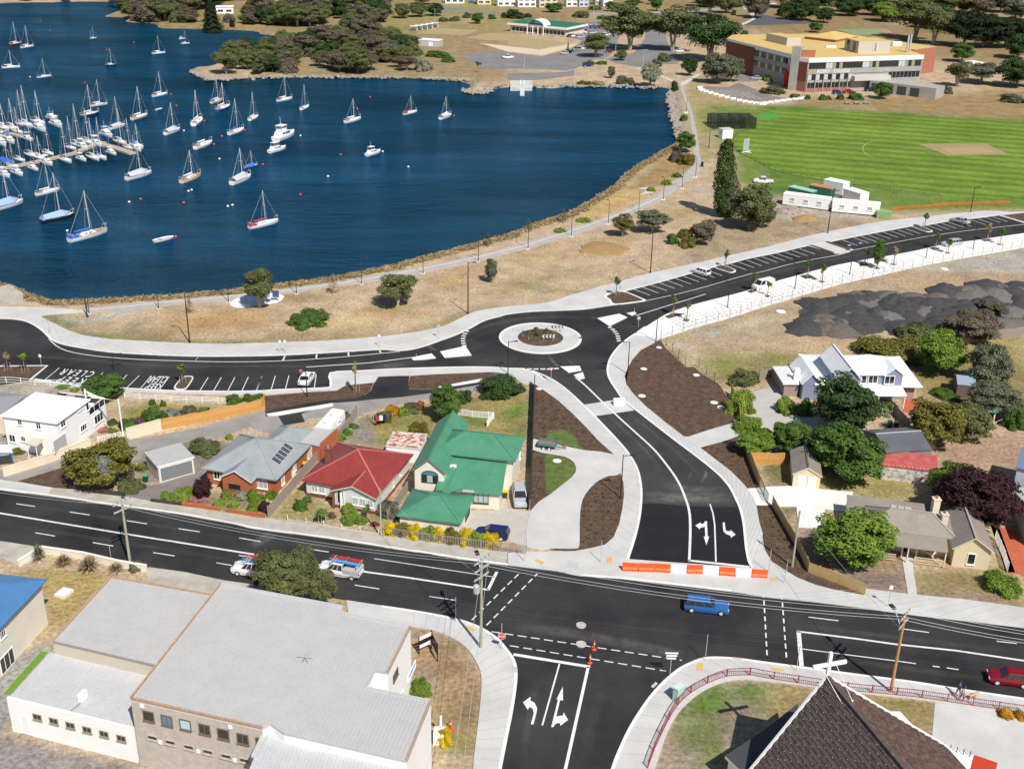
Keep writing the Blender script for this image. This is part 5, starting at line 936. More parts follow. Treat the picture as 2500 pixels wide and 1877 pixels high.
def tiles(E0,dn,along,nr,nc,cw,m,nparts,par):
 """overlapping tile courses down the slope dn from ridge point E0"""
 nn=along.cross(dn).normalized();nn=nn if nn.z>0 else-nn;big=MB();cnt=0;ch_=dn.length/nr;d1=dn.normalized();a1=along.normalized();data=None;rotm=None
 for r_ in range(nr):
  for c_ in range(nc):
   o=E0+d1*(r_*ch_)+a1*(c_*cw+(cw/2 if r_%2 else 0));j=.012*rnd.random()
   P8=[o+a1*x+d1*y+nn*z for z0,z1 in((.0,.0),)for x,y,z in((.01,0,.01),(cw-.015,0,.01),(cw-.015,ch_*1.04,.03),(.01,ch_*1.04,.03),(.01,0,.03),(cw-.015,0,.03),(cw-.015,ch_*1.04,.085+j),(.01,ch_*1.04,.085+j))]
   if cnt<nparts:
    if data is None:q=MB();q.hexa([p-o for p in P8]);data=q.mesh('roof_tile',m)
    ob=link('roof_tile',data,par);ob.location=o-Vector(par.location)
   else:big.hexa(P8)
   cnt+=1
 if big.f:ob=big.build('roof_tiles',m,par);ob['kind']='stuff'
tiles(AP+Vector((0,0,.02))+rdv.normalized()*.05,LV-AP,rdv,27,26,.6,TILE,300,t);tiles(AP+Vector((0,0,.02))+rdv.normalized()*.05,RV_-AP,rdv,34,26,.6,TILE2,0,t)
mb=MB();nl_=rdv.cross(LV-AP).normalized();nl_=nl_ if nl_.z>0 else-nl_
for r_ in range(1,27):
 for c_ in range(r_%2,26,2):o=AP+(LV-AP)*(r_/27)+rdv.normalized()*(c_*.6+.3)+nl_*.12;mb.box(o,(.035,.035,.03))
o=mb.build('tile_clips',WTRIM,t);o['kind']='stuff'
for e in(LV,RV_):mb=MB();mb.bar(AP+Vector((0,0,.05))-rdv.normalized()*.08,e+Vector((0,0,.05))-rdv.normalized()*.08,.22,.3);mb.build('barge_board',WTRIM,t)
mb=MB();mb.bar(RV_+Vector((.1,0,0)),RV_+rdv+Vector((.1,0,0)),.25,.25);mb.build('gutter',WTRIM,t);mb=MB();mb.bar(AP+Vector((0,0,.12)),AP+rdv+Vector((0,0,.12)),.34,.12);mb.build('ridge_cap',TILE,t)
mb=MB();mb.box(AP+Vector((0,.15,1.15)),(.3,.24,2.7),.28);mb.box(AP+Vector((.05,.15,1.25)),(3.15,.22,.3),.28);cx=mb.build('cross',WTRIM,t)
for px,s_ in((1022,405),-1.0),((1110,385),.8):q=hit(chF(*px),AP,nl_);mb=MB();mb.tube([AP+Vector((.75*s_,.15+.2*s_,1.2)),q],.028,5);mb.lathe((q.x,q.y,q.z),[(.08,0),(.08,.1)],6);mb.build('stay',WTRIM,cx)
al=[G(chF(*p),3.0)for p in((650,402),(335,648),(35,842),(155,957),(700,957))];mb=MB();mb.prism([(p.x,p.y)for p in al],2.7,3.0,1,0,True);mb.build('aisle_roof',[mat('dark_flat_roof',(.05,.05,.055),.7),WTRIM],t);c=sum(al,Vector())/5;mb=MB();mb.prism([tuple((c+(p-c)*.9)[:2])for p in al],0,2.7);mb.build('aisle_wall',WHITE,t)
P=G(chF(1490,500),3.2);mb=MB();mb.hexa([P+Vector(q)for q in((-2,-2,-.3),(1.2,-2,-.3),(.4,.5,-.3),(-2,.5,-.3),(-2,-2,0),(1.2,-2,0),(.4,.5,0),(-2,.5,0))]);mb.build('porch_roof',WTRIM,t)
t=thing('trailer_truck','red and white vehicle with a black ladder rack behind the church','vehicle',G(chF(2000,880),1.0));P=G(chF(2000,900),1.2)
for nm,d,sz,m_ in(('body',(0,0,0),(2.6,1.8,1.2),WTRIM),('canopy',(1.9,-1.0,.1),(2.0,1.9,1.1),mat('red_tarp',(.5,.05,.02),.5))):mb=MB();mb.box(P+Vector(d),sz,-.5);mb.build(nm,m_,t)
for k in range(5):mb=MB();q=P+Vector((-1.0+k*.5,1.2-k*.27,.2));mb.bar(q,q+Vector((0,0,1.0)),.06);mb.build('rack_bar',BLK,t)
# ---- college, upper right
ZC=12.3;cr=[G(clF(*p),ZC)for p in((845,332),(755,318),(690,290),(60,135),(110,100),(890,90),(1330,108),(1660,178),(1955,300))]
t=bld('college','long three storey college building with flat yellow roof, white fascia and brick ends','building',(cr[0].x,cr[0].y,0));CGREY=mat('grey_college_concrete',(.30,.29,.27),.85,(.38,.37,.34),.3,.1,2)
mb=MB();mb.prism([(p.x,p.y)for p in cr],0,ZC-1.5);mb.build('wall',CGREY,t);mb=MB();mb.prism([(p.x,p.y)for p in cr],ZC-1.5,ZC,0,1);mb.build('roof',[WTRIM,RYEL],t)
fa,fb=Vector((cr[0].x,cr[0].y,0)),Vector((cr[8].x,cr[8].y,0));fu=(fb-fa);fL=fu.length;fu.normalize();fn=Vector((fu.y,-fu.x,0));fn=fn if fn.y<0 else-fn
def panel(par,nm,u0,u1,z0,z1,m,d=.12,A=fa,U=fu,N=fn):mb=MB();P=[A+U*u+N*e+Vector((0,0,z))for z in(z0,z1)for u,e in((u0,d),(u1,d),(u1,0),(u0,0))];mb.hexa(P);return mb.build(nm,m,par)
panel(t,'fascia',0,fL,ZC-1.4,ZC+.25,WTRIM,.35);panel(t,'spandrel',.3,fL-.3,6.6,8.4,CGREY,.3);SALM=mat('salmon_panel',(.36,.13,.11),.7);VG=mat('lime_panel',(.28,.31,.17),.6);WG=mat('window_white_blind',(.5,.52,.5),.5)
for i in range(34):
 u=.6+(fL-1.2)*i/34;panel(t,'window',u,u+(fL-1.2)/34-.12,8.5,10.8,(GLASS,GLASS,WG,GLASS,GLASS,VG,GLASS,GLASS,VG,WG,GLASS)[(i*7)%11])
for i in range(11):u=.5+i*1.75;panel(t,'window',u,u+1.55,4.4,6.4,GLASS if i%2 else WG);panel(t,'window',u,u+1.55,1.5,3.4,GLASS);panel(t,'panel',u,u+1.6,.1,1.4,SALM,.2)
for i in range(6):panel(t,'column',.2+i*3.5,.5+i*3.5,0,6.6,CGREY,.5)
for i in range(8):u=fL-14.5+i*1.75;panel(t,'window',u,u+1.5,4.4,6.4,GLASS)
panel(t,'canopy',19.5,fL-15,3.9,5.6,mat('pale_mesh_screen',(.5,.48,.44),.8),2.5)
letter('lettering','ROSNY   COLLEGE',fa+fu*4.3+Vector((0,0,6.9))+fn*.34,fu*14.0,Vector((0,0,1.25)),WTRIM,t,1.1,.01);mb=MB();mb.lathe((0,0,0),[(.55,0),(.55,.05)],14);c=fa+fu*2.3+Vector((0,0,7.5))+fn*.34;mb.v=[tuple(c+fu*x+Vector((0,0,y))+fn*z)for x,y,z in mb.v];mb.build('emblem',mat('orange_emblem',(.6,.25,.04),.6),t)
la=Vector((cr[2].x,cr[2].y,0));lb=Vector((cr[3].x,cr[3].y,0));lu=lb-la;lL=lu.length;lu.normalize();ln=Vector((lu.y,-lu.x,0));ln=ln if ln.y<0 else-ln
panel(t,'brick_end',26,lL,0,ZC-1.0,DBRICK,.1,la,lu,ln)
for i in range(15):
 for z in(4.5,8.4):panel(t,'window',.8+i*1.7,2.1+i*1.7,z,z+2.0,GLASS if i%3 else WG,.12,la,lu,ln)
ea,eb=Vector((cr[1].x,cr[1].y,0)),fa;panel(t,'brick_end',0,(eb-ea).length,3.8,ZC-1.4,DBRICK,.1,ea,(eb-ea).normalized(),Vector(((eb-ea).y,-(eb-ea).x,0)).normalized());panel(t,'panel',0,(eb-ea).length,.1,3.6,SALM,.1,ea,(eb-ea).normalized(),Vector(((eb-ea).y,-(eb-ea).x,0)).normalized())
def cbox(nm,A,B,C,z1,m,mt=None,z0=None):b_=Block(clF,A,B,C,z1);mb=MB();q=[b_.W(0,0),b_.W(b_.Lx,0),b_.W(b_.Lx,b_.Ly),b_.W(0,b_.Ly)];mb.prism([(p.x,p.y)for p in q],ZC-.1 if z0 is None else z0,z1,0,1);mb.build(nm,[m,mt or RYEL],t);return b_
cbox('stair_tower',(690,215),(775,222),(720,200),16.0,CGREY,CGREY,0);cbox('lift_room',(785,245),(915,248),(800,225),15.0,RBRICK);PB=mat('pinkish_concrete',(.5,.45,.4),.8)
cbox('plant_room',(640,130),(775,125),(440,85),15.3,PB);b_=cbox('hall',(1335,165),(1640,160),(1190,130),16.8,PB)
for u in(.45,.5):panel(t,'window',b_.Lx*u,b_.Lx*u+1.6,13.2,16,WG,.1,b_.W(0,0),b_.ux,-b_.uy)
for y in(.2,.65):panel(t,'window',b_.Ly*y,b_.Ly*y+2,13,16.4,GLASS,.1,b_.W(0,0),b_.uy,-b_.ux)
hb=Block(clF,(1110,150),(1330,112),(890,100),13.4);hb.roof(t,'hip',14,RYEL,name='hip_roof');hb.walls(t,RBRICK,.3,ZC-.2,name='upper_wall');b_=Block(clF,(1870,245),(2085,215),(1640,150),10.5);mb=MB();q=[b_.W(0,0),b_.W(b_.Lx,0),b_.W(b_.Lx,b_.Ly),b_.W(0,b_.Ly)];mb.prism([(p.x,p.y)for p in q],0,10.5,0,1);mb.build('brick_wing',[RBRICK,RYEL],t)
for px in((1790,270),(1815,268)):P=G(clF(*px),ZC);mb=MB();mb.tube([P,P+Vector((0,0,6.5))],.4,8);mb.build('flue',RSILV,t)
for i in range(4):P=G(clF(1660+22*i,205),ZC);mb=MB();mb.box(P+Vector((0,0,.8)),(1.0,2,1.6));mb.build('roof_unit',WTRIM,t)
P=G(clF(1060,225),ZC);mb=MB();mb.box(P+Vector((0,0,.4)),(4,1.2,.8));mb.build('roof_unit',WTRIM,t)
an=[G(clF(*p),4.2)for p in((1470,500),(1640,545),(1840,555),(1830,660),(1950,600),(2240,600),(2200,480),(1700,490))];t2=bld('concrete_annex','low grey concrete annex with dark doors in front of the college','building',tuple(G(clF(1700,640))));b_=Block(clF,(1440,540),(1850,590),(1480,490),4.0);mb=MB();q=[b_.W(0,0),b_.W(b_.Lx+9,0),b_.W(b_.Lx+9,9),b_.W(0,9)];mb.prism([(p.x,p.y)for p in q],0,4.0);mb.build('wall',CGREY,t2)
for k in range(4):panel(t2,'door',1.0+k*5,4.4+k*5,.1,3.2,mat('charcoal_door',(.05,.052,.055),.7),.1,b_.W(0,0),b_.ux,-b_.uy)
b_=Block(clF,(175,345),(350,360),(160,305),5.0);t2=bld('white_carport','white carport on thick posts left of the college','carport',base(b_));mb=MB();q=[b_.W(0,0),b_.W(b_.Lx,0),b_.W(b_.Lx,6),b_.W(0,6)];mb.prism([(p.x,p.y)for p in q],3.8,5.0,bottom=True);mb.build('roof',WTRIM,t2)
for x,y in((.4,.4),(b_.Lx*.75,.4),(.4,5.5),(b_.Lx*.75,5.5)):mb=MB();mb.bar(b_.W(x,y,0),b_.W(x,y,3.8),.6);mb.build('post',WTRIM,t2)
P=G(clF(620,600));s_=thing('red_sculpture','upright bright red sculpture beside the college tower','sculpture',P);mb=MB();mb.loft([[P+Vector((x*w,y*.5,z))for x,y in((-1,-1),(1,-1),(1,1),(-1,1))]for z,w in((0,.9),(2,.7),(4,1.0),(6,.8))]);mb.build('body',mat('red_orange_paint',(.65,.05,.01),.5),s_)
b_=Block(tl(3,0),(1765,535),(1870,530),(1770,500),3.2);t2=bld('white_shelter','small white roofed shelter right of the college','shelter',base(b_));mb=MB();q=[b_.W(0,0),b_.W(b_.Lx,0),b_.W(b_.Lx,6),b_.W(0,6)];mb.prism([(p.x,p.y)for p in q],2.9,3.3,bottom=True);mb.build('roof',WTRIM,t2)
for x,y in((.5,.5),(b_.Lx-.5,.5),(b_.Lx-.5,5.5),(.5,5.5)):mb=MB();mb.bar(b_.W(x,y,0),b_.W(x,y,2.95),.25);mb.build('post',CGREY,t2)
# ---- far ground: car parks, roads, bowling greens, courts, oval
sheet('car_park',T(1,0,(1760,480),(1850,455),(2000,430))+T(2,0,(0,440),(280,480),(520,420),(640,345),(450,310),(250,280),(640,270),(650,190),(880,185),(960,260),(900,430),(820,500),(730,500),(560,585),(480,600),(400,590),(0,578))+T(1,0,(2090,590),(1890,560)),.03,ASPHP)
sheet('road',T(2,0,(0,620),(480,612),(560,590),(560,640),(220,680),(0,675)),.032,ASPHP);sheet('road',T(2,0,(1190,108),(1290,108),(1330,300),(1370,430),(1480,480),(1420,545),(1280,545),(1290,570),(1080,565),(900,535),(830,500),(900,470),(1060,450),(1150,340)),.034,ASPHP)
sheet('road',T(2,0,(560,112),(1160,106),(1560,88),(2212,36),(2212,52),(1600,102),(1100,120),(700,126)),.036,mat('pale_far_road',(.3,.29,.28),.9));sheet('road',T(1,0,(1600,75),(1900,95),(2212,120),(2212,132),(1880,112),(1600,100),(1500,140),(1440,140)),.036,ASPHP)
sheet('car_park',T(2,0,(2080,62),(2212,72))+T(3,0,(0,128),(430,190),(380,202),(0,215))+T(2,0,(1980,212),(2092,150)),.03,mat('dark_far_asphalt',(.08,.08,.085),.9));sheet('path',T(2,0,(1870,235),(2000,190),(2060,160),(2040,110),(1980,70),(2000,70),(2085,120),(2095,160),(2010,205),(1890,245)),.035,CONC)
sheet('car_park',T(2,0,(1620,742),(1680,730),(1860,738),(1945,700),(2060,745),(2212,800))+T(3,0,(0,790),(210,835),(100,862),(0,882))+T(2,0,(2140,880),(1900,835),(1700,785)),.03,mat('brown_car_park',(.17,.145,.13),.9,(.22,.19,.17),.1));sheet('car_park',T(2,0,(1950,590),(2110,580),(2110,690),(1910,690)),.03,ASPHP)
lines('bay_line',[seg(2,0,1700+45*i,752+4*i,1790+50*i,800+6*i,.2)for i in range(8)],.04,PAINTW)
BG=mat('bowling_green',(.33,.255,.12),.9,(.36,.28,.14),.2,.05,1);sheet('bowling_green',T(2,0,(0,345),(200,322),(490,362),(260,408),(0,380)),.05,BG);sheet('bowling_green',T(1,0,(1360,285),(1520,240),(1900,255),(1790,300)),.05,BG);sheet('bowling_green',T(1,0,(1790,320),(2000,280))+T(2,0,(60,290),(100,330),(0,345))+T(1,0,(2100,350),(1880,335)),.05,BG)
sheet('path',T(2,0,(0,392),(260,422),(510,380),(600,372),(520,410),(280,470),(0,440))+T(1,0,(1900,365)),.048,mat('pale_sand',(.55,.45,.3),.9,(.6,.5,.35),.3));sheet('court',T(3,0,(620,250),(1040,245),(1110,290),(800,300)),.05,mat('court_green',(.2,.27,.13),.9));sheet('court',T(3,0,(1000,255),(1060,250),(1120,292),(1040,296)),.054,mat('court_red',(.4,.2,.13),.9))
om=mat('striped_oval_turf',(.08,.17,.02),.95,spec=.1);n,l,b=nodes_of(om);g_=n.new('ShaderNodeNewGeometry');mp=n.new('ShaderNodeMapping');mp.inputs['Rotation'].default_value=(0,0,R(-74));l.new(g_.outputs['Position'],mp.inputs['Vector'])
wv=n.new('ShaderNodeTexWave');wv.inputs['Scale'].default_value=.044;wv.inputs['Distortion'].default_value=1.4;wv.inputs['Detail'].default_value=2;wv.inputs['Detail Scale'].default_value=3;l.new(mp.outputs[0],wv.inputs['Vector']);mx=n.new('ShaderNodeMix');mx.data_type='RGBA';mx.inputs[6].default_value=(.098,.162,.021,1);mx.inputs[7].default_value=(.155,.228,.036,1);l.new(wv.outputs['Fac'],mx.inputs[0])
c1=mul(n,l,mx.outputs[2],tex(n,l,.6,.8,1.2,5,g_.outputs['Position']));l.new(mul(n,l,c1,tex(n,l,.05,.8,1.25,3,g_.outputs['Position'])),b.inputs['Base Color'])
oval_edge=T(2,0,(2212,935),(2050,1090),(1960,1120),(1905,1175),(1900,1215),(1925,1262),(1975,1302),(2100,1362),(2212,1425))+T(3,0,(250,1478),(700,1555),(1200,1612),(1520,1650))+T(3,1,(2212,95),(2700,60))+T(3,0,(2700,1060),(2212,1030),(1500,990),(900,955),(300,935))
sheet('oval_turf',smooth(oval_edge,3,True),.03,om)
sheet('pitch',T(3,0,(1315,1216),(1880,1210),(2092,1305),(1570,1316)),.04,mat('worn_pitch',(.33,.24,.12),.95,(.26,.22,.09),.3,.1,2));sheet('pitch',T(3,0,(1500,1250),(1850,1245),(2000,1290),(1600,1298)),.046,mat('bare_pitch',(.38,.25,.13),.95));lines('oval_line',[(smooth(T(3,0,(1000,1185),(900,1205),(855,1240),(855,1275),(890,1310),(940,1330)),3),.25)],.045,mat('faded_line',(.3,.4,.15),.9));sheet('practice_turf',T(2,0,(2110,965),(2212,962))+T(3,0,(130,965),(140,1000),(0,1002))+T(2,0,(2130,1002)),.035,mat('synthetic_turf',(.04,.28,.03),.9))
# ---- bowling club, far houses
b=Block(cbF,(145,440),(1300,545),(330,380),4.4);b2=b.sub(0,b.Lx,0,22,4.4);t=bld('bowling_club','long low clubhouse with dark green roof, white fascia and arched white entrance','building',base(b2));mb=MB();q=[b2.W(0,0),b2.W(b2.Lx,0),b2.W(b2.Lx,22),b2.W(0,22)];mb.prism([(p.x,p.y)for p in q],3.4,4.5,0,1);mb.build('roof',[WTRIM,RGREEN2],t);b2.walls(t,CREAM,1.2,top=3.5)
for i in range(14):b2.win(t,'F',None,b2.Lx/17,2.2,GLASS,mull=0,at=(2+i*(b2.Lx-4)/14,1.5))
mb=MB();c=b2.W(b2.Lx*.5,-1.5,4.0);mb.loft([[c+b2.ux*(5*math.cos(a*PI/10))+b2.uy*y+Vector((0,0,3.2*math.sin(a*PI/10)))for a in range(11)]for y in(0,7)],closed=False,cap=False);mb.build('arched_entrance',WTRIM,t)
for x in(-4.6,-1.5,1.5,4.6):mb=MB();p=b2.W(b2.Lx*.5+x,-1.3);mb.bar(p,p+Vector((0,0,4.2)),.4);mb.build('column',WTRIM,t)
def far_house(x0,x1,y,h,wm_,rm,kind,label,d=8.0):
 a,c=G((x0,y)),G((x1,y));u=(c-a);L=u.length;b_=object.__new__(Block);b_.ux=u.normalized();b_.uy=Vector((-b_.ux.y,b_.ux.x,0));b_.O=Vector((a.x,a.y,0));b_.Lx,b_.Ly,b_.ze,b_.oh,b_.f=L,d,h,.3,None
 t=bld('far_house',label,'house',base(b_));b_.roof(t,kind,16,rm,.3);b_.walls(t,wm_,.3);k=max(2,int(L/3.5));st=2 if h>5 else 1
 for s_ in range(st):
  for i in range(k):b_.win(t,'F',None,L/k*.62,1.4,GLASS,mull=1,at=((i+.5)*(L-.6)/k,1.5+s_*2.8))
for q in((527,571,34,3.6,WHITE,RWHITE,'flat','small white flat roofed house beside the tall dark pine'),(655,700,30,3.4,CREAM,RTAN,'flat','far house with flat tan roof left of the white terraces'),(676,727,36,5.6,WHITE,RPALE,'hip','far white two storey house with balconies above the inlet'),(728,757,36,5.6,mat('charcoal_cladding',(.08,.08,.09),.7),RDARK,'hip','far dark grey roofed house right of the white terraces'),(758,792,34,4.6,RBRICK,CREAM,'hip','far brick house with cream roof'),(787,850,35,4.4,CREAM,mat('navy_roof',(.03,.08,.2),.5),'hip','far house with navy blue roof above the wooded point'),(868,914,30,5.0,WHITE,mat('pale_blue_roof',(.55,.65,.72),.5),'hip','far white house with pale blue roof'),(1086,1135,9,4.0,WHITE,RDARK,'hip','far house at the top edge left of the parked blue car'),(1165,1200,12,4.0,CREAM,mat('terracotta_roof',(.42,.16,.09),.8),'hip','far house with orange terracotta roof at the top edge'),(1214,1262,16,6.2,WHITE,RWHITE,'hip','leftmost big white house above the clubhouse'),(1264,1310,18,6.2,WHITE,RPALE,'flat','white house with ground floor garages above the clubhouse'),(1316,1362,19,6.0,CREAM,RTAN,'hip','cream house above the clubhouse roof'),(1382,1412,17,6.4,WHITE,RPALE,'flat','white house with blue glass above the club car park'),(1413,1438,18,6.4,mat('pale_blue_house',(.5,.55,.65),.7),RWHITE,'flat','pale blue house above the club car park'),(1453,1470,13,5.5,CREAM,RRED,'hip','far cream house with red roof behind the big gum'),(1472,1496,16,5.5,WHITE,RPALE,'flat','far white house beside the red roofed one')):far_house(*q)
b=Block(tl(1,0),(1385,335),(1560,345),(1395,305),2.8);t=bld('greenkeeper_shed','long white shed beside the bowling greens','shed',base(b));b=b.sub(0,b.Lx,0,6);b.roof(t,'flat',0,RWHITE,.3);b.walls(t,mat('grey_shed_boards',(.45,.45,.46),.7),.1);b.win(t,'F',None,2,2.0,WTRIM,name='door',mull=0,at=(b.Lx*.6,1.1))
for i in range(5):P=GT(1,0,1350+44*i,262-7*i);s_=thing('bowls_shelter',ORD[i]+' from the left of the small white shelters by the bowling green','shelter',P,'white shelters by the bowling green');mb=MB();mb.box(P+Vector((0,.9,1.1)),(3.4,.2,2.2));mb.build('back',WTRIM,s_);mb=MB();mb.box(P+Vector((0,0,2.3)),(3.8,2.4,.16));mb.build('roof',WTRIM,s_);mb=MB();mb.box(P+Vector((0,.3,.5)),(3.0,.5,.12));mb.build('bench',mat('navy_bench',(.03,.05,.1),.6),s_)
# ---- site sheds and containers by the oval
a31,a30=tl(3,1),tl(3,0)
def cabin(A,B,C,ze,d,m,label,nw,name='site_cabin',cat='cabin',zb=.25,rm=None):
 b_=Block(a31,A,B,C,ze);b_=b_.sub(0,b_.Lx,0,d,ze);t=bld(name,label,cat,base(b_));mb=MB();q=[b_.W(0,0),b_.W(b_.Lx,0),b_.W(b_.Lx,d),b_.W(0,d)];mb.prism([(p.x,p.y)for p in q],zb,ze-.15);mb.build('wall',m,t)
 mb=MB();c=b_.W(b_.Lx/2,d/2);mb.prism([tuple((c+(p-c)*1.02)[:2])for p in q],ze-.15,ze);mb.build('roof',rm or m,t);b_.oh=0
 for i in range(nw):b_.win(t,'F',None,1.2,.9,mat('barred_window',(.3,.31,.36),.5),mull=2,at=(b_.Lx*(i+.7)/(nw+.4),1.7))
 mb=MB()
 for x in(.1,.5,.9):mb.box(b_.W(b_.Lx*x,d/2,zb/2),(.3,d*.9,zb),math.atan2(b_.ux.y,b_.ux.x))
 mb.build('skid',DFR,t);return b_
cabin((183,45),(572,95),(200,20),2.9,3.0,WHITE,'left one of two long white site cabins with barred windows',3);cabin((600,105),(1000,140),(620,70),2.9,3.0,WHITE,'right one of two long white site cabins with barred windows',3);cabin((690,0),(834,45),(700,-20),3.0,3.0,WHITE,'short white site cabin behind the right long one',0);cabin((525,-75),(690,-40),(560,-100),3.4,3.2,WHITE,'tall white box cabin at the back of the site yard',0)
CG=mat('green_container_steel',(.02,.12,.07),.5,(.03,.16,.1),.6,.1,5);cabin((225,-15),(420,30),(290,-50),2.6,2.5,CG,'green shipping container with mint roof',0,'shipping_container','container',.05,mat('mint_roof',(.3,.55,.42),.6));cabin((400,-30),(590,5),(440,-90),2.8,2.5,CG,'dark green shipping container with faded red roof',0,'shipping_container','container',.05,mat('faded_red_roof',(.48,.2,.13),.7));cabin((975,195),(1100,205),(985,165),1.7,2.0,mat('green_skip_paint',(.16,.33,.07),.6,(.3,.4,.2),2),'lime green waste skip at the end of the white cabins',0,'waste_skip','skip',.05)
b=Block(tl(2,0),(1815,1095),(1905,1090),(1840,1065),2.9);b=b.sub(0,b.Lx,0,3,2.9);t=bld('white_hut','small white hut by the cricket nets','hut',base(b));b.roof(t,'flat',0,RPALE);b.walls(t,WHITE,.05);b.win(t,'L',None,.9,.7,at=(1.2,1.8))
P=GT(2,0,2005,1290);s_=thing('sight_screen','white slatted cricket sight screen on wheels','sight screen',P);
for i in range(7):mb=MB();mb.box(P+Vector((-.9+i*.3,.3*i-.9,2.4)),(.24,.1,3.6),.8);mb.build('slat',mat('screen_grey',(.5,.53,.58),.6),s_)
mb=MB();mb.bar(P+Vector((-1.6,-1.4,.3)),P+Vector((1.6,1.4,.3)),.2);mb.bar(P+Vector((-1,.6,.2)),P+Vector((1.6,-.6,.2)),.2);mb.build('frame',WTRIM,s_)
# cricket nets: frame of posts with dark mesh panels
nb=Block(tl(2,0),(1745,1000),(2100,1000),(1745,880),3.4);nb2=nb.sub(0,nb.Lx,0,9,3.4);s_=thing('cricket_nets','dark mesh cricket practice nets beside the oval','nets',base(nb2))
nm=bpy.data.materials.new('black_netting');nm.use_nodes=True;n,l,b=nodes_of(nm);b.inputs['Base Color'].default_value=(.01,.013,.012,1);tr=n.new('ShaderNodeBsdfTransparent');ms=n.new('ShaderNodeMixShader');ms.inputs[0].default_value=.62;l.new(tr.outputs[0],ms.inputs[1]);l.new(b.outputs[0],ms.inputs[2]);l.new(ms.outputs[0],n['Material Output'].inputs['Surface'])
for i in range(5):
 x=nb2.Lx*i/4
 for y in(0,4.5,9):mb=MB();mb.bar(nb2.W(x,y,0),nb2.W(x,y,3.4),.12);mb.build('post',BLK,s_)
 mb=MB();mb.poly([nb2.W(x,0,0),nb2.W(x,9,0),nb2.W(x,9,3.4),nb2.W(x,0,3.4)]);mb.build('net',nm,s_)
for y in(0.02,8.98):mb=MB();mb.poly([nb2.W(0,y,0),nb2.W(nb2.Lx,y,0),nb2.W(nb2.Lx,y,3.4),nb2.W(0,y,3.4)]);mb.build('net',nm,s_)
mb=MB();mb.poly([nb2.W(0,0,3.4),nb2.W(nb2.Lx,0,3.4),nb2.W(nb2.Lx,9,3.4),nb2.W(0,9,3.4)]);mb.build('net',nm,s_)
# ---- gravel heaps and dirt mounds
GV=[mat('dark_gravel',(.036,.035,.037),.95,(.06,.057,.058),1.5,.3,6,.5,6),mat('grey_gravel',(.10,.095,.09),.95,(.15,.14,.13),1.5,.3,6,.5,6),mat('brown_gravel',(.095,.075,.062),.95,(.14,.115,.1),1.5,.3,6,.5,6)]
def mound(seed,n=18):
 rg=random.Random(seed);mb=MB();ang=[rg.uniform(.8,1.2)for _ in range(n)];rings=[]
 for r_,z in((1.05,-.12),(.85,.12),(.66,.4),(.45,.68),(.25,.88),(.08,.97)):rings.append([(r_*ang[k]*math.cos(2*PI*k/n),r_*ang[k]*math.sin(2*PI*k/n),z*rg.uniform(.85,1.12))for k in range(n)])
 mb.loft(rings);return mb
hpx=T(3,1,(255,1040),(400,985),(700,920),(900,900),(1200,880),(1700,850),(2100,820),(2500,860),(2500,1200),(2100,1190),(1500,1180),(1100,1210),(800,1190),(500,1212),(270,1195),(330,1130));sheet('gravel_spread',[(2240+(x-2240)*.95+rnd.uniform(-2,2),757+(y-757)*.86+rnd.uniform(-.8,.8))for x,y in smooth(hpx,8,True)],.035,GV[0])
MD=[[mound(s_).mesh('gravel_heap',g_,True)for s_ in(1,2)]for g_ in GV];hp_=T(3,1,(255,1040),(700,920),(1200,880),(1700,850),(2100,820),(2500,880),(2500,1200),(2100,1180),(1500,1170),(1100,1200),(500,1210),(270,1190),(400,1110));got=[]
while len(got)<110:
 p=(rnd.uniform(1930,2590),rnd.uniform(690,815))
 if inside_px(p,hp_)and all(abs(p[0]-q[0])+2.4*abs(p[1]-q[1])>20 for q in got):got.append(p)
for p in got:
 k=rnd.choice((0,0,0,0,0,1,2));o=link('gravel_heap',MD[k][rnd.randrange(2)]);o.location=G(p);s_=rnd.uniform(2.6,4.6);o.scale=(s_,s_*rnd.uniform(.75,1.1),rnd.uniform(.9,1.7));o.rotation_euler=(0,0,rnd.uniform(0,6));tag(o,('dark charcoal','pale grey','brownish')[k]+' gravel heap at the '+where(p,hp_)+' of the stockpile','gravel heap','gravel heaps in the stockpile')
for px,r_,h,m_,lb in((T(2,1,(800,510))[0],5.6,.5,mat('clay_soil',(.36,.22,.09),.95,(.3,.18,.07),.5,.2,3),'low orange clay mound on the dry reserve'),(T(3,1,(230,190))[0],4.5,1.3,mat('rubble',(.2,.14,.1),.95,(.36,.3,.25),.9,.3,3,contrast=.1),'heap of brown rubble in front of the site cabins'),(T(3,1,(370,260))[0],3.2,1.0,MATS['clay_soil'],'heap of pale dry cuttings beside the rubble')):o=link('dirt_mound',mound(int(r_*10)).mesh('dirt_mound',m_,True));o.location=G(px);o.scale=(r_,r_*.9,h);tag(o,lb,'mound')
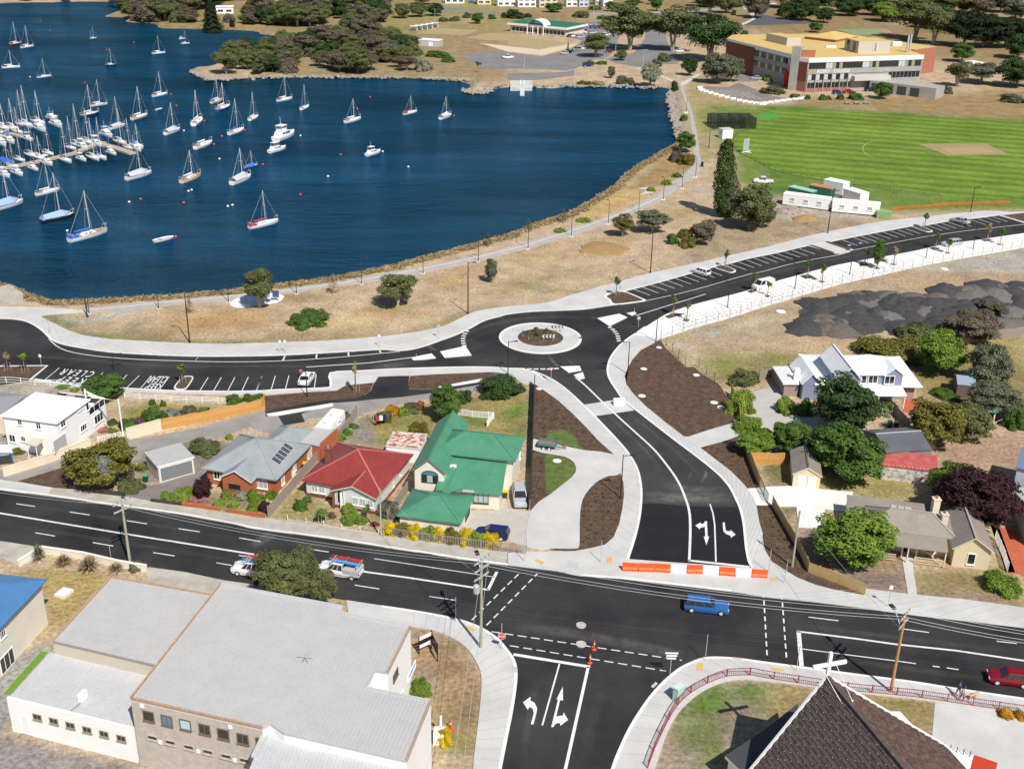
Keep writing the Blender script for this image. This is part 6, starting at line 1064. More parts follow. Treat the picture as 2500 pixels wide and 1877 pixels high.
# ================================================================== trees and shrubs
def leafy(name,c,c2,tr=.22):
 m=mat(name,c,.75,spec=.15);n,l,b=nodes_of(m);out=n['Material Output']
 g=n.new('ShaderNodeNewGeometry')
 mx=n.new('ShaderNodeMix');mx.data_type='RGBA';mx.inputs[6].default_value=tuple(c)+(1,);mx.inputs[7].default_value=tuple(c2)+(1,)
 l.new(g.outputs['Random Per Island'],mx.inputs[0])
 t=n.new('ShaderNodeTexNoise');t.inputs['Scale'].default_value=.9;t.inputs['Detail'].default_value=2;l.new(g.outputs['Position'],t.inputs['Vector'])
 r=n.new('ShaderNodeMapRange');r.inputs[1].default_value=.35;r.inputs[2].default_value=.65;r.inputs[3].default_value=.72;r.inputs[4].default_value=1.28;l.new(t.outputs[0],r.inputs[0])
 mm=n.new('ShaderNodeMix');mm.data_type='RGBA';mm.blend_type='MULTIPLY';mm.inputs[0].default_value=1;l.new(mx.outputs[2],mm.inputs[6]);l.new(r.outputs[0],mm.inputs[7])
 l.new(mm.outputs[2],b.inputs['Base Color'])
 tl=n.new('ShaderNodeBsdfTranslucent');l.new(mm.outputs[2],tl.inputs['Color'])
 ms=n.new('ShaderNodeMixShader');ms.inputs[0].default_value=tr;l.new(b.outputs[0],ms.inputs[1]);l.new(tl.outputs[0],ms.inputs[2]);l.new(ms.outputs[0],out.inputs['Surface'])
 return m
LF={'olive':leafy('olive_leaves',(.095,.112,.04),(.175,.19,.075)),'grey':leafy('grey_green_leaves',(.105,.118,.072),(.19,.2,.13)),'dark':leafy('dark_green_leaves',(.03,.062,.02),(.07,.12,.036)),'mid':leafy('mid_green_leaves',(.055,.115,.02),(.125,.205,.048)),'bright':leafy('bright_green_leaves',(.10,.18,.018),(.2,.29,.05)),'lime':leafy('lime_green_leaves',(.14,.21,.025),(.27,.34,.06)),'oyel':leafy('olive_yellow_leaves',(.10,.10,.018),(.22,.2,.045)),'brown':leafy('brown_scrub_leaves',(.12,.10,.065),(.2,.17,.115)),'purple':leafy('purple_leaves',(.032,.014,.017),(.075,.035,.035)),'silver':leafy('silver_leaves',(.17,.2,.17),(.3,.34,.29)),'pale':leafy('pale_blossom_leaves',(.16,.17,.10),(.42,.42,.3)),'orange':leafy('orange_leaves',(.42,.2,.02),(.6,.32,.04)),'yellow':leafy('yellow_flowers',(.5,.36,.01),(.7,.55,.03)),'pink':leafy('pink_flowers',(.35,.1,.09),(.55,.3,.25)),'red':leafy('russet_leaves',(.25,.06,.03),(.35,.13,.06)),'cypress':leafy('cypress_leaves',(.014,.026,.013),(.035,.05,.02)),'straw':leafy('straw_leaves',(.3,.22,.11),(.45,.36,.2)),'flax':leafy('flax_leaves',(.22,.17,.09),(.36,.29,.18)),'plum':leafy('magenta_flowers',(.2,.03,.12),(.35,.08,.2)),'poplar':leafy('poplar_leaves',(.035,.075,.018),(.085,.14,.035)),'bronze':leafy('bronze_leaves',(.09,.08,.022),(.16,.15,.04))}
BARK=mat('bark',(.16,.12,.085),.9,(.30,.25,.2),3,.2,9,local=True);GUMB=mat('pale_gum_bark',(.36,.3,.24),.85,(.5,.44,.37),2,.1,9,local=True);STAKE=mat('stake_timber',(.42,.33,.22),.9)
def leaves(P,N,size,rg,asp=.6):
 """one rhombus per point, facing N"""
 n=len(P);a=rg.normal(size=(n,3));t=np.cross(N,a);t/=np.linalg.norm(t,axis=1)[:,None]+1e-9;u=np.cross(N,t)
 s=size*rg.uniform(.65,1.35,n)[:,None];t=t*s;u=u*s*asp
 V=np.stack([P+t,P+u,P-t,P-u],1).reshape(-1,3)
 return V,np.arange(4*n).reshape(n,4)
def raw_mesh(name,V,F,m):
 me=bpy.data.meshes.new(name);me.vertices.add(len(V));me.vertices.foreach_set('co',V.astype(np.float32).ravel())
 me.loops.add(F.size);me.loops.foreach_set('vertex_index',F.ravel().astype(np.int32));me.polygons.add(len(F))
 me.polygons.foreach_set('loop_start',np.arange(0,F.size,4,dtype=np.int32));me.polygons.foreach_set('loop_total',np.full(len(F),4,np.int32))
 me.update(calc_edges=True);me.materials.append(m);return me
def unit(v):return v/(np.linalg.norm(v,axis=1)[:,None]+1e-9)
def crown(kind,seed):
 rg=np.random.default_rng(seed)
 if kind in('gum','dense','shrub','sapling'):
  nc,nl,ls={'gum':(46,11000,.047),'dense':(58,13000,.046),'shrub':(44,9500,.05),'sapling':(12,420,.13)}[kind]
  c=unit(rg.normal(size=(nc,3)))
  if kind=='shrub':c[:,2]=np.abs(c[:,2])*1.05-.08
  rad={'gum':rg.uniform(.3,.85,nc),'dense':rg.uniform(.48,.88,nc),'shrub':rg.uniform(.5,.9,nc),'sapling':rg.uniform(.2,.75,nc)}[kind]
  c=c*rad[:,None];rho={'gum':rg.uniform(.2,.4,nc),'dense':rg.uniform(.2,.36,nc),'shrub':rg.uniform(.22,.36,nc),'sapling':rg.uniform(.25,.4,nc)}[kind]
  if kind=='gum':c[:,2]=c[:,2]*.92+.05
  w=rho**2;k=rg.choice(nc,nl,p=w/w.sum());d=unit(rg.normal(size=(nl,3)))
  d[:,2]=np.where(rg.random(nl)<.6,np.abs(d[:,2]),d[:,2]);d=unit(d)
  P=c[k]+d*(rho[k]*rg.uniform(.55,1.05,nl))[:,None]*np.array([1,1,.8])
  if kind=='shrub':P[:,2]=np.maximum(P[:,2],.0)
  N=unit(d*.6+unit(P)*.45+np.array([0,0,.35])+rg.normal(size=(nl,3))*.5)
  if kind!='gum':
   ni=nl//6;q=unit(rg.normal(size=(ni,3)))*rg.uniform(.2,.6,ni)[:,None]
   if kind=='shrub':q[:,2]=np.abs(q[:,2])
   P=np.concatenate([P,q]);N=np.concatenate([N,unit(q+rg.normal(size=(ni,3))*.3)])
  return leaves(P,N,ls,rg)
 if kind=='poplar':
  nl=7000;z=rg.uniform(-1,1,nl);ang=rg.uniform(0,2*PI,nl)
  lob=1+.18*np.sin(ang*3+z*9)+.12*np.sin(ang*5-z*15);r=np.clip(1-np.abs(z)**2.6,0,1)**.55*lob*rg.uniform(.72,1,nl)
  d=np.stack([np.cos(ang),np.sin(ang),rg.normal(0,.35,nl)],1);P=np.stack([r*np.cos(ang),r*np.sin(ang),z],1)
  V,F=leaves(P,unit(d+rg.normal(size=(nl,3))*.4),.1,rg);V[:,2]=np.repeat(z,4)+(V[:,2]-np.repeat(z,4))*.25;return V,F
 if kind=='conifer':
  nl=6000;z=rg.uniform(-1,1,nl);ang=rg.uniform(0,2*PI,nl);R0=(1-z)/2
  r=R0*(.8+.25*np.sin(z*24+np.sin(ang*4)*2)+.15*np.sin(ang*7+z*5))*rg.uniform(.6,1,nl)
  P=np.stack([r*np.cos(ang),r*np.sin(ang),z-.05*r],1);d=np.stack([np.cos(ang),np.sin(ang),np.full(nl,.55)],1)
  V,F=leaves(P,unit(d+rg.normal(size=(nl,3))*.4),.07,rg);return V,F
 if kind=='pine':
  Ps=[]
  for t in np.linspace(-.9,.95,9):
   R0=(1-t)/2*.95+.08
   for a in np.arange(6)*PI/3+rg.uniform(0,1):
    k=16;s=np.sqrt(rg.uniform(0,1,k))*R0;Ps.append(np.stack([s*np.cos(a)+rg.normal(0,.04,k),s*np.sin(a)+rg.normal(0,.04,k),t+.12*s+rg.normal(0,.02,k)],1))
  P=np.concatenate(Ps);return leaves(P,unit(np.array([[0,0,1.]])+rg.normal(size=P.shape)*.5),.085,rg,.4)
 if kind=='flax':
  V,F=[],[]
  for i in range(170):
   a=rg.uniform(0,2*PI);lean=rg.uniform(.15,1.0);L=rg.uniform(.75,1.1);w_=.035;d=np.array([math.cos(a),math.sin(a),0]);s=np.array([-d[1],d[0],0])*w_
   p0=d*.06;p1=d*.5*lean*L+np.array([0,0,.62*L*(1-.3*lean)]);p2=d*lean*L+np.array([0,0,(.95-.75*lean**2)*L])
   for q,e,wa,wb_ in((p0,p1,1,1.2),(p1,p2,1.2,.3)):
    b0=len(V);V+=[q-s*wa,q+s*wa,e+s*wb_,e-s*wb_];F.append((b0,b0+1,b0+2,b0+3))
  return np.array(V),np.array(F)
CR={}
def crown_mesh(kind,var):
 k=(kind,var%3)
 if k not in CR:CR[k]=raw_mesh('crown',*crown(kind,11+7*(var%3)+len(kind)),LF['mid'])
 return CR[k]
TRK={}
def trunk_mesh(kind):
 if kind in TRK:return TRK[kind]
 mb=MB();rg=random.Random(5)
 if kind=='gum':
  [mb.tube([(0,0,-.02),(.05*math.cos(a),.05*math.sin(a),.25),(.12*math.cos(a),.12*math.sin(a),.6),(.2*math.cos(a),.2*math.sin(a),1.0)],[.05,.036,.026,.012],6)for a in(.9,3.0,5.2)]
  for a in(0.3,1.9,3.4,5.0):
   z0=rg.uniform(.38,.6);mb.tube([(0,0,z0),(.16*math.cos(a),.16*math.sin(a),z0+.2),(.34*math.cos(a),.34*math.sin(a),z0+.45)],[.022,.017,.008],5)
 elif kind=='thin':mb.tube([(0,0,-.02),(.01,0,.5),(0,.01,1.0)],[.03,.022,.012],6)
 else:
  mb.tube([(0,0,-.02),(.01,.01,.5),(0,0,1.0)],[.05,.042,.02],7)
  for a in(0.8,2.9,4.8):mb.tube([(0,0,.5),(.2*math.cos(a),.2*math.sin(a),.75),(.38*math.cos(a),.38*math.sin(a),.98)],[.028,.022,.01],5)
 TRK[kind]=mb.mesh('trunk',GUMB if kind=='gum' else BARK);return TRK[kind]
def setmat(o,m):
 o.material_slots[0].link='OBJECT';o.material_slots[0].material=m
PV=[0]
def plant(c,r,bx,by,ty,wz,kind,lf,name,label,cat,group=None,zs=1.0):
 base,top=T(c,r,(bx,by))[0],T(c,r,(bx,ty))[0]
 B=G(base);pxm=FPX/(B-Vector((0,0,CAM_H))).dot(Vector((0,_ct,-_st)));rad=wz*K/pxm/2
 PV[0]+=1;var=PV[0];rot=var*2.399
 if kind in('shrub','flax'):
  B.y+=rad*.75;h=max(.45*rad,height_of((base[0],base[1]-rad*.75*pxm*.4),top)*.93)
  m=crown_mesh(kind,var);o=link(name,m);setmat(o,LF[lf]);o.location=B;o.rotation_euler=(0,0,rot)
  ax=.14*math.sin(var*1.7);o.scale=(rad*1.1*(1+ax),rad*1.1*(1-ax),h if kind=='shrub' else max(h,rad));return tag(o,label,cat,group)
 h=max(1.0,height_of(base,top));t=thing(name,label,cat,B,group,0)
 frac={'gum':.76,'dense':.86,'poplar':.95,'conifer':.94,'pine':.85,'sapling':.55}[kind]
 rz=h*frac/2;zc=h-rz
 tk='gum' if kind=='gum' else('thin' if kind in('sapling','pine','conifer','poplar')else 'tree')
 o=link('trunk',trunk_mesh(tk),t);o.rotation_euler=(0,0,rot)
 th=zc+(rz*.55 if kind in('gum','dense')else rz*.7);wd=min(th,rad*2.2)if tk!='thin' else min(th,6)
 o.scale=(wd,wd,th)
 o=link('crown',crown_mesh(kind,var),t);setmat(o,LF[lf]);o.location=(0,0,zc);o.rotation_euler=(0,0,rot);k=1.22 if kind=='gum' else 1.1;ax=.12*math.sin(var*1.7)
 o.scale=(rad*k*(1+ax),rad*k*(1-ax),rz*1.08);return t
TREES='''
0 0 1790 258 -40 190 conifer cypress pine_tree|tall dark pointed pine on the far shore beside a white house|tree
1 0 1430 605 460 150 shrub pale shrub|pale blossoming bush at the right end of the scrubby point|shrub
1 0 1540 490 405 200 shrub mid shrub|low bright green thicket above the rocky bank of the point|shrub
1 0 1640 530 470 110 shrub mid shrub|small green bush beside the gravel car park by the point|shrub
1 0 1890 612 510 62 sapling mid small_tree|small lone tree on the breakwater by the boat ramp|tree
2 0 1030 425 50 420 gum olive gum_tree|big spreading gum beside the far road and bowling club car park|tree
2 0 1390 435 -60 400 gum olive gum_tree|tall ragged gum right of the far road|tree
2 0 1700 520 120 400 gum dark gum_tree|tall dark gum left of the college roof|tree
2 0 1760 705 450 240 dense grey gum_tree|bushy grey green tree in front of the college forecourt|tree
2 0 1880 690 470 190 dense grey gum_tree|grey green tree nearest the college carport|tree
2 0 1530 640 485 130 dense dark tree|dark tree beside the concrete path to the bay|tree
2 0 740 482 285 215 gum olive gum_tree|umbrella shaped gum in the bowling club car park|tree
2 0 870 662 558 70 dense grey small_tree|small grey green tree on the dry lawn above the boat ramp shore|tree
2 0 1200 722 530 170 dense pale tree|white blossoming tree on the far shore of the bay|tree
2 0 960 702 615 95 shrub brown shrub|brown purple bush on the far bank left of the blossoming tree|shrub
2 0 1020 705 640 90 shrub olive shrub|olive bush on the far bank between brown bush and blossoming tree|shrub
2 0 1320 525 430 120 shrub olive shrub|round olive bush on the loop road island|shrub
2 0 950 512 425 100 dense olive small_tree|small flat topped tree on the loop road island|tree
2 0 1250 565 480 120 shrub grey shrub|grey bush below the loop road|shrub
2 0 1410 762 665 62 shrub dark shrub|dark upright bush where the rock wall meets the path|shrub
2 0 507 420 345 26 conifer lime cypress_tree|left one of two slim yellow green cypresses by the bowling green|tree
2 0 622 395 335 20 conifer lime cypress_tree|right one of two slim yellow green cypresses by the bowling green|tree
2 0 1490 1020 950 72 shrub bright shrub|small lime bush between rock wall and waterside path|shrub
2 0 1500 1285 1118 155 dense mid shrub|large green bush beside the waterside path at the corner of the bay|shrub
2 0 1430 1372 1250 130 shrub brown shrub|brownish bush at the corner of the bay by the low wall|shrub
2 0 1510 1395 1270 150 shrub oyel shrub|yellow green bush next to the path at the corner of the bay|shrub
2 0 1640 1410 1350 26 shrub dark shrub|tiny dark column bush right of the path end|shrub
2 0 1430 1500 1450 80 shrub mid shrub|low green clump in the reed bed beside the promenade|shrub
2 0 1340 1565 1505 90 shrub lime shrub|lime clump in the reed bed above the promenade bend|shrub
2 0 1215 1620 1565 75 shrub lime shrub|lime clump at the short side path to the water|shrub
2 0 700 545 500 70 shrub mid shrub|low hedge beside the parked blue car near the boat ramp|shrub
2 0 790 548 505 90 shrub mid shrub|low bush by the yellow sign near the boat ramp|shrub
2 0 650 715 670 120 shrub oyel shrub|weedy bush on the far bank right of the boat ramp|shrub
2 0 760 720 670 90 shrub straw shrub|dry bush on the far bank right of the weedy one|shrub
2 1 1795 245 -395 145 poplar poplar poplar_tree|tall dark green poplar beside the sports ground|tree
2 1 1855 248 -120 125 poplar grey poplar_tree|shorter greyish poplar in front of the tall one|tree
2 1 2030 350 -40 340 dense olive gum_tree|bushy olive gum with white trunk right of the poplars|tree
2 1 2150 335 90 180 dense olive gum_tree|smaller gum touching the white trunked gum on its right|tree
2 1 965 405 225 165 gum bronze gum_tree|small round bronze gum in the dry reserve|tree
2 1 1220 375 172 255 gum grey gum_tree|mid sized grey green gum behind the tall lamp in the reserve|tree
2 1 1395 475 365 110 shrub mid shrub|leftmost round green wattle bush in the reserve clump|shrub
2 1 1495 430 325 120 shrub oyel shrub|yellow green wattle bush at the back of the reserve clump|shrub
2 1 1530 505 390 150 shrub oyel shrub|front yellow green wattle bush in the reserve clump|shrub
2 1 1640 470 270 210 dense brown tree|brownish tree at the right end of the reserve bush clump|tree
2 1 175 352 258 75 pine olive pine_tree|young pine behind the promenade lamp right of centre|tree
2 1 465 292 163 85 pine olive pine_tree|young pine on the planted bank left of the low sea wall|tree
1 1 1975 492 383 85 pine olive pine_tree|young pine on the planted bank, left one of three near the bend|tree
1 1 672 885 730 115 pine straw pine_tree|sparse young pine beside the promenade left of centre|tree
2 1 440 375 330 110 shrub lime shrub|lime ground cover patch on the planted bank|shrub
2 1 640 290 245 130 shrub lime shrub|larger lime ground cover patch next to the promenade lamp|shrub
1 1 1215 985 728 320 gum olive gum_tree|spreading multi stemmed gum alone on the dry reserve|tree
1 1 2000 795 588 100 dense grey gum_tree|slim young gum leaning on the reserve right of the tall lamp|tree
1 1 440 1168 1038 360 shrub mid shrub|long dense green thicket on the dry reserve|shrub
1 1 50 1005 680 270 gum olive gum_tree|gum tree with pale trunks on the round plaza by the water|tree
0 1 1605 1052 910 95 pine straw sapling|nearly bare dead sapling by the tall lamp on the reserve|tree
0 1 212 1552 1368 88 sapling bright street_tree|bright young street tree in the bed at the left bay end|tree
0 1 68 1535 1370 66 sapling straw street_tree|nearly bare staked street tree at the left edge|tree
0 1 1540 1645 1468 92 sapling bright street_tree|bright young street tree on the island beside KEEP CLEAR|tree
1 2 862 135 -150 60 sapling straw street_tree|nearly bare young tree in the bed at the right end of the bays|tree
2 1 912 912 740 74 sapling mid street_tree|young tree in the mulch corner where the right bays begin|tree
2 1 1835 672 513 58 sapling mid street_tree|young tree on the bay island beside the parked white hatchback|tree
2 1 1395 1072 885 90 sapling mid street_tree|young tree in the diamond pit beside the roundabout exit|tree
2 1 1507 1118 942 66 sapling mid street_tree|young tree in the small pit right of the diamond pit|tree
2 1 2072 872 705 74 sapling mid street_tree|young tree in the pit left of the parked white van|tree
2 1 2190 912 765 60 sapling mid street_tree|young tree on the paving in front of the white van|tree
3 1 385 752 588 80 sapling mid street_tree|young tree in the pit right of the white van|tree
3 1 507 796 625 70 sapling mid street_tree|young tree on white paving second right of the van|tree
3 1 865 652 495 62 sapling mid street_tree|young tree in the kerbside pit left of the tallest street tree|tree
3 1 972 682 425 92 dense mid street_tree|tallest young street tree on the white paving|tree
3 1 1110 650 478 62 sapling straw street_tree|browned young tree on the white paving|tree
3 1 1465 517 358 80 sapling mid street_tree|young tree in the pit left of the parked silver wagon|tree
3 1 1570 552 420 74 sapling mid street_tree|young tree on the paving in front of the silver wagon|tree
3 1 1900 446 288 66 sapling straw street_tree|thin young tree in the pit right of the silver wagon|tree
3 1 2008 480 322 74 sapling mid street_tree|rightmost young tree on the white paving|tree
3 1 1370 338 198 62 sapling mid street_tree|young tree on the far bay island of the right car park|tree
3 1 1100 1480 1245 540 shrub oyel tree|broad yellow green tree directly behind the white roofed house|tree
3 1 1500 1545 1210 440 dense bright tree|bright green tree right behind the white roofed house|tree
3 1 1350 1300 1125 390 shrub olive tree|dark olive tree at the edge of the gravel heaps|tree
3 1 1750 1275 1050 480 dense brown tree|dark brownish tree in front of the gravel heaps|tree
3 1 1935 1075 940 230 dense brown tree|tall brownish tree crown overlapping the gravel heaps|tree
3 1 1880 1690 1335 390 dense grey gum_tree|round grey gum by the blue grey shed right of the white house|tree
3 2 680 490 15 540 dense dark tree|very dark large tree in front of the white roofed house|tree
3 2 235 640 360 320 dense mid tree|mid green tree left of the small gabled shed roof|tree
3 2 690 845 455 610 dense mid tree|wide green tree right of the small gabled shed|tree
3 2 1450 590 205 470 dense oyel tree|round yellow olive tree right of the grey shed|tree
3 2 1690 510 215 410 dense olive tree|olive tree behind the round yellow olive one|tree
3 2 1950 335 55 420 dense grey tree|dark grey green tree behind the tiny green gazebo|tree
3 2 1580 195 105 220 shrub mid shrub|low green bushes right of the red paved court|shrub
3 2 2160 455 235 180 shrub mid shrub|green bush at the right edge near the clothes line|shrub
3 2 1800 1260 785 640 dense purple plum_tree|large dark purple plum tree behind the cottage|tree
3 2 1600 1010 735 360 dense bright tree|green tree hugging the purple plum on its left|tree
3 2 1190 672 500 420 dense bronze tree|thin bronze green tree spreading over the red roofed shed|tree
3 2 760 1590 1135 590 dense bright tree|bright round tree in the cottage front yard|tree
3 3 2045 195 -10 290 shrub bright shrub|feathery bright bush by the right edge footpath|shrub
2 2 1965 330 90 220 shrub lime shrub|clipped lime bush on the timber fence by the mulch slope, upper one|shrub
2 2 2045 480 310 240 shrub bright shrub|bright bush at the end of the short concrete drive|shrub
2 2 2065 645 460 310 dense bright shrub|tall bright bush over the timber fence, lower one of three|shrub
3 2 215 322 160 180 shrub lime shrub|round clipped hedge bed in front of the white roofed house|shrub
3 2 230 285 180 90 shrub red shrub|russet shrub inside the round clipped hedge|shrub
3 2 370 335 175 180 shrub mid shrub|green bush between the round hedge and the dark tree|shrub
3 2 940 245 165 90 shrub lime shrub|lime bush under the verandah roof of the white roofed house|shrub
3 2 1060 280 200 130 shrub mid shrub|green bush by the white gate left of the red court|shrub
2 1 2010 1675 1520 240 shrub olive shrub|olive bush above the mulch slope beside the wire fence|shrub
1 2 2085 185 -15 390 shrub dark hedge|big dark hedge bush at the top of the green roofed house garden|shrub
1 2 1625 365 85 260 dense mid tree|green tree behind the green roofed house|tree
1 2 1785 218 98 125 shrub dark shrub|dark round bush by the picket gate at the back lane|shrub
1 2 1160 335 218 130 shrub orange shrub|bright orange bush on the back lane|shrub
1 2 1255 335 250 100 shrub lime shrub|yellow green bush right of the orange bush|shrub
1 2 1322 312 212 145 shrub olive shrub|dark olive bush second right of the orange bush|shrub
1 2 1085 385 285 175 shrub olive shrub|olive bush below and left of the orange bush|shrub
1 2 1400 280 190 80 shrub red shrub|reddish climber on the back fence|shrub
1 2 782 388 288 95 shrub brown shrub|brownish bush at the corner of the back paling fence|shrub
1 2 725 545 470 95 shrub lime shrub|nearest lime bush of the row along the back paling fence|shrub
1 2 785 495 430 100 shrub bright shrub|middle bush of the row along the back paling fence|shrub
1 2 838 435 390 80 shrub mid shrub|farthest bush of the row along the back paling fence|shrub
1 2 1390 520 395 190 dense oyel tree|thin yellow green tree over the rusty shed|tree
1 2 390 1132 1018 115 shrub mid shrub|green bush in front of the red roofed house, left corner|shrub
1 2 445 1062 998 70 shrub mid shrub|small bush at the left wall of the red roofed house|shrub
1 2 800 1185 1070 135 shrub lime shrub|back lime bush by the red roofed house steps|shrub
1 2 798 1245 1140 145 shrub bright shrub|front lime bush by the red roofed house steps|shrub
1 2 892 1252 1160 100 shrub bright shrub|rightmost lime bush by the red roofed house fence|shrub
1 2 955 1205 1080 115 sapling mid rose_tree|small standard tree in front of the red roofed house windows|tree
1 2 1120 1195 1045 200 shrub grey shrub|grey green bush at the right corner of the red roofed house|shrub
1 2 570 1225 1128 145 sapling mid street_tree|slender leaning footpath tree in front of the red roofed house|tree
1 2 660 1200 1130 56 shrub brown shrub|small brown bush by the red roofed house path|shrub
1 2 1015 1265 1225 70 shrub red shrub|red flowers beside the power pole by the red roofed house|shrub
1 2 150 1032 955 95 shrub bright shrub|bright bush at the right corner of the brick house|shrub
1 2 85 1142 1035 115 shrub purple shrub|dark red bush by the brick house fence|shrub
1 2 40 1060 985 100 shrub bright shrub|green bush under the right brick house window|shrub
0 2 880 900 565 540 dense oyel tree|huge domed olive tree beside the garage driveway|tree
0 2 870 945 668 230 dense silver tree|silver blue tree in front of the huge domed one|tree
0 2 980 915 745 170 shrub pale shrub|pale green bush beside the silver blue tree|shrub
0 2 1085 980 845 200 shrub olive shrub|dark olive bush at the driveway edge of the domed tree|shrub
0 2 890 190 -5 330 dense mid tree|bright green tree behind the white house sail shade|tree
0 2 1290 395 245 230 shrub mid shrub|green bush mass behind the cream wall|shrub
0 2 1440 355 262 135 shrub silver shrub|silver bush behind the orange timber fence|shrub
0 2 1580 325 248 140 shrub brown shrub|reddish brown bush behind the orange timber fence|shrub
0 2 1712 303 252 100 shrub olive shrub|small olive bush behind the orange timber fence|shrub
0 2 1060 455 338 165 shrub mid shrub|round dark green bush beside the cream wall and white gate|shrub
0 2 1155 405 342 80 shrub plum shrub|magenta flowering bush by the cream wall|shrub
0 2 935 408 350 90 shrub mid shrub|small tree fern like bush at the white house corner|shrub
0 2 865 475 425 95 shrub pink shrub|pink flowering bush at the white house wall|shrub
0 2 940 480 430 90 shrub lime shrub|lime bush next to the pink flowers by the white house|shrub
0 2 1275 242 182 66 shrub mid shrub|small green bush on the lawn under the white railing, left one|shrub
0 2 1372 252 190 56 shrub mid shrub|small green bush on the lawn under the white railing, right one|shrub
0 2 1965 235 138 130 shrub mid shrub|leftmost of three bushes at the top of the orange fence|shrub
0 2 2090 218 138 105 shrub mid shrub|middle of three bushes at the top of the orange fence|shrub
0 2 2180 205 135 100 shrub mid shrub|rightmost of three bushes at the top of the orange fence|shrub
0 2 1705 665 520 280 shrub olive shrub|wide olive hedge between garage and grey roofed brick house|shrub
0 2 1745 668 572 140 shrub bright shrub|bright ball bush in front of the olive hedge|shrub
0 2 1930 532 478 66 shrub lime shrub|lime bush at the back corner of the grey roofed brick house|shrub
0 2 520 105 75 110 shrub lime shrub|yellow flowering bush behind the white house, left one|shrub
0 2 625 130 90 80 shrub lime shrub|yellow flowering bush behind the white house, right one|shrub
0 2 140 655 600 120 shrub oyel shrub|cream flowering bush by the white house porch|shrub
0 2 475 615 585 60 shrub lime shrub|little lime bush under the white house louvres|shrub
0 2 1190 800 725 90 shrub oyel shrub|yellowish bush left of the garage|shrub
0 2 1400 1045 962 120 shrub bright shrub|left clipped bush on the brick house driveway|shrub
0 2 1530 1055 938 190 shrub lime shrub|bigger clipped lime bush on the brick house driveway|shrub
0 2 1715 1025 855 155 dense purple shrub|dark purple small tree in front of the brick house|shrub
0 2 1650 1065 1002 160 shrub pink shrub|pink flowering roses on the low brick wall|shrub
0 2 1905 1042 950 96 shrub lime shrub|lime ball by the brick house arch|shrub
0 2 1842 1102 1028 96 shrub lime shrub|lime ball left of the brick house gate|shrub
0 2 1965 1112 1038 104 shrub lime shrub|lime ball right of the brick house gate|shrub
0 2 2030 1052 960 130 shrub pale shrub|cream rose bush in the brick house garden|shrub
0 2 2120 1055 942 115 shrub bright shrub|upright green bush before the brick house window|shrub
0 2 2130 1148 1062 115 shrub bright shrub|green bush on the right of the low brick wall|shrub
0 2 310 1575 1400 150 flax grey flax|greyish spiky flax nearest the blue roof|plant
0 2 515 1625 1488 170 flax flax flax|brown spiky flax second from the blue roof|plant
0 2 722 1670 1518 240 flax flax flax|largest brown spiky flax behind the cream wall|plant
0 2 962 1668 1578 160 flax flax flax|brown spiky flax third along the cream wall by the street pole|plant
0 2 1132 1650 1558 140 shrub grey shrub|grey bush at the street pole end of the cream wall|shrub
1 3 1405 1055 900 170 shrub bright shrub|bright green ball bush by the white commercial wall|shrub
1 3 1600 1470 1310 150 shrub yellow shrub|yellow flowering bush beside the white bollard|shrub
3 3 2080 1245 1148 130 shrub orange shrub|left orange brown shrub on the church forecourt|shrub
3 3 2190 1250 1168 100 shrub orange shrub|right orange brown shrub on the church forecourt|shrub
3 0 330 172 -10 260 dense dark tree|dark tree above the far right car park, left one|tree
3 0 520 192 65 160 dense dark tree|dark conical tree at the end of the far right car park|tree
3 0 725 135 -30 230 dense dark tree|dark tree at the top edge left of the willow|tree
3 0 1040 182 15 240 dense lime willow_tree|yellow green weeping willow at the top right|tree
3 0 930 130 -40 220 dense dark tree|dark tree behind the willow|tree
3 0 1290 335 -80 340 gum olive gum_tree|tall gum right of the tennis courts|tree
3 0 1445 375 40 260 gum olive gum_tree|second tall gum right of the tennis courts|tree
3 0 1700 395 90 330 dense cypress cypress_tree|left of the flat dark cypresses behind the college|tree
3 0 1860 405 120 360 dense cypress cypress_tree|middle flat dark cypress behind the college|tree
3 0 2050 400 130 330 dense cypress cypress_tree|right flat dark cypress behind the college|tree
3 0 2010 105 -60 260 dense cypress cypress_tree|dark cypress at the top right edge|tree
3 0 2180 170 20 200 gum olive gum_tree|loose gum at the top right corner|tree
3 0 1600 120 -60 330 gum olive gum_tree|airy gum above the flat cypresses|tree
3 0 1685 525 365 200 dense mid tree|round green tree at the right end of the college|tree
3 0 1640 730 500 190 gum olive gum_tree|gum with pale trunk at the right front of the college|tree
3 0 1850 705 530 270 gum grey gum_tree|loose grey gum by the small white roofed shelter|tree
3 0 2150 735 495 330 dense dark tree|dark tree at the right edge by the college grounds|tree
3 0 2150 495 280 240 dense dark tree|dark tree at the right edge above the college grounds|tree
3 0 1010 835 690 155 dense mid tree|round green tree on the lawn in front of the college|tree
3 0 670 845 768 72 shrub olive shrub|bush in front of the college next to the parked red car|shrub
3 0 800 845 758 125 shrub mid shrub|bush left of the round tree before the college|shrub
3 0 510 848 785 62 shrub mid shrub|cone shaped bush in front of the college bank|shrub
3 0 390 842 790 48 shrub mid shrub|small cone bush at the end of the white bollard row|shrub
3 0 285 832 778 95 shrub olive shrub|low bush beside the college corner|shrub
3 0 565 845 800 52 shrub olive shrub|tiny bush right of the cone shaped bush|shrub
3 0 85 692 605 140 shrub lime shrub|yellow green bush beside the red sculpture at the college|shrub
3 0 100 800 695 180 shrub olive shrub|spreading bush on the bank above the college car park|shrub
3 0 1420 805 700 150 shrub grey shrub|grey bush before the grey concrete annex|shrub
3 0 1560 795 700 110 shrub grey shrub|second grey bush before the grey concrete annex|shrub
3 0 1320 810 775 80 shrub mid shrub|low round bush at the foot of the concrete annex|shrub
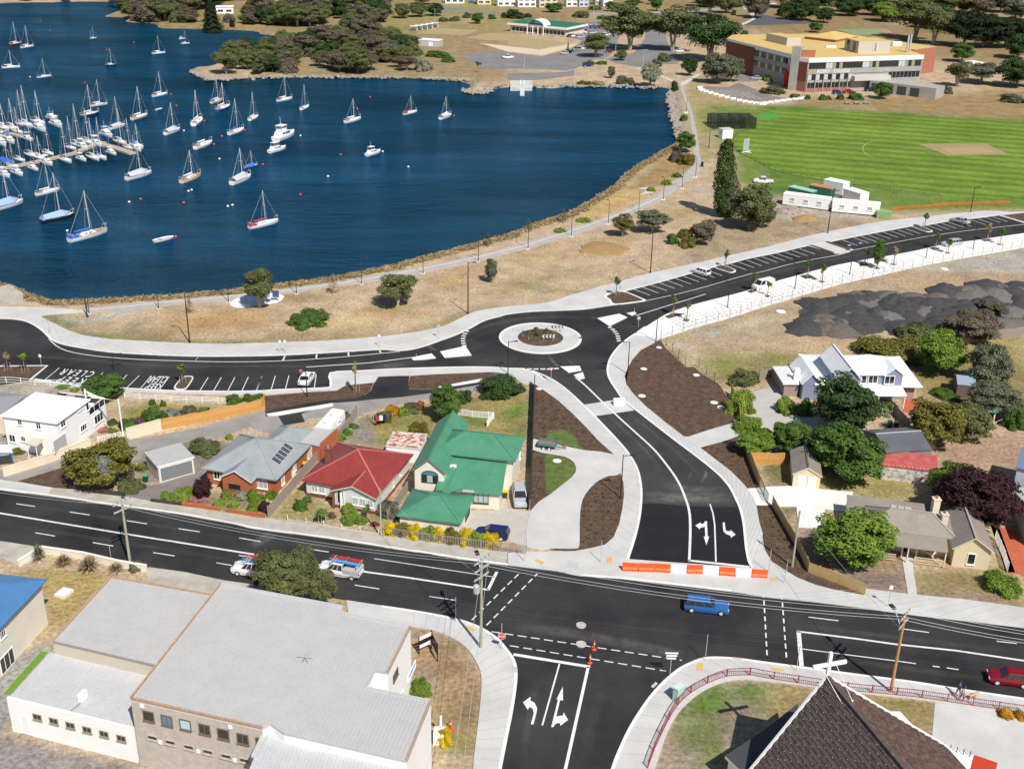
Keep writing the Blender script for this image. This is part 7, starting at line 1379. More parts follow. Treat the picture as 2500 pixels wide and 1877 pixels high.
3 0 2150 875 765 190 shrub grey shrub|grey green bush at the right edge of the dry lawn|shrub
3 0 450 275 188 115 dense mid tree|round green tree left of the tennis courts|tree
2 0 70 162 80 145 shrub dark tree|dark bush on the slope left of the green roofed clubhouse|tree
2 0 170 152 100 66 shrub dark shrub|smaller dark bush next to it on the clubhouse slope|shrub
2 0 870 97 15 85 dense mid tree|round green tree in front of the far white house|tree
2 0 390 105 25 150 dense mid tree|green tree between two far houses above the clubhouse|tree
2 0 620 155 70 130 shrub olive shrub|olive bush at the bend above the clubhouse|shrub
2 0 740 90 30 110 shrub olive shrub|olive bush by the far light pole above the clubhouse|shrub
2 0 800 168 118 90 shrub mid hedge|left part of the low hedge behind the clubhouse car park|shrub
2 0 880 168 118 90 shrub mid hedge|right part of the low hedge behind the clubhouse car park|shrub
2 0 1255 95 -30 90 dense mid tree|green tree beside the far white drive|tree
2 0 1040 80 -20 110 dense mid tree|green tree behind the big gum at the top|tree
2 0 1905 132 72 42 shrub dark shrub|lone dark bush on the dry slope by the far path|shrub
2 0 2000 302 240 66 shrub mid shrub|bush by the red fence behind the college roof|shrub
1 0 1250 155 25 140 dense olive tree|left tree of the row above the bowling greens|tree
1 0 1385 145 15 150 dense olive tree|second tree of the row above the bowling greens|tree
1 0 1525 135 30 150 dense dark tree|dark tree at the road corner above the bowling greens|tree
1 0 1880 202 108 105 dense mid tree|lone round tree right of the far road corner|tree
1 0 1600 185 135 100 shrub olive shrub|bush left under the far road corner|shrub
1 0 1690 182 120 100 shrub olive shrub|bush right under the far road corner|shrub
1 0 1795 155 90 76 shrub olive shrub|bush by the far road left of the lone round tree|shrub
1 0 2010 165 108 70 shrub mid shrub|bush right of the lone round tree|shrub
1 0 2110 155 90 56 shrub dark shrub|small dark bush by the far road|shrub
1 0 2185 155 78 110 dense dark tree|dark tree left of the clubhouse roof|tree
3 2 60 560 430 190 shrub dark shrub|dark bush over the shaded drive left of the gabled shed|shrub
3 2 420 600 480 200 shrub mid shrub|green bush between the gabled shed roof and the dark tree|shrub
3 2 1010 330 230 170 shrub pale shrub|pale loose bush right below the very dark tree|shrub
2 1 235 1232 1180 48 shrub olive shrub|left of three small shrubs on the roundabout|shrub
2 1 247 1272 1215 42 shrub mid shrub|front of three small shrubs on the roundabout|shrub
2 1 327 1242 1190 42 shrub olive shrub|right of three small shrubs on the roundabout|shrub
1 0 340 95 70 60 shrub lime shrub|small lime bush before the far white terrace houses|shrub
0 0 1930 195 90 110 shrub grey tree|dark bush before the small white far house|tree
0 0 1955 225 150 45 shrub purple shrub|purple bush on the far shore below the small white house|shrub
0 0 1815 262 180 120 shrub olive shrub|bush at the foot of the tall dark pine|shrub
'''
for row in TREES.strip().splitlines():
 head,label,cat=row.split('|');q=head.split()
 t=plant(int(q[0]),int(q[1]),*[float(x)for x in q[2:6]],q[6],q[7],q[8],label,cat)
 if 'on the roundabout' in label:t.location.z=.42
 if q[6]=='sapling' and 'street_tree' in q[8]:
  for a in(0,2.1,4.2):
   mb=MB();mb.bar((.55*math.cos(a),.55*math.sin(a),0),(.5*math.cos(a),.5*math.sin(a),1.4),.06);link('stake',mb.mesh('stake',STAKE),t)
   # street tree in front of the big metal roofed building, its foot on the footpath behind
P0=GT(1,3,350,172)
t=thing('street_tree','large olive tree on the main street footpath half hiding a white ute','tree',P0)
o=link('trunk',trunk_mesh('tree'),t);o.scale=(3.2,3.2,3.4)
for i,(dx,dy,dz,sx,sz)in enumerate(((-2.3,-.3,3.5,2.6,1.8),(.2,0,3.7,2.6,2.0),(3.3,-1.6,2.3,2.1,1.6),(-.5,-1.4,2.7,3.0,1.8),(1.6,-1.2,2.6,2.3,1.7))):
 o=link('crown',crown_mesh('dense',i),t);setmat(o,LF['olive']);o.location=(dx,dy,dz);o.scale=(sx,sx*.8,sz);o.rotation_euler=(0,0,i)
 # scrub on the wooded point, the headland and the slope behind
def inside(p,poly):
 r=False
 for i in range(len(poly)):
  (x1,y1),(x2,y2)=poly[i-1],poly[i]
  if(y1>p[1])!=(y2>p[1])and p[0]<(x2-x1)*(p[1]-y1)/(y2-y1)+x1:r=not r
 return r
def wood(poly,n,mind,wr,hr,names,group,kinds,seed,cat='tree'):
 rg=random.Random(seed);xs_,ys_=[p[0]for p in poly],[p[1]for p in poly];got=[];tries=0
 while len(got)<n and tries<6000:
  tries+=1;p=(rg.uniform(min(xs_),max(xs_)),rg.uniform(min(ys_),max(ys_)))
  if inside(p,poly)and all(abs(p[0]-q[0])+3.2*abs(p[1]-q[1])>mind for q in got):got.append(p)
 for p in got:
  wd=rg.uniform(*wr);h=wd*rg.uniform(*hr);k,lf=rg.choice(kinds)
  plant(0,0,p[0]/K,p[1]/K,(p[1]-h)/K,wd/K,k,lf,'scrub_tree',names[lf]+', '+where(p,poly),cat,group)
PT={'grey':'grey green','brown':'brownish','olive':'olive','dark':'dark green','pale':'pale blossoming','mid':'green','cypress':'blackish green','bright':'bright green'}
KW=(('dense','grey'),('dense','brown'),('dense','olive'),('gum','olive'),('shrub','brown'),('dense','brown'),('shrub','olive'),('dense','dark'),('gum','brown'),('dense','olive'))
wood(T(0,0,(1850,620),(2010,480),(2212,400))+T(1,0,(200,420),(330,380),(560,330),(1000,290),(1290,330),(1320,470),(1300,600),(1180,625),(860,610),(600,600),(380,470),(330,620),(160,640))+T(0,0,(2100,640),(1930,640)),96,23,(30,68),(.6,1.0),{k:v+' scrub tree in the dense growth on the wooded point' for k,v in PT.items()},'scrub trees on the wooded point',KW,5)
wood(T(0,0,(960,110),(1060,160),(1400,200),(1620,215),(1700,120),(1900,40),(2212,10),(2212,-120),(980,-120)),70,23,(36,72),(.55,.9),{k:v+' scrub tree on the far wooded headland' for k,v in PT.items()},'scrub trees on the far headland',KW,9)
wood(T(1,0,(-100,210),(450,230),(540,210),(620,150),(1080,200),(1100,120),(900,110),(560,130),(250,130),(0,150))+T(0,0,(2050,170)),54,22,(28,62),(.7,1.1),{k:v+' tree among the far houses above the inlet' for k,v in PT.items()},'trees below the far houses',KW+(('dense','mid'),('dense','dark'),('shrub','bright')),12)
wood([(730,12),(1200,12),(1700,14),(2500,8),(2500,-30),(730,-30)],46,34,(28,66),(.6,1.0),{k:v+' tree on the skyline slope at the top of the view' for k,v in PT.items()},'trees on the far slope',KW+(('dense','mid'),('dense','dark')),15)
wood([(1700,30),(1790,60),(2000,40),(2200,60),(2500,120),(2500,20),(2100,8),(1700,10)],26,40,(34,74),(.7,1.05),{k:v+' tree on the dry slope behind the college' for k,v in PT.items()},'trees behind the college',KW+(('dense','dark'),('dense','dark')),23)
wood([(240,6),(0,4),(-60,-20),(260,-20)],10,20,(20,40),(.5,.8),{k:v+' scrub tree on the far left shore' for k,v in PT.items()},'trees on the far left shore',KW,19)
# dry tussocks along the water's edge: uncountable, one object
rg=np.random.default_rng(8);Ps=[];sp=[p for p in smooth(shore_px[3:42],6)]
for i,p in enumerate(sp):
 for k in range(26):
  q=G((p[0]+rg.normal(0,8),p[1]+rg.normal(1.2,2.2)));s=rg.uniform(.25,.6)*(1+(i>110)*.2)
  dd=rg.normal(size=(9,3))*np.array([.5,.5,.25])+np.array([0,0,.35]);Ps.append(np.array([q.x,q.y,-.55])+dd*s)
P=np.concatenate(Ps);D_=sdist(P[:,0],P[:,1],shore);P[:,2]+=np.clip(-D_*.25,-.6,.6);ok=(D_<-.3)&(D_>-5.5);P=P[ok]
V,F=leaves(P,unit(rg.normal(size=P.shape)+np.array([0,0,.6])),.22,rg,.5)
o=link('shore_tussocks',raw_mesh('shore_tussocks',V,F,LF['straw']));o['kind']='stuff';tag(o,'dry straw tussocks fringing the water edge','tussocks')
# rows of newly planted seedlings in the mulch beds: one object
Ps=[]
for c,r,poly in((2,2,((230,90),(560,350),(860,640),(650,600),(560,470),(340,440),(225,420))),(2,2,((200,640),(300,640),(305,950),(190,1100))),(2,2,((640,1080),(760,900),(960,830),(960,1100),(880,1340),(620,1440))),(2,2,((1700,600),(1900,560),(2080,900),(1990,880))),(3,2,((20,1120),(70,1110),(280,1420),(340,1600),(120,1560)))):
 pg=T(c,r,*poly);x0,x1,y0,y1=min(p[0]for p in pg),max(p[0]for p in pg),min(p[1]for p in pg),max(p[1]for p in pg);y=y0
 while y<y1:
  x=x0+(y%2)*5
  while x<x1:
   if inside_px((x,y),pg)and rg.random()<.8:g_=G((x+rg.normal(0,1),y+rg.normal(0,1)),.12);Ps.append(np.array([g_.x,g_.y,g_.z+.08])+rg.normal(size=(7,3))*np.array([.09,.09,.05]))
   x+=17
  y+=11
P=np.concatenate(Ps);V,F=leaves(P,unit(rg.normal(size=P.shape)+np.array([0,0,.8])),.11,rg,.5);o=link('seedlings',raw_mesh('seedlings',V,F,LF['dark']));o['kind']='stuff';tag(o,'tiny dark seedlings dotted over the mulch beds','seedlings')
# ================================================================== boats
def paint_m(name,c,r=.3):return mat(name,c,r,spec=.5)
HW,HB,HC,HK,HR,HN=paint_m('white_gelcoat',(.78,.78,.77)),paint_m('blue_hull_paint',(.03,.07,.22)),paint_m('cream_hull_paint',(.7,.6,.42)),paint_m('black_hull_paint',(.02,.018,.02)),paint_m('red_hull_paint',(.4,.04,.03)),mat('teak',(.3,.17,.09),.6,(.38,.23,.13),4,local=True)
CW,CBL,CGY,CRD=mat('white_canvas',(.72,.72,.7),.8),mat('blue_canvas',(.03,.13,.5),.8),mat('pale_grey_tent',(.45,.46,.5),.8),mat('crimson_canvas',(.4,.03,.06),.8);ALU=mat('mast_alloy',(.62,.62,.62),.4)
def hull(B,Hs,stern,bowz=1.25):
 X=(0,.12,.3,.5,.68,.82,.93,1.0);mb=MB();rings=[];deck=[]
 for x in X:
  w=B/2*(stern+(1-stern)*math.sin(min(x/.5,1)*PI/2))if x<.5 else B/2*max(.015,1-((x-.5)/.5)**2.2)
  z=Hs*(1+(bowz-1)*x*x);rings.append([(x,w,z),(x-.01*x,w*.92,z*.35),(x-.05*x,w*.45,-.04),(x-.05*x,-w*.45,-.04),(x-.01*x,-w*.92,z*.35),(x,-w,z)]);deck.append((x,w*.96,z-.006))
 mb.loft(rings,closed=False,cap=False);mb.poly(rings[0][::-1])
 d=MB();d.v=[(x,s*w,z)for x,w,z in deck for s in(1,-1)];d.f=[(2*i,2*i+1,2*i+3,2*i+2)for i in range(len(deck)-1)];d.m=[0]*len(d.f)
 return mb.mesh('hull',HW,True),d.mesh('deck',HW)
def blk(pts):
 mb=MB();P,wb,wt,z0=pts;mb.loft([[(x,s*(wb if z<=z0+1e-6 else wt),z)for x,z in P]for s in(1,-1)]);return mb
yh,yd=hull(.30,.095,.62);mh,md=hull(.34,.12,.85,1.35);dh,dd=hull(.40,.10,.8,1.2)
Y=dict(cabin=blk(([(.3,.09),(.34,.15),(.62,.145),(.7,.105)],.085,.06,.1)).mesh('cabin',HW),cockpit=MB().box((.16,0,.1),(.2,.14,.02)).mesh('cockpit',HN))
q=MB();[q.box((x,s*.074,.128),(.06,.008,.02))for x in(.4,.5)for s in(1,-1)];Y['windows']=q.mesh('cabin_windows',GLASS);q=MB();q.tube([(.56,0,.1),(.53,0,1)],.0085,6);Y['mast']=q.mesh('mast',ALU)
q=MB();q.tube([(.55,0,.2),(.14,0,.2)],[.03,.018],6);Y['boom']=q.mesh('boom',CW);q=MB();[q.tube([a,(.53,0,.97)],.0022,3)for a in((.99,0,.12),(.0,0,.1),(.52,.14,.1),(.52,-.14,.1))];q.bar((.54,-.07,.6),(.54,.07,.6),.008);Y['rig']=q.mesh('rigging',ALU)
q=MB();q.loft([[(.08,s*.13,.13)for s in(1,-1)],[(.1,0.0,.22),(.1,0,.22)],[(.55,0,.24),(.55,0,.24)],[(.86,0,.18),(.86,0,.18)]],closed=False,cap=False);q=MB();q.poly([(.06,.125,.12),(.62,.145,.12),(.62,0,.26),(.06,0,.22)]);q.poly([(.06,-.125,.12),(.06,0,.22),(.62,0,.26),(.62,-.145,.12)]);q.poly([(.62,.145,.12),(.9,.05,.15),(.62,0,.26)]);q.poly([(.62,-.145,.12),(.62,0,.26),(.9,.05,.15)]);Y['tent']=q.mesh('tent_cover',CGY)
q=MB();q.box((.1,0,.115),(.18,.2,.05));Y['cover']=q.mesh('cockpit_cover',CBL);q=MB();[q.tube(p,.004,4)for p in([(.9,.05,.12),(.92,.05,.2),(1.0,0,.22),(.92,-.05,.2),(.9,-.05,.12)],[(.05,.1,.1),(.04,.1,.18),(.04,-.1,.18),(.05,-.1,.1)])];Y['pulpit']=q.mesh('pulpit',ALU)
Cc=dict(cabin=blk(([(.12,.12),(.16,.24),(.55,.24),(.66,.15)],.135,.11,.12)).mesh('cabin',HW),bridge=blk(([(.22,.245),(.24,.32),(.42,.31),(.46,.245)],.1,.08,.245)).mesh('flybridge',HW),top=MB().box((.32,0,.39),(.28,.22,.015)).mesh('hardtop',HW));q=MB();[q.box((x,s*.121,.195),(.1,.012,.045))for x in(.24,.38,.5)for s in(1,-1)];q.hexa([(.58,-.1,.2),(.63,-.1,.16),(.63,.1,.16),(.58,.1,.2),(.585,-.1,.21),(.64,-.1,.17),(.64,.1,.17),(.585,.1,.21)]);Cc['win']=q.mesh('cabin_windows',GLASS)
q=MB();[q.tube([(x,s*.09,.24),(x,s*.09,.39)],.006,4)for x in(.2,.44)for s in(1,-1)];Cc['posts']=q.mesh('hardtop_posts',ALU);q=MB();q.tube([(.3,0,.39),(.28,0,.62)],.006,4);Cc['aerial']=q.mesh('aerial',ALU)
def boat(s,e,top,kind,hm,cm,label,group=None,name=None):
 a,b=G(s,WATER_Z+.5),G(e,WATER_Z+.5);d=b-a;L=min(max(d.length*(.84 if kind[0]=='c' else .95),3.2),12.5);rz=math.atan2(d.y,d.x);c=(a+b)/2;o0=c-d.normalized()*L/2
 t=thing(name or{'y':'sailing_yacht','c':'motor_cruiser','d':'dinghy'}[kind[0]],label,'boat' if kind[0]!='y' else 'yacht',(o0.x,o0.y,WATER_Z),group,rz);t.scale=(L,L,L)
 def p(nm,me,m=None,sc=None):
  o=link(nm,me,t)
  if m:setmat(o,m)
  if sc:o.scale=sc
  return o
 if kind[0]=='y':
  p('hull',yh,hm);p('deck',yd,HN if 't' in kind else HW);cb=p('cabin',Y['cabin']);w_=link('cabin_windows',Y['windows'],cb);p('cockpit',Y['cockpit']);p('pulpit',Y['pulpit'])
  if 'n' not in kind:
   base_=(a+b)/2;mh_=.9*L
   if top:best=min(((G(top,WATER_Z+h*.25)-base_).to_2d().length,h*.25)for h in range(12,70));mh_=min(max(best[1],.9*L),1.6*L)
   p('mast',Y['mast'],None,(1,1,mh_/L));p('rigging',Y['rig'],None,(1,1,mh_/L))
   if 'k' in kind:o=p('mizzen_mast',Y['mast'],None,(1,1,mh_/L*.75));o.location=(-.4,0,0)
  if 'e' in kind:p('tent_cover',Y['tent'],cm)
  else:p('boom',Y['boom'],cm)
  if 'v' in kind:p('cockpit_cover',Y['cover'],cm)
 elif kind[0]=='c':
  p('hull',mh,hm);p('deck',md,HW);cb=p('cabin',Cc['cabin']);link('cabin_windows',Cc['win'],cb)
  if 'f' in kind:p('flybridge',Cc['bridge'])
  p('hardtop',Cc['top'],cm);p('hardtop_posts',Cc['posts']);p('aerial',Cc['aerial'])
 else:p('hull',dh,hm);o=p('deck',dd,CGY);o.location.z=-.03;o=link('thwart',Y['cockpit'],t);o.location=(.25,0,-.01);o.scale=(.3,2.0,1)
 return t
HM=dict(w=HW,b=HB,c=HC,k=HK,r=HR,n=HN);CM=dict(w=CW,b=CBL,g=CGY,r=CRD,p=mat('pale_blue_canvas',(.28,.4,.62),.8))
MOOR='''0 0 80 375 185 360 120 185 y r w|far left red hulled yacht at the top edge of the bay
0 0 175 400 290 385 213 215 y w w|far left white yacht right beside the red hulled one
0 0 10 570 175 560 97 425 y w w|white yacht at the left edge below the red hulled one
0 0 310 650 435 635 353 497 yv w b|white yacht with blue cockpit cover in the upper left bay
0 0 757 320 815 315 762 190 yk w w|small two masted ketch near the far headland
0 0 888 545 985 540 935 380 y k w|black hulled yacht alone in the upper bay
0 0 1280 450 1398 440 1333 300 y w w|white yacht nearest the far wooded headland
0 0 1508 326 1566 320 0 0 c w w|small white cruiser farthest up the inlet
0 0 1525 365 1600 360 1563 262 y w w|small yacht next to the cruiser farthest up the inlet
0 0 1287 810 1418 785 1350 605 y w w|white yacht left of the wooded point
0 0 1110 1005 1250 965 1160 725 y c w|cream hulled yacht with tall mast nearest the marina
0 0 757 890 912 870 818 670 yt w w|white yacht with varnished deck above the marina
0 0 680 980 843 945 735 715 y b w|blue hulled yacht at the top of the marina
0 0 925 1085 1060 1050 975 815 ye w g|yacht under a grey tent cover at the marina corner
0 0 1390 1130 1523 1085 1445 868 ye w g|yacht under a grey tent cover right of the marina
0 0 1630 1055 1702 1000 1655 760 y w w|narrow white yacht seen almost end on
0 0 1780 865 1888 835 1833 658 yt c w|cream yacht with timber deck below the wooded point
0 0 1827 935 1942 890 1880 700 y b w|blue hulled yacht below the wooded point
0 0 1930 1130 2063 1085 1990 835 y w b|white yacht with blue sail cover right of the tented one
0 0 2102 1010 2178 975 2135 775 y w w|small white yacht left of the centre of the bay
0 0 1643 1250 1795 1195 0 0 yn w w|mastless white yacht hull
0 0 1062 1510 1285 1450 1178 1290 ye w g|large yacht under a grey tent below the marina end
0 0 1525 1535 1700 1470 1598 1275 yt c w|cream yacht with wooden deck and bowsprit
0 0 1950 1550 2122 1480 2028 1250 ye w g|yacht under a grey tent beside the little blue boat
0 0 2062 1415 2178 1385 2135 1268 ye b b|little boat wholly covered in bright blue canvas
0 0 300 1640 508 1590 390 1335 y w w|white yacht with white sail cover left of the black hulled tented one
0 1 340 280 640 215 447 -130 yev k p|black hulled yacht with blue and white cover near the left shore
0 1 575 440 915 350 705 15 yvt w b|nearest white yacht with bright blue cockpit cover
0 1 -90 185 203 105 40 -200 ye w p|white yacht with blue cover cut by the left edge
0 1 1297 440 1470 400 0 0 d w g|small open white motor dinghy nearest the shore
0 1 2097 328 2355 268 2193 20 yv w r|white yacht with crimson covers alone in mid bay
1 0 195 850 328 825 270 632 y w w|white yacht nearest the wooded point shore
1 0 395 920 465 890 428 710 y w b|small yacht right of the one nearest the point
1 0 767 1030 907 995 845 840 y w w|slim white racing yacht in the open bay
1 0 1263 960 1380 935 1335 822 yv w r|yacht with red cockpit cover in the open bay
1 0 1570 1000 1667 965 1632 825 ye w g|rightmost yacht in the bay under a grey tent
1 0 170 1190 355 1120 0 0 cf w w|big white trawler with flybridge in mid bay
1 0 120 1285 283 1240 0 0 c w w|low white cruiser just below the trawler
1 0 942 1310 1080 1270 0 0 c w w|white runabout with hardtop, rightmost motor boat
0 0 1320 920 1367 908 0 0 d w g|tiny white tender floating in mid bay'''
for row in MOOR.splitlines():
 h,lb=row.split('|');q=h.split();c,r=int(q[0]),int(q[1]);v=[float(x)for x in q[2:8]];pt=T(c,r,(v[0],v[1]),(v[2],v[3]),(v[4],v[5]))
 boat(pt[0],pt[1],pt[2]if(v[4]or v[5])else None,q[8],HM[q[9]],CM[q[10]],lb)
 # marina berths: centre, half vector, mast top
MAR='''40 1170 c|80 1190 c|110 1085 y 80 830|185 1050 y 140 712|225 1055 y 172 720|340 1090 cf|440 1000 cf|480 1055 c|330 1035 y 297 760|150 1110 y 120 900|30 1080 y 0 890|60 1370 ye|170 1345 y 150 1150|270 1310 y 240 965|335 1330 y 300 1150|410 1290 y 380 965|555 1350 y 485 945|400 1375 c|285 1420 cf|150 1460 c|40 1475 c|600 1245 y 608 905|660 1225 y 660 820|745 1200 y 762 905|690 1340 c|790 1330 y 755 900|850 1325 y 865 960|945 1290 cf|905 1140 cf|1020 1200 y 1022 915|1090 1245 y 1052 1000|1150 1255 c|1160 1230 y 1110 1040|235 1170 c|10 1210 cf|700 1240 c|110 1400 y 90 1180|820 1215 c'''
for i,it in enumerate(MAR.split('|')):
 q=it.split();x,y=float(q[0]),float(q[1]);hx,hy=((52,20)if(i%3)else(45,15));pt=T(0,0,(x-hx,y-hy),(x+hx,y+hy));tp=T(0,0,(float(q[3]),float(q[4])))[0]if len(q)>4 else None;k=q[2];cv='wbwgw'[i%5]
 boat(pt[0],pt[1],tp,k,HW,CM[cv],{'y':'white yacht with ','c':'white motor cruiser with '}[k[0]]+dict(w='white',b='blue',g='grey')[cv]+' cover berthed at the '+where((x,y),[(0,980),(1180,1490)])+' of the marina','boats berthed at the marina')
PONT=mat('pontoon_planks',(.36,.3,.22),.85,(.45,.38,.29),1.5,.15,5)
for i,(px,wd,lb)in enumerate((((T(0,0,(0,1420),(250,1372),(480,1322),(620,1290),(800,1215),(880,1195))),2.0,'long bent marina pontoon between the berths'),(T(0,0,(780,1195),(960,1238),(1118,1290)),2.4,'marina pontoon arm reaching right into the bay'),(T(0,0,(-60,1090),(120,1130),(260,1170)),1.8,'short marina pontoon at the left edge'))):
 P=GL(px,WATER_Z+.5);t=thing('marina_pontoon',lb,'pontoon',P[0]);mb=MB();mb.kerb(P,wd,WATER_Z-.3,WATER_Z+.5);mb.build('deck',PONT,t)
 for k,p in enumerate(P):mb=MB();mb.tube([(p.x+wd*.6,p.y,WATER_Z-1),(p.x+wd*.6,p.y,WATER_Z+2.2)],.16,7);mb.build('pile',DFR,t)
BUOY=[mat('pink_buoy',(.7,.08,.09),.5),mat('white_buoy',(.78,.76,.72),.5)];q=MB();q.lathe((0,0,0),[(.04,-.3),(.26,-.15),(.32,.04),(.23,.25),(.05,.33)],10);BM=q.mesh('mooring_buoy',BUOY[0],True)
for i,(c,r,x,y,k)in enumerate(((0,0,343,180,0),(0,0,420,262,0),(0,0,1130,360,0),(0,0,900,423,0),(0,0,717,700,0),(0,0,1445,797,0),(0,0,1488,895,0),(0,0,1725,1022,0),(0,0,1552,1105,1),(0,0,1872,1152,0),(0,0,1807,1220,0),(0,0,1852,1343,1),(0,0,2065,1100,0),(0,0,253,652,1),(0,0,437,648,0),(0,0,1590,1615,1),(0,0,1617,1605,1),(0,1,1187,92,0),(0,1,1090,117,1),(0,1,1550,122,0),(0,1,1923,152,1),(0,1,1962,143,1),(0,1,568,360,1),(0,1,1482,410,0),(1,0,980,822,0),(1,0,873,920,0),(1,0,1688,977,0),(1,0,392,1147,1),(1,0,732,1307,0),(1,0,75,1390,0),(1,0,1303,1410,1),(1,0,393,1642,0),(1,0,1087,1281,1),(1,0,625,1490,1))):
 o=link('mooring_buoy',BM);setmat(o,BUOY[k]);o.location=GT(c,r,x,y,WATER_Z);o.location.z=WATER_Z;tag(o,('round pink','round white')[k]+' mooring buoy floating in the bay','buoy','mooring buoys in the bay')
t=thing('jetty','short floating jetty at the concrete boat ramp','jetty',GT(2,0,118,770,WATER_Z));mb=MB();P=[GT(2,0,*p,WATER_Z+.5)for p in((100,705),(135,705),(140,800),(102,800))];mb.prism([(p.x,p.y)for p in P],WATER_Z-.2,WATER_Z+.5);mb.build('deck',mat('jetty_grey',(.55,.56,.58),.7),t)
for x in(106,134):p=GT(2,0,x,740,WATER_Z);mb=MB();mb.tube([(p.x,p.y,-2),(p.x,p.y,1.6)],.18,6);mb.build('pile',WTRIM,t)
sheet('boat_ramp',T(2,0,(20,680),(205,680),(205,742),(20,742)),.02,CONC,-2.5);sheet('sea_wall',T(0,1,(0,850),(80,830),(200,905),(200,965),(80,985),(-80,960)),.5,CONCO,0)
# rock walls: boulders too many to count
rg=np.random.default_rng(4);bo=bmesh.new();bmesh.ops.create_icosphere(bo,subdivisions=1,radius=1.0);SV=np.array([v.co[:]for v in bo.verts]);SF=np.array([[v.index for v in f.verts]for f in bo.faces]);bo.free();VV,FF=[],[]
def boulders(px,n,sx,sy,r0,r1):
 for i in range(n):
  k=rg.integers(0,len(px)-1);u=rg.random();p=(px[k][0]*(1-u)+px[k+1][0]*u+rg.normal(0,sx),px[k][1]*(1-u)+px[k+1][1]*u+rg.normal(0,sy));g_=G(p,-.4);s=rg.uniform(r0,r1);VV.append(SV*(rg.uniform(.7,1.2,SV.shape)*s*np.array([1,1,.7]))+np.array([g_.x,g_.y,-.45]));FF.append(SF+len(SV)*(len(VV)-1))
boulders(T(2,0,(1380,780),(1390,900),(1420,1020),(1460,1180)),420,6,3,.4,.9);boulders(T(1,0,(1800,760),(1850,780),(1960,770),(2000,730),(2140,700)),260,5,2,.4,.9);boulders(T(1,0,(1400,655),(1700,668),(1850,672)),120,8,1.5,.4,.9);boulders(T(0,0,(1620,600),(1750,665),(1950,660))+T(1,0,(200,645),(800,650),(1300,652)),300,6,1.5,.4,1.0);boulders(T(2,0,(230,715),(600,720),(900,725),(1300,735)),260,6,2,.4,.9);boulders(T(0,1,(60,830),(250,920),(480,975)),60,4,2,.3,.6)
boulders(T(2,1,(0,400),(300,280),(540,200),(760,72),(900,-10))+T(2,0,(1000,1470),(1230,1322),(1390,1240)),420,3,1.5,.2,.5)
V,F=np.concatenate(VV),np.concatenate(FF);me=bpy.data.meshes.new('rock_wall');me.from_pydata(V.tolist(),[],F.tolist());me.materials.append(mat('shore_rock',(.2,.17,.14),.9,(.36,.32,.27),1.2,.15,4));o=link('rock_wall',me);o['kind']='stuff';tag(o,'tumbled boulders lining the water edge','rocks')
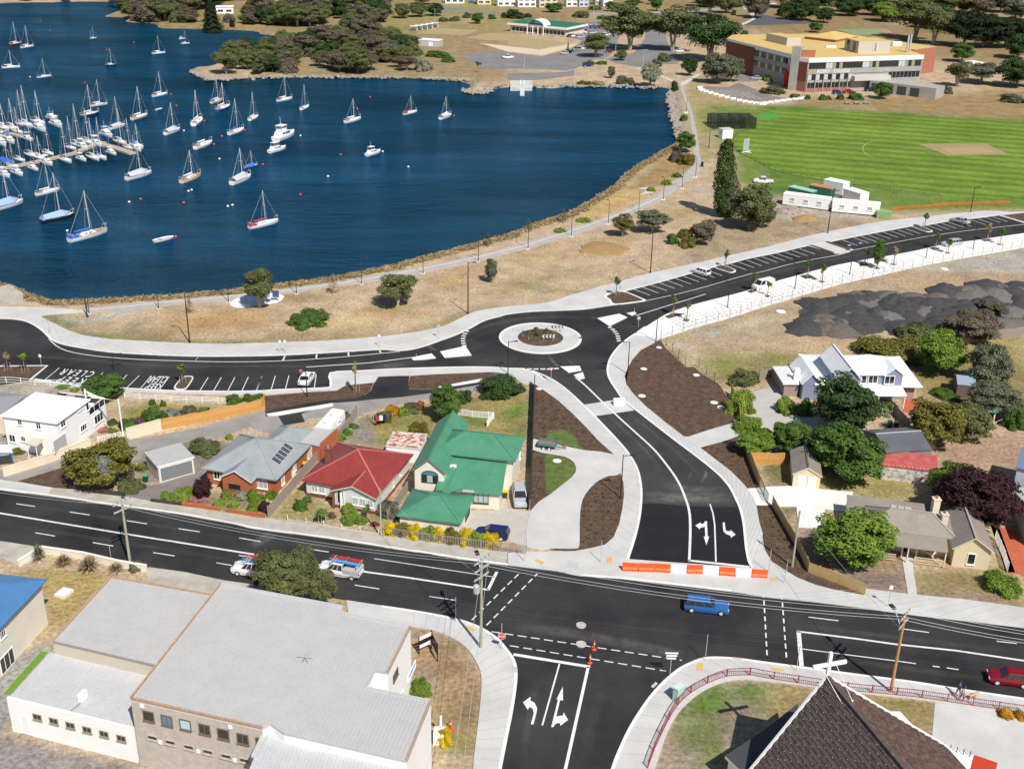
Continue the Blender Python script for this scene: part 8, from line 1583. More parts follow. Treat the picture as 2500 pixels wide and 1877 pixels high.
# ================================================================== vehicles
def car_parts(k):
# length, width, height, belt, (glasshouse bottom rear, roof rear, roof front, bottom front), bonnet height
 L,W_,H,bt,g_,bn={'hatch':(4.2,1.75,1.48,.92,(.06,.32,2.35,3.1),.9),'sedan':(4.7,1.8,1.45,.92,(.75,1.35,2.75,3.45),.9),'wagon':(4.9,1.85,1.45,.9,(.08,.35,2.7,3.35),.92),'suv':(4.7,1.85,1.7,1.0,(.1,.35,2.6,3.4),1.02),'van':(4.9,1.85,1.95,1.1,(.05,.15,3.4,4.2),1.1),'ute':(5.2,1.85,1.72,1.02,(2.0,2.1,3.3,3.95),1.05)}[k]
 w=W_/2;rings=[];st=[(0,.5,bt-.12,.9),(.08,.3,bt,.97),(.9,.2,bt+.02,1),(g_[3],.2,bt+.02,1),(g_[3]+.15,.2,bn+.02,.99),(L-.35,.22,bn-.08,.96),(L-.05,.3,bn-.25,.88),(L,.45,bn-.4,.82)]
 if k=='ute':st[1]=(.08,.55,bt-.1,.97);st[2]=(1.95,.2,bt-.1,1)
 for x,z0,z1,f in st:a=w*f;rings.append([(x,-a*.95,z0),(x,a*.95,z0),(x,a,(z0+z1)/2),(x,a*.93,z1-.03),(x,a*.85,z1),(x,-a*.85,z1),(x,-a*.93,z1-.03),(x,-a,(z0+z1)/2)])
 bd=MB();bd.loft(rings);b0,r0,r1,b1=g_;wb,wt=w*.9,w*.74;gl=MB();zb=bt-.02
 gl.hexa([(b0,-wb,zb),(b1,-wb,zb),(b1,wb,zb),(b0,wb,zb),(r0,-wt,H-.05),(r1,-wt,H-.05),(r1,wt,H-.05),(r0,wt,H-.05)]);rf=MB();rf.hexa([(r0-.06,-wt-.01,H-.07),(r1+.1,-wt-.01,H-.07),(r1+.1,wt+.01,H-.07),(r0-.06,wt+.01,H-.07),(r0+.1,-wt+.1,H),(r1-.1,-wt+.1,H),(r1-.1,wt-.1,H),(r0+.1,wt-.1,H)])
 for s in(1,-1):
  for xb,xt in((b0,r0),(b1,r1),(b0+(b1-b0)*.36,r0+(r1-r0)*.36),(b0+(b1-b0)*.68,r0+(r1-r0)*.7)):rf.bar((xb,s*wb*1.005,zb),(xt,s*wt*1.005,H-.06),.09,.05)
 if k=='van':rf.hexa([(b0+.02,-wb-.01,zb+.1),(2.6,-wb-.01,zb+.1),(2.6,wb+.01,zb+.1),(b0+.02,wb+.01,zb+.1),(r0,-wt-.02,H-.1),(2.6,-wt-.02,H-.1),(2.6,wt+.02,H-.1),(r0,wt+.02,H-.1)])
 P={'body':(bd.mesh('body',HW,False),1),'window':(gl.mesh('window',GLASS),0),'roof':(rf.mesh('roof',HW),1)};wx=(.85,L-.85);ty=MB();ty.lathe((0,0,0),[(.2,-.1),(.32,-.11),(.33,0),(.32,.11),(.2,.1)],14);ty.v=[(x,z,y)for x,y,z in ty.v];ri=MB();ri.lathe((0,0,0),[(.2,-.115),(.2,.115)],10);ri.v=[(x,z,y)for x,y,z in ri.v]
 lt=MB();[lt.box((L-.06,s*w*.66,bn-.26),(.1,.34,.13))for s in(1,-1)];tl_=MB();[tl_.box((.03,s*w*.8,bt-.2),(.08,.2,.26))for s in(1,-1)]
 return P,ty.mesh('tyre',BLKT),ri.mesh('rim',ALU),lt.mesh('headlights',CURT),tl_.mesh('tail_lights',mat('tail_red',(.4,.01,.01),.3)),wx,w,L
BLKT=mat('tyre_rubber',(.015,.015,.016),.8);CP={}
def car(k,c,paint,label,group=None,rz=None,name=None,px=None,cat=None,side=1):
 """px: near side rear and front wheel contact pixels, or c and rz given"""
 if k not in CP:CP[k]=car_parts(k)
 P,ty,ri,lt,tl_,wx,w,L=CP[k]
 if px:a,b=G(px[0]),G(px[1]);d=(b-a).normalized();n=Vector((-d.y,d.x,0))*side;c=(a+b)/2+n*(w-.1);rz=math.atan2(d.y,d.x)
 o0=Vector(c)-Vector((math.cos(rz),math.sin(rz),0))*L/2;t=thing(name or{'ute':'ute','van':'van','suv':'suv'}.get(k,'parked_car'),label,cat or{'ute':'ute','van':'van'}.get(k,'car'),(o0.x,o0.y,.03),group,rz)
 for nm,(me,pt)in P.items():
  o=link(nm,me,t)
  if pt:setmat(o,paint)
 for x in wx:
  for s in(1,-1):wl=link('wheel',ty,t);wl.location=(x,s*(w-.1),.33);r_=link('rim',ri,wl)
 link('headlights',lt,t);link('tail_lights',tl_,t);return t
def pm(n,c):return mat('car_paint_'+n,c,.25,spec=.6)
PW,PS,PBL,PRD,PDK,PNV,PGY=pm('white',(.75,.75,.75)),pm('silver',(.42,.43,.45)),pm('mid_blue',(.025,.12,.34)),pm('dark_red',(.2,.006,.012)),pm('black',(.015,.016,.02)),pm('navy',(.01,.02,.12)),pm('grey',(.2,.2,.21))
t=car('wagon',None,PBL,'old blue station wagon driving through the junction',px=T(2,3,(1557,340),(1787,366)),name='station_wagon');car('hatch',None,PRD,'shiny dark red hatchback cut by the right edge of the main road',px=T(3,3,(2230,985),(1952,948)),name='hatchback',side=-1)
for i,(px,lb)in enumerate(((T(1,3,(825,70),(590,25)),'white work ute with red and silver ladders on its rack'),(T(0,3,(2260,60),(1995,28)),'white work ute half hidden behind the olive street tree'))):
 t=car('ute',None,PW,lb,px=px,side=-1);mb=MB();mb.box((1.0,0,1.0),(1.9,1.8,.55));o=link('tool_box',mb.mesh('tool_box',mat('checker_plate',(.4,.41,.43),.4,(.5,.5,.52),8,local=True)),t)
 mb=MB();[mb.bar((x,s*.8,1.0),(x,s*.8,1.9),.06)for x in(.2,1.9)for s in(1,-1)];[mb.bar((x,-.85,1.9),(x,.85,1.9),.06)for x in(.2,1.9,3.4)];link('rack',mb.mesh('rack',ALU),t)
 for s,m_ in((-.4,mat('red_ladder',(.5,.03,.03),.5)),(.35,mat('blue_load',(.1,.3,.6),.5))):
  mb=MB();mb.bar((-.1,s-.2,1.98),(3.9,s-.2,1.98),.07);mb.bar((-.1,s+.2,1.98),(3.9,s+.2,1.98),.07);[mb.bar((x*.35,s-.2,1.98),(x*.35,s+.2,1.98),.05)for x in range(1,11)];mb.box((1.6,s,2.02),(2.6,.3,.05));link('ladder',mb.mesh('ladder',m_),t)
car('sedan',G(T(1,2,(447,40))[0]),PW,'white sedan parked alone in the angled bays',rz=R(84));car('suv',None,PS,'silver four wheel drive beside the dark fence',px=T(2,2,(38,985),(52,1108))[0:2],side=1)
car('hatch',GT(1,2,2010,1350),PNV,'dark blue hatchback behind the flowering picket hedge',rz=R(170));car('hatch',None,PW,'white hatchback in the right hand angled bays',px=T(2,1,(1650,745),(1562,716)),side=-1);car('van',None,PW,'white van parked on the paved side of the road',px=T(3,1,(105,838),(-40,872)),side=-1)
car('wagon',None,PS,'silver estate car parked beside the white paving',px=T(3,1,(1662,486),(1580,497)),side=-1);car('sedan',None,PS,'silver sedan in the far angled bays',px=T(3,1,(1690,308),(1615,288)),side=-1);car('ute',GT(2,0,2155,1545),PW,'white ute on the grass beside the oval fence',rz=R(170))
far=((1442.8,68,PW),(1434,67,PDK),(1449,70,PBL),(1460.5,70,PRD),(1400,79,PGY),(1417.5,81,PW),(1429,79,PNV),(1436.5,82,PW),(1446.6,83,PS),(1381,88,PS),(1394,91,PDK),(1402,91,PW),(1415,93,PS),(1423,92.5,PS),(1479.5,88,PW),(1377,133,PS),(1388,130,PDK),(1407,124,PGY),(1421,121,PW),(1486,129,PRD),(1334,82,PDK),(1348,83,PDK),(1515,118,PS),(1658,128,PW))
NM={PW:'white',PDK:'black',PBL:'blue',PRD:'dark red',PGY:'grey',PNV:'navy',PS:'silver'}
for i,(x,y,p_)in enumerate(far):car(('hatch','sedan','suv')[i%3],G((x,y)),p_,NM[p_]+' car parked around the bowling club','cars parked around the bowling club',R(25+(i%4)*4+(i%2)*180))
car('ute',GT(1,0,2140,495),PW,'white ute alone on the gravel car park with a trailer',rz=R(20));car('suv',GT(2,0,675,562),PNV,'navy four wheel drive at the edge of the gravel car park',rz=R(15));car('sedan',GT(2,0,2095,672),PS,'silver car on the college forecourt',rz=R(160));car('hatch',GT(3,0,640,795),PNV,'blue car in front of the college',rz=R(10));car('sedan',GT(3,0,735,790),PRD,'red car in front of the college',rz=R(10));car('sedan',GT(3,0,915,772),PDK,'black car in the college doorway yard',rz=R(5));car('hatch',GT(3,0,95,40),PW,'white car at the top edge above the far right car park',rz=R(10));car('hatch',GT(1,0,1840,30),PBL,'blue car by the far houses at the top',rz=R(10))
# caravan
b=Block(prF,(1160,160),(1350,185),(1250,75),2.7);b=b.sub(0,2.4,0,6.2,2.7);t=thing('caravan','white touring caravan behind the brick outbuilding','caravan',base(b));mb=MB();mb.loft([[b.W(x,y,z)for x,z in((.1,.5),(2.3,.5),(2.4,1.4),(2.3,2.45),(2.0,2.65),(.4,2.65),(.1,2.45),(0,1.4))]for y in(0,.1,6.0,6.2)]);mb.build('body',HW,t);b.oh=0
for y in(1.2,3.8):b.win(t,'R',None,.9,.6,at=(y,1.8));mb=MB();mb.box(b.W(1.2,y,2.7),(.5,.5,.1));mb.build('roof_hatch',RPALE,t)
for s in(.1,2.3):wl=link('wheel',CP['hatch'][1],t);wl.location=b.W(s,3,.33)-Vector(t.location);wl.rotation_euler=(0,0,math.atan2(b.uy.y,b.uy.x))
# box trailer
a_,b_=GT(2,2,300,625),GT(2,2,345,632);P=GT(2,2,335,600);d=(GT(2,2,470,625)-GT(2,2,265,600)).normalized();rz=math.atan2(d.y,d.x);t=thing('box_trailer','blue green box trailer with rusty floor on the new driveway','trailer',P,None,rz);TRB=mat('trailer_teal',(.08,.2,.24),.6)
mb=MB();[mb.box(p,s)for p,s in(((0,.75,.85),(2.6,.06,.4)),((0,-.75,.85),(2.6,.06,.4)),((1.3,0,.85),(.06,1.5,.4)),((-1.3,0,.85),(.06,1.5,.4)))];link('side_panel',mb.mesh('side_panel',TRB),t);link('floor',MB().box((0,0,.68),(2.5,1.45,.05)).mesh('floor',mat('rusty_floor',(.3,.14,.08),.9)),t);mb=MB();mb.bar((1.3,.6,.6),(2.6,0,.5),.1);mb.bar((1.3,-.6,.6),(2.6,0,.5),.1);mb.bar((2.6,0,0),(2.6,0,.6),.08);link('drawbar',mb.mesh('drawbar',DFR),t)
for x in(-.4,.4):
 for s in(1,-1):wl=link('wheel',CP['hatch'][1],t);wl.location=(x,s*.9,.33);link('rim',CP['hatch'][2],wl)
 # ================================================================== lamp posts, poles, wires, signs, fences, people
DKP=mat('dark_lamp_paint',(.02,.02,.022),.5);GALV=mat('galvanised_steel',(.45,.46,.47),.45);TIMB=mat('grey_pole_timber',(.3,.28,.23),.9,(.4,.38,.3),3,.15,8);TIMO=mat('orange_pole_timber',(.42,.2,.07),.9,(.5,.27,.12),3,.15,8)
def lamp(b,tp,arm,label,group,r=.08,m=None,cat='lamp post',name='lamp_post'):
 P=G(b);h=height_of(b,tp);t=thing(name,label,cat,P,group);mb=MB();mb.tube([P,P+Vector((0,0,h))],[r*1.25,r*.75],8);mb.build('pole',m or DKP,t);mb=MB();mb.lathe((P.x,P.y,0),[(r*2.6,0),(r*2.6,.16),(r*1.4,.2)],8);mb.build('base',m or DKP,t)
 if arm:d=Vector((math.cos(arm),math.sin(arm),0));mb=MB();mb.bar(P+Vector((0,0,h-.12)),P+d*1.1+Vector((0,0,h-.06)),.07);o=mb.build('arm',m or DKP,t);mb=MB();mb.box(P+d*1.2+Vector((0,0,h-.06)),(.7,.3,.1),arm);mb.build('lamp_head',m or DKP,o)
 return t
PL=[(0,1,753,1055,722,840),(0,1,1340,1015,1317,785),(0,1,1928,960,1907,735),(1,1,360,890,345,670),(1,1,908,808,905,585),(1,1,1428,718,1425,487),(1,1,1893,617,1893,400),(2,1,170,512,175,310),(2,1,535,405,540,220),(2,1,847,300,853,105),(2,1,1103,198,1110,15),(2,1,1310,95,1318,-90),(2,0,1470,1590,1478,1405),(2,0,1583,1495,1595,1325),(2,0,1505,950,1512,825)]
for i,(c,r,x,y,tx,ty)in enumerate(PL):p=T(c,r,(x,y),(tx,ty));lamp(p[0],p[1],R(110)if i%2 else R(20),ORD[i]+' slim dark lamp post from the left along the waterside promenade','lamp posts along the waterside promenade',.06);q=G(p[0]);sheet('lamp_plinth',[(p[0][0]-7,p[0][1]-1),(p[0][0]+4,p[0][1]-2),(p[0][0]+5,p[0][1]+2),(p[0][0]-2,p[0][1]+3)],.06,CONCW)
for c,r,x,y,tx,ty,a,lb in((0,1,1600,1300,1545,855,2.8,'tall dark lamp mast on the left of the dry reserve'),(0,1,738,1085,703,860,1.5,'dark lamp mast with white top beside the left shore path'),(1,1,1806,1058,1808,625,.3,'tall dark lamp mast in the middle of the dry reserve'),(2,1,1202,712,1228,330,.5,'tall dark lamp mast in front of the mid sized gum'),(3,1,555,380,600,20,.4,'tall dark lamp mast in front of the right white cabin'),(3,1,1760,203,1805,-10,.3,'tall dark lamp mast at the right end of the oval'),(2,0,1695,1243,1707,1095,.3,'short dark post lamp beside the promenade and white hut')):p=T(c,r,(x,y),(tx,ty));lamp(p[0],p[1],a,lb,'tall lamp masts',.1)
for c,r,x,y,tx,ty,a,lb in((0,2,960,-55,943,-190,.4,'dark street lamp among the KEEP CLEAR bays'),(1,2,450,168,436,-110,1.2,'dark street lamp in front of the parked white sedan'),(2,1,0,1570,10,1290,.2,'dark street lamp left of the roundabout'),(2,1,1010,1572,1033,1295,3.0,'dark street lamp at the edge of the mulch slope'),(2,1,1248,1300,1268,1050,2.9,'dark street lamp at the top corner of the mulch slope'),(2,2,950,1027,980,660,.1,'dark street lamp beside the curved driveway'),(2,1,1852,1010,1872,780,2.6,'first dark street lamp along the white paving'),(3,1,278,850,305,635,2.6,'second dark street lamp along the white paving'),(3,1,740,732,770,525,2.6,'third dark street lamp along the white paving'),(3,1,1383,590,1420,375,2.6,'fourth dark street lamp along the white paving'),(3,1,1780,515,1818,310,2.6,'fifth dark street lamp along the white paving')):p=T(c,r,(x,y),(tx,ty));lamp(p[0],p[1],a,lb,'dark street lamps',.075)
for c,r,x,y,tx,ty,a,lb in((2,0,815,515,822,390,.2,'pale street light in the club car park'),(2,0,1140,560,1148,420,.3,'pale street light by the far loop road'),(2,0,908,440,910,345,.3,'pale pole below the big gum'),(2,0,722,115,726,40,3,'pale street light above the clubhouse'),(1,0,1527,175,1527,75,0,'bare pole above the bowling greens'),(1,0,1865,720,1865,632,0,'white marker post on the breakwater'),(2,0,262,465,262,355,0,'light pole at the corner of the bowling green'),(2,0,137,580,138,470,0,'light pole on the gravel car park edge')):p=T(c,r,(x,y),(tx,ty));lamp(p[0],p[1],a,lb,'far light poles',.09,GALV)
# timber power poles
def pole(c,r,b,tp,m,label,arms,street=True,rad=.17):
 p=T(c,r,b,tp);P=G(p[0]);h=height_of(*p);t=thing('power_pole',label,'power pole',P);mb=MB();mb.tube([P,P+Vector((0,0,h))],[rad,rad*.72],9);mb.build('pole',m,t);ends=[]
 for k in range(arms):
  z=h-.3-k*.95;mb=MB();u=Vector((.62,.78,0)).normalized()*1.15;a=P+Vector((0,0,z));mb.bar(a-u,a+u,.12,.14);o=mb.build('crossarm',GALV,t)
  for s in(-.95,-.45,.45,.95):q=a+u*s;mb=MB();mb.lathe((q.x,q.y,q.z+.07),[(.05,0),(.07,.06),(.04,.1),(.06,.16)],7);mb.build('insulator',DFR,o);ends.append(q+Vector((0,0,.2)))
 if street:d=Vector((-.25,.95,0));z=h-1.6;mb=MB();mb.tube([P+Vector((0,0,z-.8)),P+d*1.0+Vector((0,0,z+.4)),P+d*2.0+Vector((0,0,z+.9))],.06,6);o=mb.build('lamp_arm',GALV,t);mb=MB();mb.box(P+d*2.15+Vector((0,0,z+.92)),(.4,.8,.14),.25);mb.build('lamp_head',DKP,o)
 return t,P,h,ends
p1=pole(0,2,(1100,1582),(1010,1040),TIMB,'grey timber power pole at the left beside the cream wall',2);p2=pole(1,3,(1915,640),(1880,-120),TIMB,'greenish timber power pole on the corner by the stop sign',3);p3=pole(3,3,(1085,1012),(1200,340),TIMO,'orange brown timber power pole behind the church fence',2);p4=pole(1,2,(1075,1345),(1060,945),GALV,'slim grey service pole in front of the red roofed house',0,False,.12);p5=pole(3,2,(255,1605),(322,1130),TIMB,'timber service pole behind the cream paling fence',0,False,.14)
mb=MB();q=p2[1]+Vector((0,0,p2[2]-4.2));mb.lathe((q.x-.5,q.y,q.z),[(.3,0),(.34,.1),(.34,.9),(.2,1.0)],9);mb.build('transformer',GALV,p2[0])
WIRE=mat('wire',(.4,.43,.43),.5);nW=[0]
def wire(a,b,sag=.9,r=.02,lb='service wire sagging from the corner power pole'):pts=[a.lerp(b,i/14)-Vector((0,0,4*sag*(i/14)*(1-i/14)))for i in range(15)];mb=MB();mb.tube(pts,r,4);nW[0]+=1;tag(mb.build('overhead_wire',WIRE),lb,'wire','overhead wires along the main street')
for k in range(4):ws=ORD[k]+' from the houses of the four wires ';wire(p1[3][k],p2[3][k],lb=ws+'between left and corner poles');wire(p2[3][k],p3[3][k],lb=ws+'between corner and orange poles');wire(p1[3][k]+(p1[3][k]-p2[3][k])*.8,p1[3][k],lb=ws+'leaving the left pole');wire(p3[3][k],p3[3][k]+(p3[3][k]-p2[3][k])*.7,lb=ws+'leaving the orange pole')
wire(p2[3][4],p4[1]+Vector((0,0,p4[2])),.5,lb='service wire to the slim grey pole by the red roofed house');wire(p3[3][4],p5[1]+Vector((0,0,p5[2])),.6,lb='service wire to the pole behind the cream paling fence');e=p2[1]+Vector((0,0,p2[2]-1));wire(e,Vector((e.x-2.5,e.y-45,e.z-1)),1.2,lb='left one of two wires running down the side street');wire(e+Vector((.6,0,0)),Vector((e.x-1.5,e.y-45,e.z-1)),1.2,lb='right one of two wires running down the side street')
# sign posts
def post(c,r,b,tp,label,kind=None,nm='sign_post'):
 p=T(c,r,b,tp);P=G(p[0]);h=height_of(*p);t=thing(nm,label,'sign post',P);mb=MB();mb.tube([P,P+Vector((0,0,h))],.035,7);mb.build('post',GALV,t);Z=Vector((0,0,1));F_=Vector((0,-1,0));U=Vector((1,0,0))
 def plate(z,w,hh,m,n=4,d=.05):
  mb=MB();c_=P+Z*z+F_*d;pts=[(-w/2,-hh/2),(w/2,-hh/2),(w/2,hh/2),(-w/2,hh/2)]if n==4 else[(w/2*math.cos(2*PI*(k+.5)/n),hh/2*math.sin(2*PI*(k+.5)/n))for k in range(n)]if n>4 else[(-w/2,hh/2),(0,-hh/2),(w/2,hh/2)]
  mb.loft([[c_+U*u+Z*v for u,v in pts],[c_+U*u+Z*v-F_*.02 for u,v in pts]]);return mb.build('sign_plate',m,t),c_
 SR=mat('sign_red',(.55,.01,.02),.5)
 if kind=='stop':z_=h*.52;plate(z_,.86,.86,WTRIM,8,.05);o,c_=plate(z_,.78,.78,SR,8,.06);letter('lettering','STOP',c_+U*-.29+Z*-.12+F_*.012,U*.58,Z*.25,WTRIM,o,1.0,.02)
 elif kind=='give':plate(h-.35,.8,.7,SR,3,.05);plate(h-.33,.52,.44,WTRIM,3,.06)
 elif kind=='white':plate(h-.25,.4,.5,WTRIM)
 elif kind=='names':[plate(h-.1-k*.28,1.3-.2*k,.2,WTRIM,4,.05+.05*k)for k in range(3)]
 elif kind=='back':plate(h-.3,.55,.6,GALV)
 return t
for q in((1,3,(2088,652),(2090,430),'red STOP sign on the corner by the power pole','stop'),(2,3,(1365,878),(1392,672),'street name post on the church corner','names'),(2,1,(362,1640),(368,1510),'red give way sign below the roundabout','give'),(2,1,(1100,1170),(1105,1080),'grey backed give way sign right of the roundabout','back'),(1,1,(225,1395),(217,1280),'white parking sign on the wide path, left one of two','white'),(1,1,(268,1395),(260,1278),'white parking sign on the wide path, right one of two','white'),(1,1,(1060,1343),(1053,1230),'white parking sign where the kerb bays end','white'),(1,1,(1558,1268),(1555,1150),'grey backed sign on the path before the roundabout','back'),(0,1,(422,1228),(405,1128),'slim sign post at the left path bend',None),(0,1,(350,1495),(335,1400),'slim sign post by the left mulch bed','white'),(0,2,(940,1552),(935,1425),'grey traffic post on the near kerb at the left',None),(1,3,(1703,422),(1700,212),'grey traffic post beside the long pole shadow',None),(2,3,(1663,752),(1698,525),'bare grey traffic post on the church corner',None),(3,3,(290,838),(330,608),'bare grey traffic post beside the white cross',None),(2,2,(782,1568),(797,1378),'bare grey post at the left end of the barriers',None),(2,2,(137,1560),(142,1365),'bare grey post by the picket fence end',None),(3,2,(55,1655),(85,1455),'grey post on the right corner path, left one',None),(3,2,(205,1660),(222,1540),'grey post on the right corner path, right one',None),(3,3,(188,98),(210,-20),'grey post at the right end of the barriers',None),(3,3,(1062,292),(1105,110),'slim post with small blue sign on the right footpath','white'),(1,2,(572,1240),(563,1155),'slim footpath post before the red roofed house',None),(2,1,(945,890),(958,820),'grey notice slab post at the start of the right bays','back'),(1,1,(1370,1428),(1368,1395),'short marker post on the small splitter island',None),(2,1,(1066,1050),(1065,1010),'short marker post on the right splitter island',None)):post(*q)
for i,(x,y,n_,fr)in enumerate(((340,1300,4,True),(150,1275,4,False),(415,1218,4,False))):
 P=GT(2,1,x,y);P.z=.3;t=thing('chevron_board',('bright arrow board at the front of the roundabout mulch','dark backed arrow board at the left of the roundabout','dark backed arrow board at the back of the roundabout')[i],'sign',P);u=Vector((1,.12,0)).normalized()if i!=1 else Vector((.6,-.8,0));m_=mat('chevron_white',(.6,.75,.75),.5)if fr else DKP
 for s in(-.8,.8):mb=MB();mb.bar(P+u*s,P+u*s+Vector((0,0,1.0)),.07);mb.build('post',GALV,t)
 for k in range(n_):o=P+u*(-1.1+k*.6)+Vector((0,0,.6));mb=MB();mb.loft([[o+u*a+Vector((0,-d,b))for a,b in((0,.3),(.28,0),(.5,0),(.22,.3),(.5,.6),(.28,.6))]for d in(.05,.08)]);mb.build('chevron',m_,t)
 # water filled barriers
def barrier_mesh(m):
 mb=MB();rings=[]
 for x,k in((-1,.8),(-.92,1),(-.3,1),(-.26,.88),(.26,.88),(.3,1),(.92,1),(1,.8)):rings.append([(x,s*w*k,z)for s,w,z in((-1,.3,0),(-1,.3,.25),(-1,.14,.45),(-1,.1,.95),(1,.1,.95),(1,.14,.45),(1,.3,.25),(1,.3,0))])
 mb.loft(rings);return mb.mesh('traffic_barrier',m)
ORG=mat('orange_plastic',(.75,.10,.01),.5);BMS={'o':barrier_mesh(ORG),'w':barrier_mesh(mat('white_plastic',(.8,.79,.77),.5))};a_,b_=[GT(2,2,*p)for p in((1030,1632),(2120,1690))];L9=(b_-a_)/8
for i,k in enumerate('ooowowowo'):o=link('traffic_barrier',BMS[k]);P=a_+L9*i+Vector((0,.25*(1-abs(i-4)/4),.07));o.location=P;o.rotation_euler=(0,0,math.atan2(L9.y,L9.x)+.05*math.sin(i*2));o.scale=(L9.length*.49,1,1);tag(o,ORD[i]+' from the left of the barriers closing the new street, '+{'o':'orange','w':'white'}[k],'barrier','barriers closing the new street')
for i in range(2):o=link('traffic_barrier',BMS['w']);o.location=GT(2,2,940,238+i*8)+Vector((0,i*.8,.03));o.rotation_euler=(0,0,.1);o.scale=(.9,1,1);tag(o,('front','back')[i]+' one of two white barriers on the concrete strip of the new street','barrier')
for c,r,x,y,lb in((2,3,727,652,'orange bollard on the dashed line, upper one'),(2,3,692,765,'orange bollard on the dashed line, lower one'),(1,3,1662,1325,'orange bollard beside the yellow bush')):
 P=GT(c,r,x,y);t=thing('traffic_bollard',lb,'bollard',P);mb=MB();mb.lathe(P,[(.25,0),(.25,.08),(.09,.1),(.07,1.1)],8);mb.build('body',ORG,t);mb=MB();mb.lathe(P+Vector((0,0,.7)),[(.085,0),(.082,.18)],8);mb.build('band',WTRIM,t)
 # wheelie bins
for c,r,x,y,m_,lb in((0,2,1232,885,(.05,.4,.1),'green lidded bin on the driveway by the domed tree'),(1,2,2120,1020,(.7,.5,.02),'yellow lidded bin by the green roofed house'),(3,2,1075,425,(.05,.4,.1),'green lidded bin behind the grey shed'),(3,2,1130,430,(.7,.5,.02),'yellow lidded bin behind the grey shed'),(1,2,435,780,(.7,.5,.02),'yellow lidded bin beside the brick house fence')):
 P=GT(c,r,x,y);t=thing('wheelie_bin',lb,'bin',P);mb=MB();mb.loft([[P+Vector((sx*w,sy*w,z))for sx,sy in((-1,-1),(1,-1),(1,1),(-1,1))]for z,w in((.05,.23),(.95,.3))]);mb.build('body',mat('bin_dark_green',(.02,.05,.03),.5),t);mb=MB();mb.box(P+Vector((0,0,1.0)),(.66,.68,.09));mb.build('lid',mat('lid%.2f'%m_[0],m_,.5),t)
 # ---- fences and walls
def fence(name,label,px,h,kind,m,step=.18,w=.15,rails=2,cat='fence',th=.03,pm_=None,post_m=None):
 P=GL(px);t=thing(name,label,cat,P[0]);S_=[0]
 for a,b in zip(P,P[1:]):S_.append(S_[-1]+(b-a).length)
 def at(s):
  for i in range(len(P)-1):
   if s<=S_[i+1]or i==len(P)-2:k=(s-S_[i])/max(S_[i+1]-S_[i],1e-6);d=P[i+1]-P[i];return P[i]+d*k,math.atan2(d.y,d.x)
 if kind=='wall':
  for i in range(len(P)-1):mb=MB();mb.kerb([P[i],P[i+1]],w,0,h);mb.build('wall_panel',m,t);mb=MB();mb.kerb([P[i],P[i+1]],w+.08,h+.002,h+.07);mb.build('capping',m,t)
  return t
 me=MB().box((0,0,h/2),(w,th,h)).mesh('paling',m);n=int(S_[-1]/step)
 if kind in('paling','picket'):
  n=min(n,299);st=S_[-1]/max(n,1)
  for i in range(n+1):p,a=at(min(i*st,S_[-1]));o=link('paling',me,t);o.location=p-P[0];o.rotation_euler=(0,0,a);o.scale=(max(1,st/step)if kind=='paling' else 1,1,1+.03*math.sin(i*12.9))
 ps=2.4 if kind!='mesh' else 3.0;k=0.0;pme=MB().box((0,0,h*.52),(.09,.09,h*1.04)if kind!='mesh' else(.06,.06,h)).mesh('post',post_m or m)
 while k<=S_[-1]+.01:p,a=at(k);d=Vector((-math.sin(a),math.cos(a),0))*(.07 if kind=='paling' else 0);o=link('post',pme,t);o.location=p-P[0]+d;o.rotation_euler=(0,0,a);k+=ps
 for j in range(rails):z=h*(.15+.8*j/max(rails-1,1));mb=MB();[mb.bar(a+Vector((0,0,z)),b+Vector((0,0,z)),.03 if kind=='mesh' else .045,.06 if kind!='mesh' else .035)for a,b in zip(P,P[1:])];mb.build('rail',post_m or m,t)
 if kind=='mesh' and pm_:mb=MB();[mb.poly([a,b,b+Vector((0,0,h)),a+Vector((0,0,h))])for a,b in zip(P,P[1:])];mb.build('mesh_panel',pm_,t)
 return t
FORG,FCRM,FGRY,FDRK=mat('new_orange_timber',(.55,.27,.06),.8,(.62,.34,.1),3,.15,9,local=True),mat('new_yellow_timber',(.5,.33,.12),.8,(.57,.4,.17),3,.15,9,local=True),mat('weathered_timber',(.26,.22,.18),.9,(.34,.29,.25),3,.15,9,local=True),mat('dark_stained_timber',(.05,.04,.035),.9)
fence('timber_fence','long new orange timber paling fence along the back lane',T(0,2,(1365,445),(1700,385),(2110,300),(2212,275))+T(1,2,(60,270),(92,240),(90,180)),1.7,'paling',FORG)
fence('cream_wall','long cream rendered wall in front of the white house',T(0,2,(30,842),(400,730),(765,590)),1.25,'wall',CREAM,w=.25,cat='wall');fence('cream_wall','short cream rendered wall between white gate and orange fence',T(0,2,(1072,530),(1362,450)),1.7,'wall',CREAM,w=.25,cat='wall')
fence('white_gate','white slatted gate in the cream wall',T(0,2,(832,582),(1065,530)),1.4,'picket',WTRIM,.22,.05,cat='gate');fence('white_railing','white horizontal railing below the angled bays',T(0,2,(1055,190),(1330,205),(1590,218),(1910,230)),1.1,'rail',WTRIM,rails=5,cat='railing');fence('glass_railing','pale glass railing with cream pillars at the left edge',T(0,2,(-80,55),(95,50),(300,70),(480,75),(690,108)),1.0,'rail',WTRIM,rails=3,cat='railing')
fence('paling_fence','weathered paling fence between the brick and red roofed houses',T(1,2,(125,1185),(300,990),(450,810),(555,690)),1.6,'paling',FGRY);fence('paling_fence','weathered paling fence along the grey back drive',T(1,2,(690,550),(790,430),(872,330),(860,300)),1.4,'paling',FGRY);fence('paling_fence','weathered paling fence beside the garage roof of the green house',T(1,2,(1130,1210),(1200,1110),(1300,960)),1.5,'paling',FGRY)
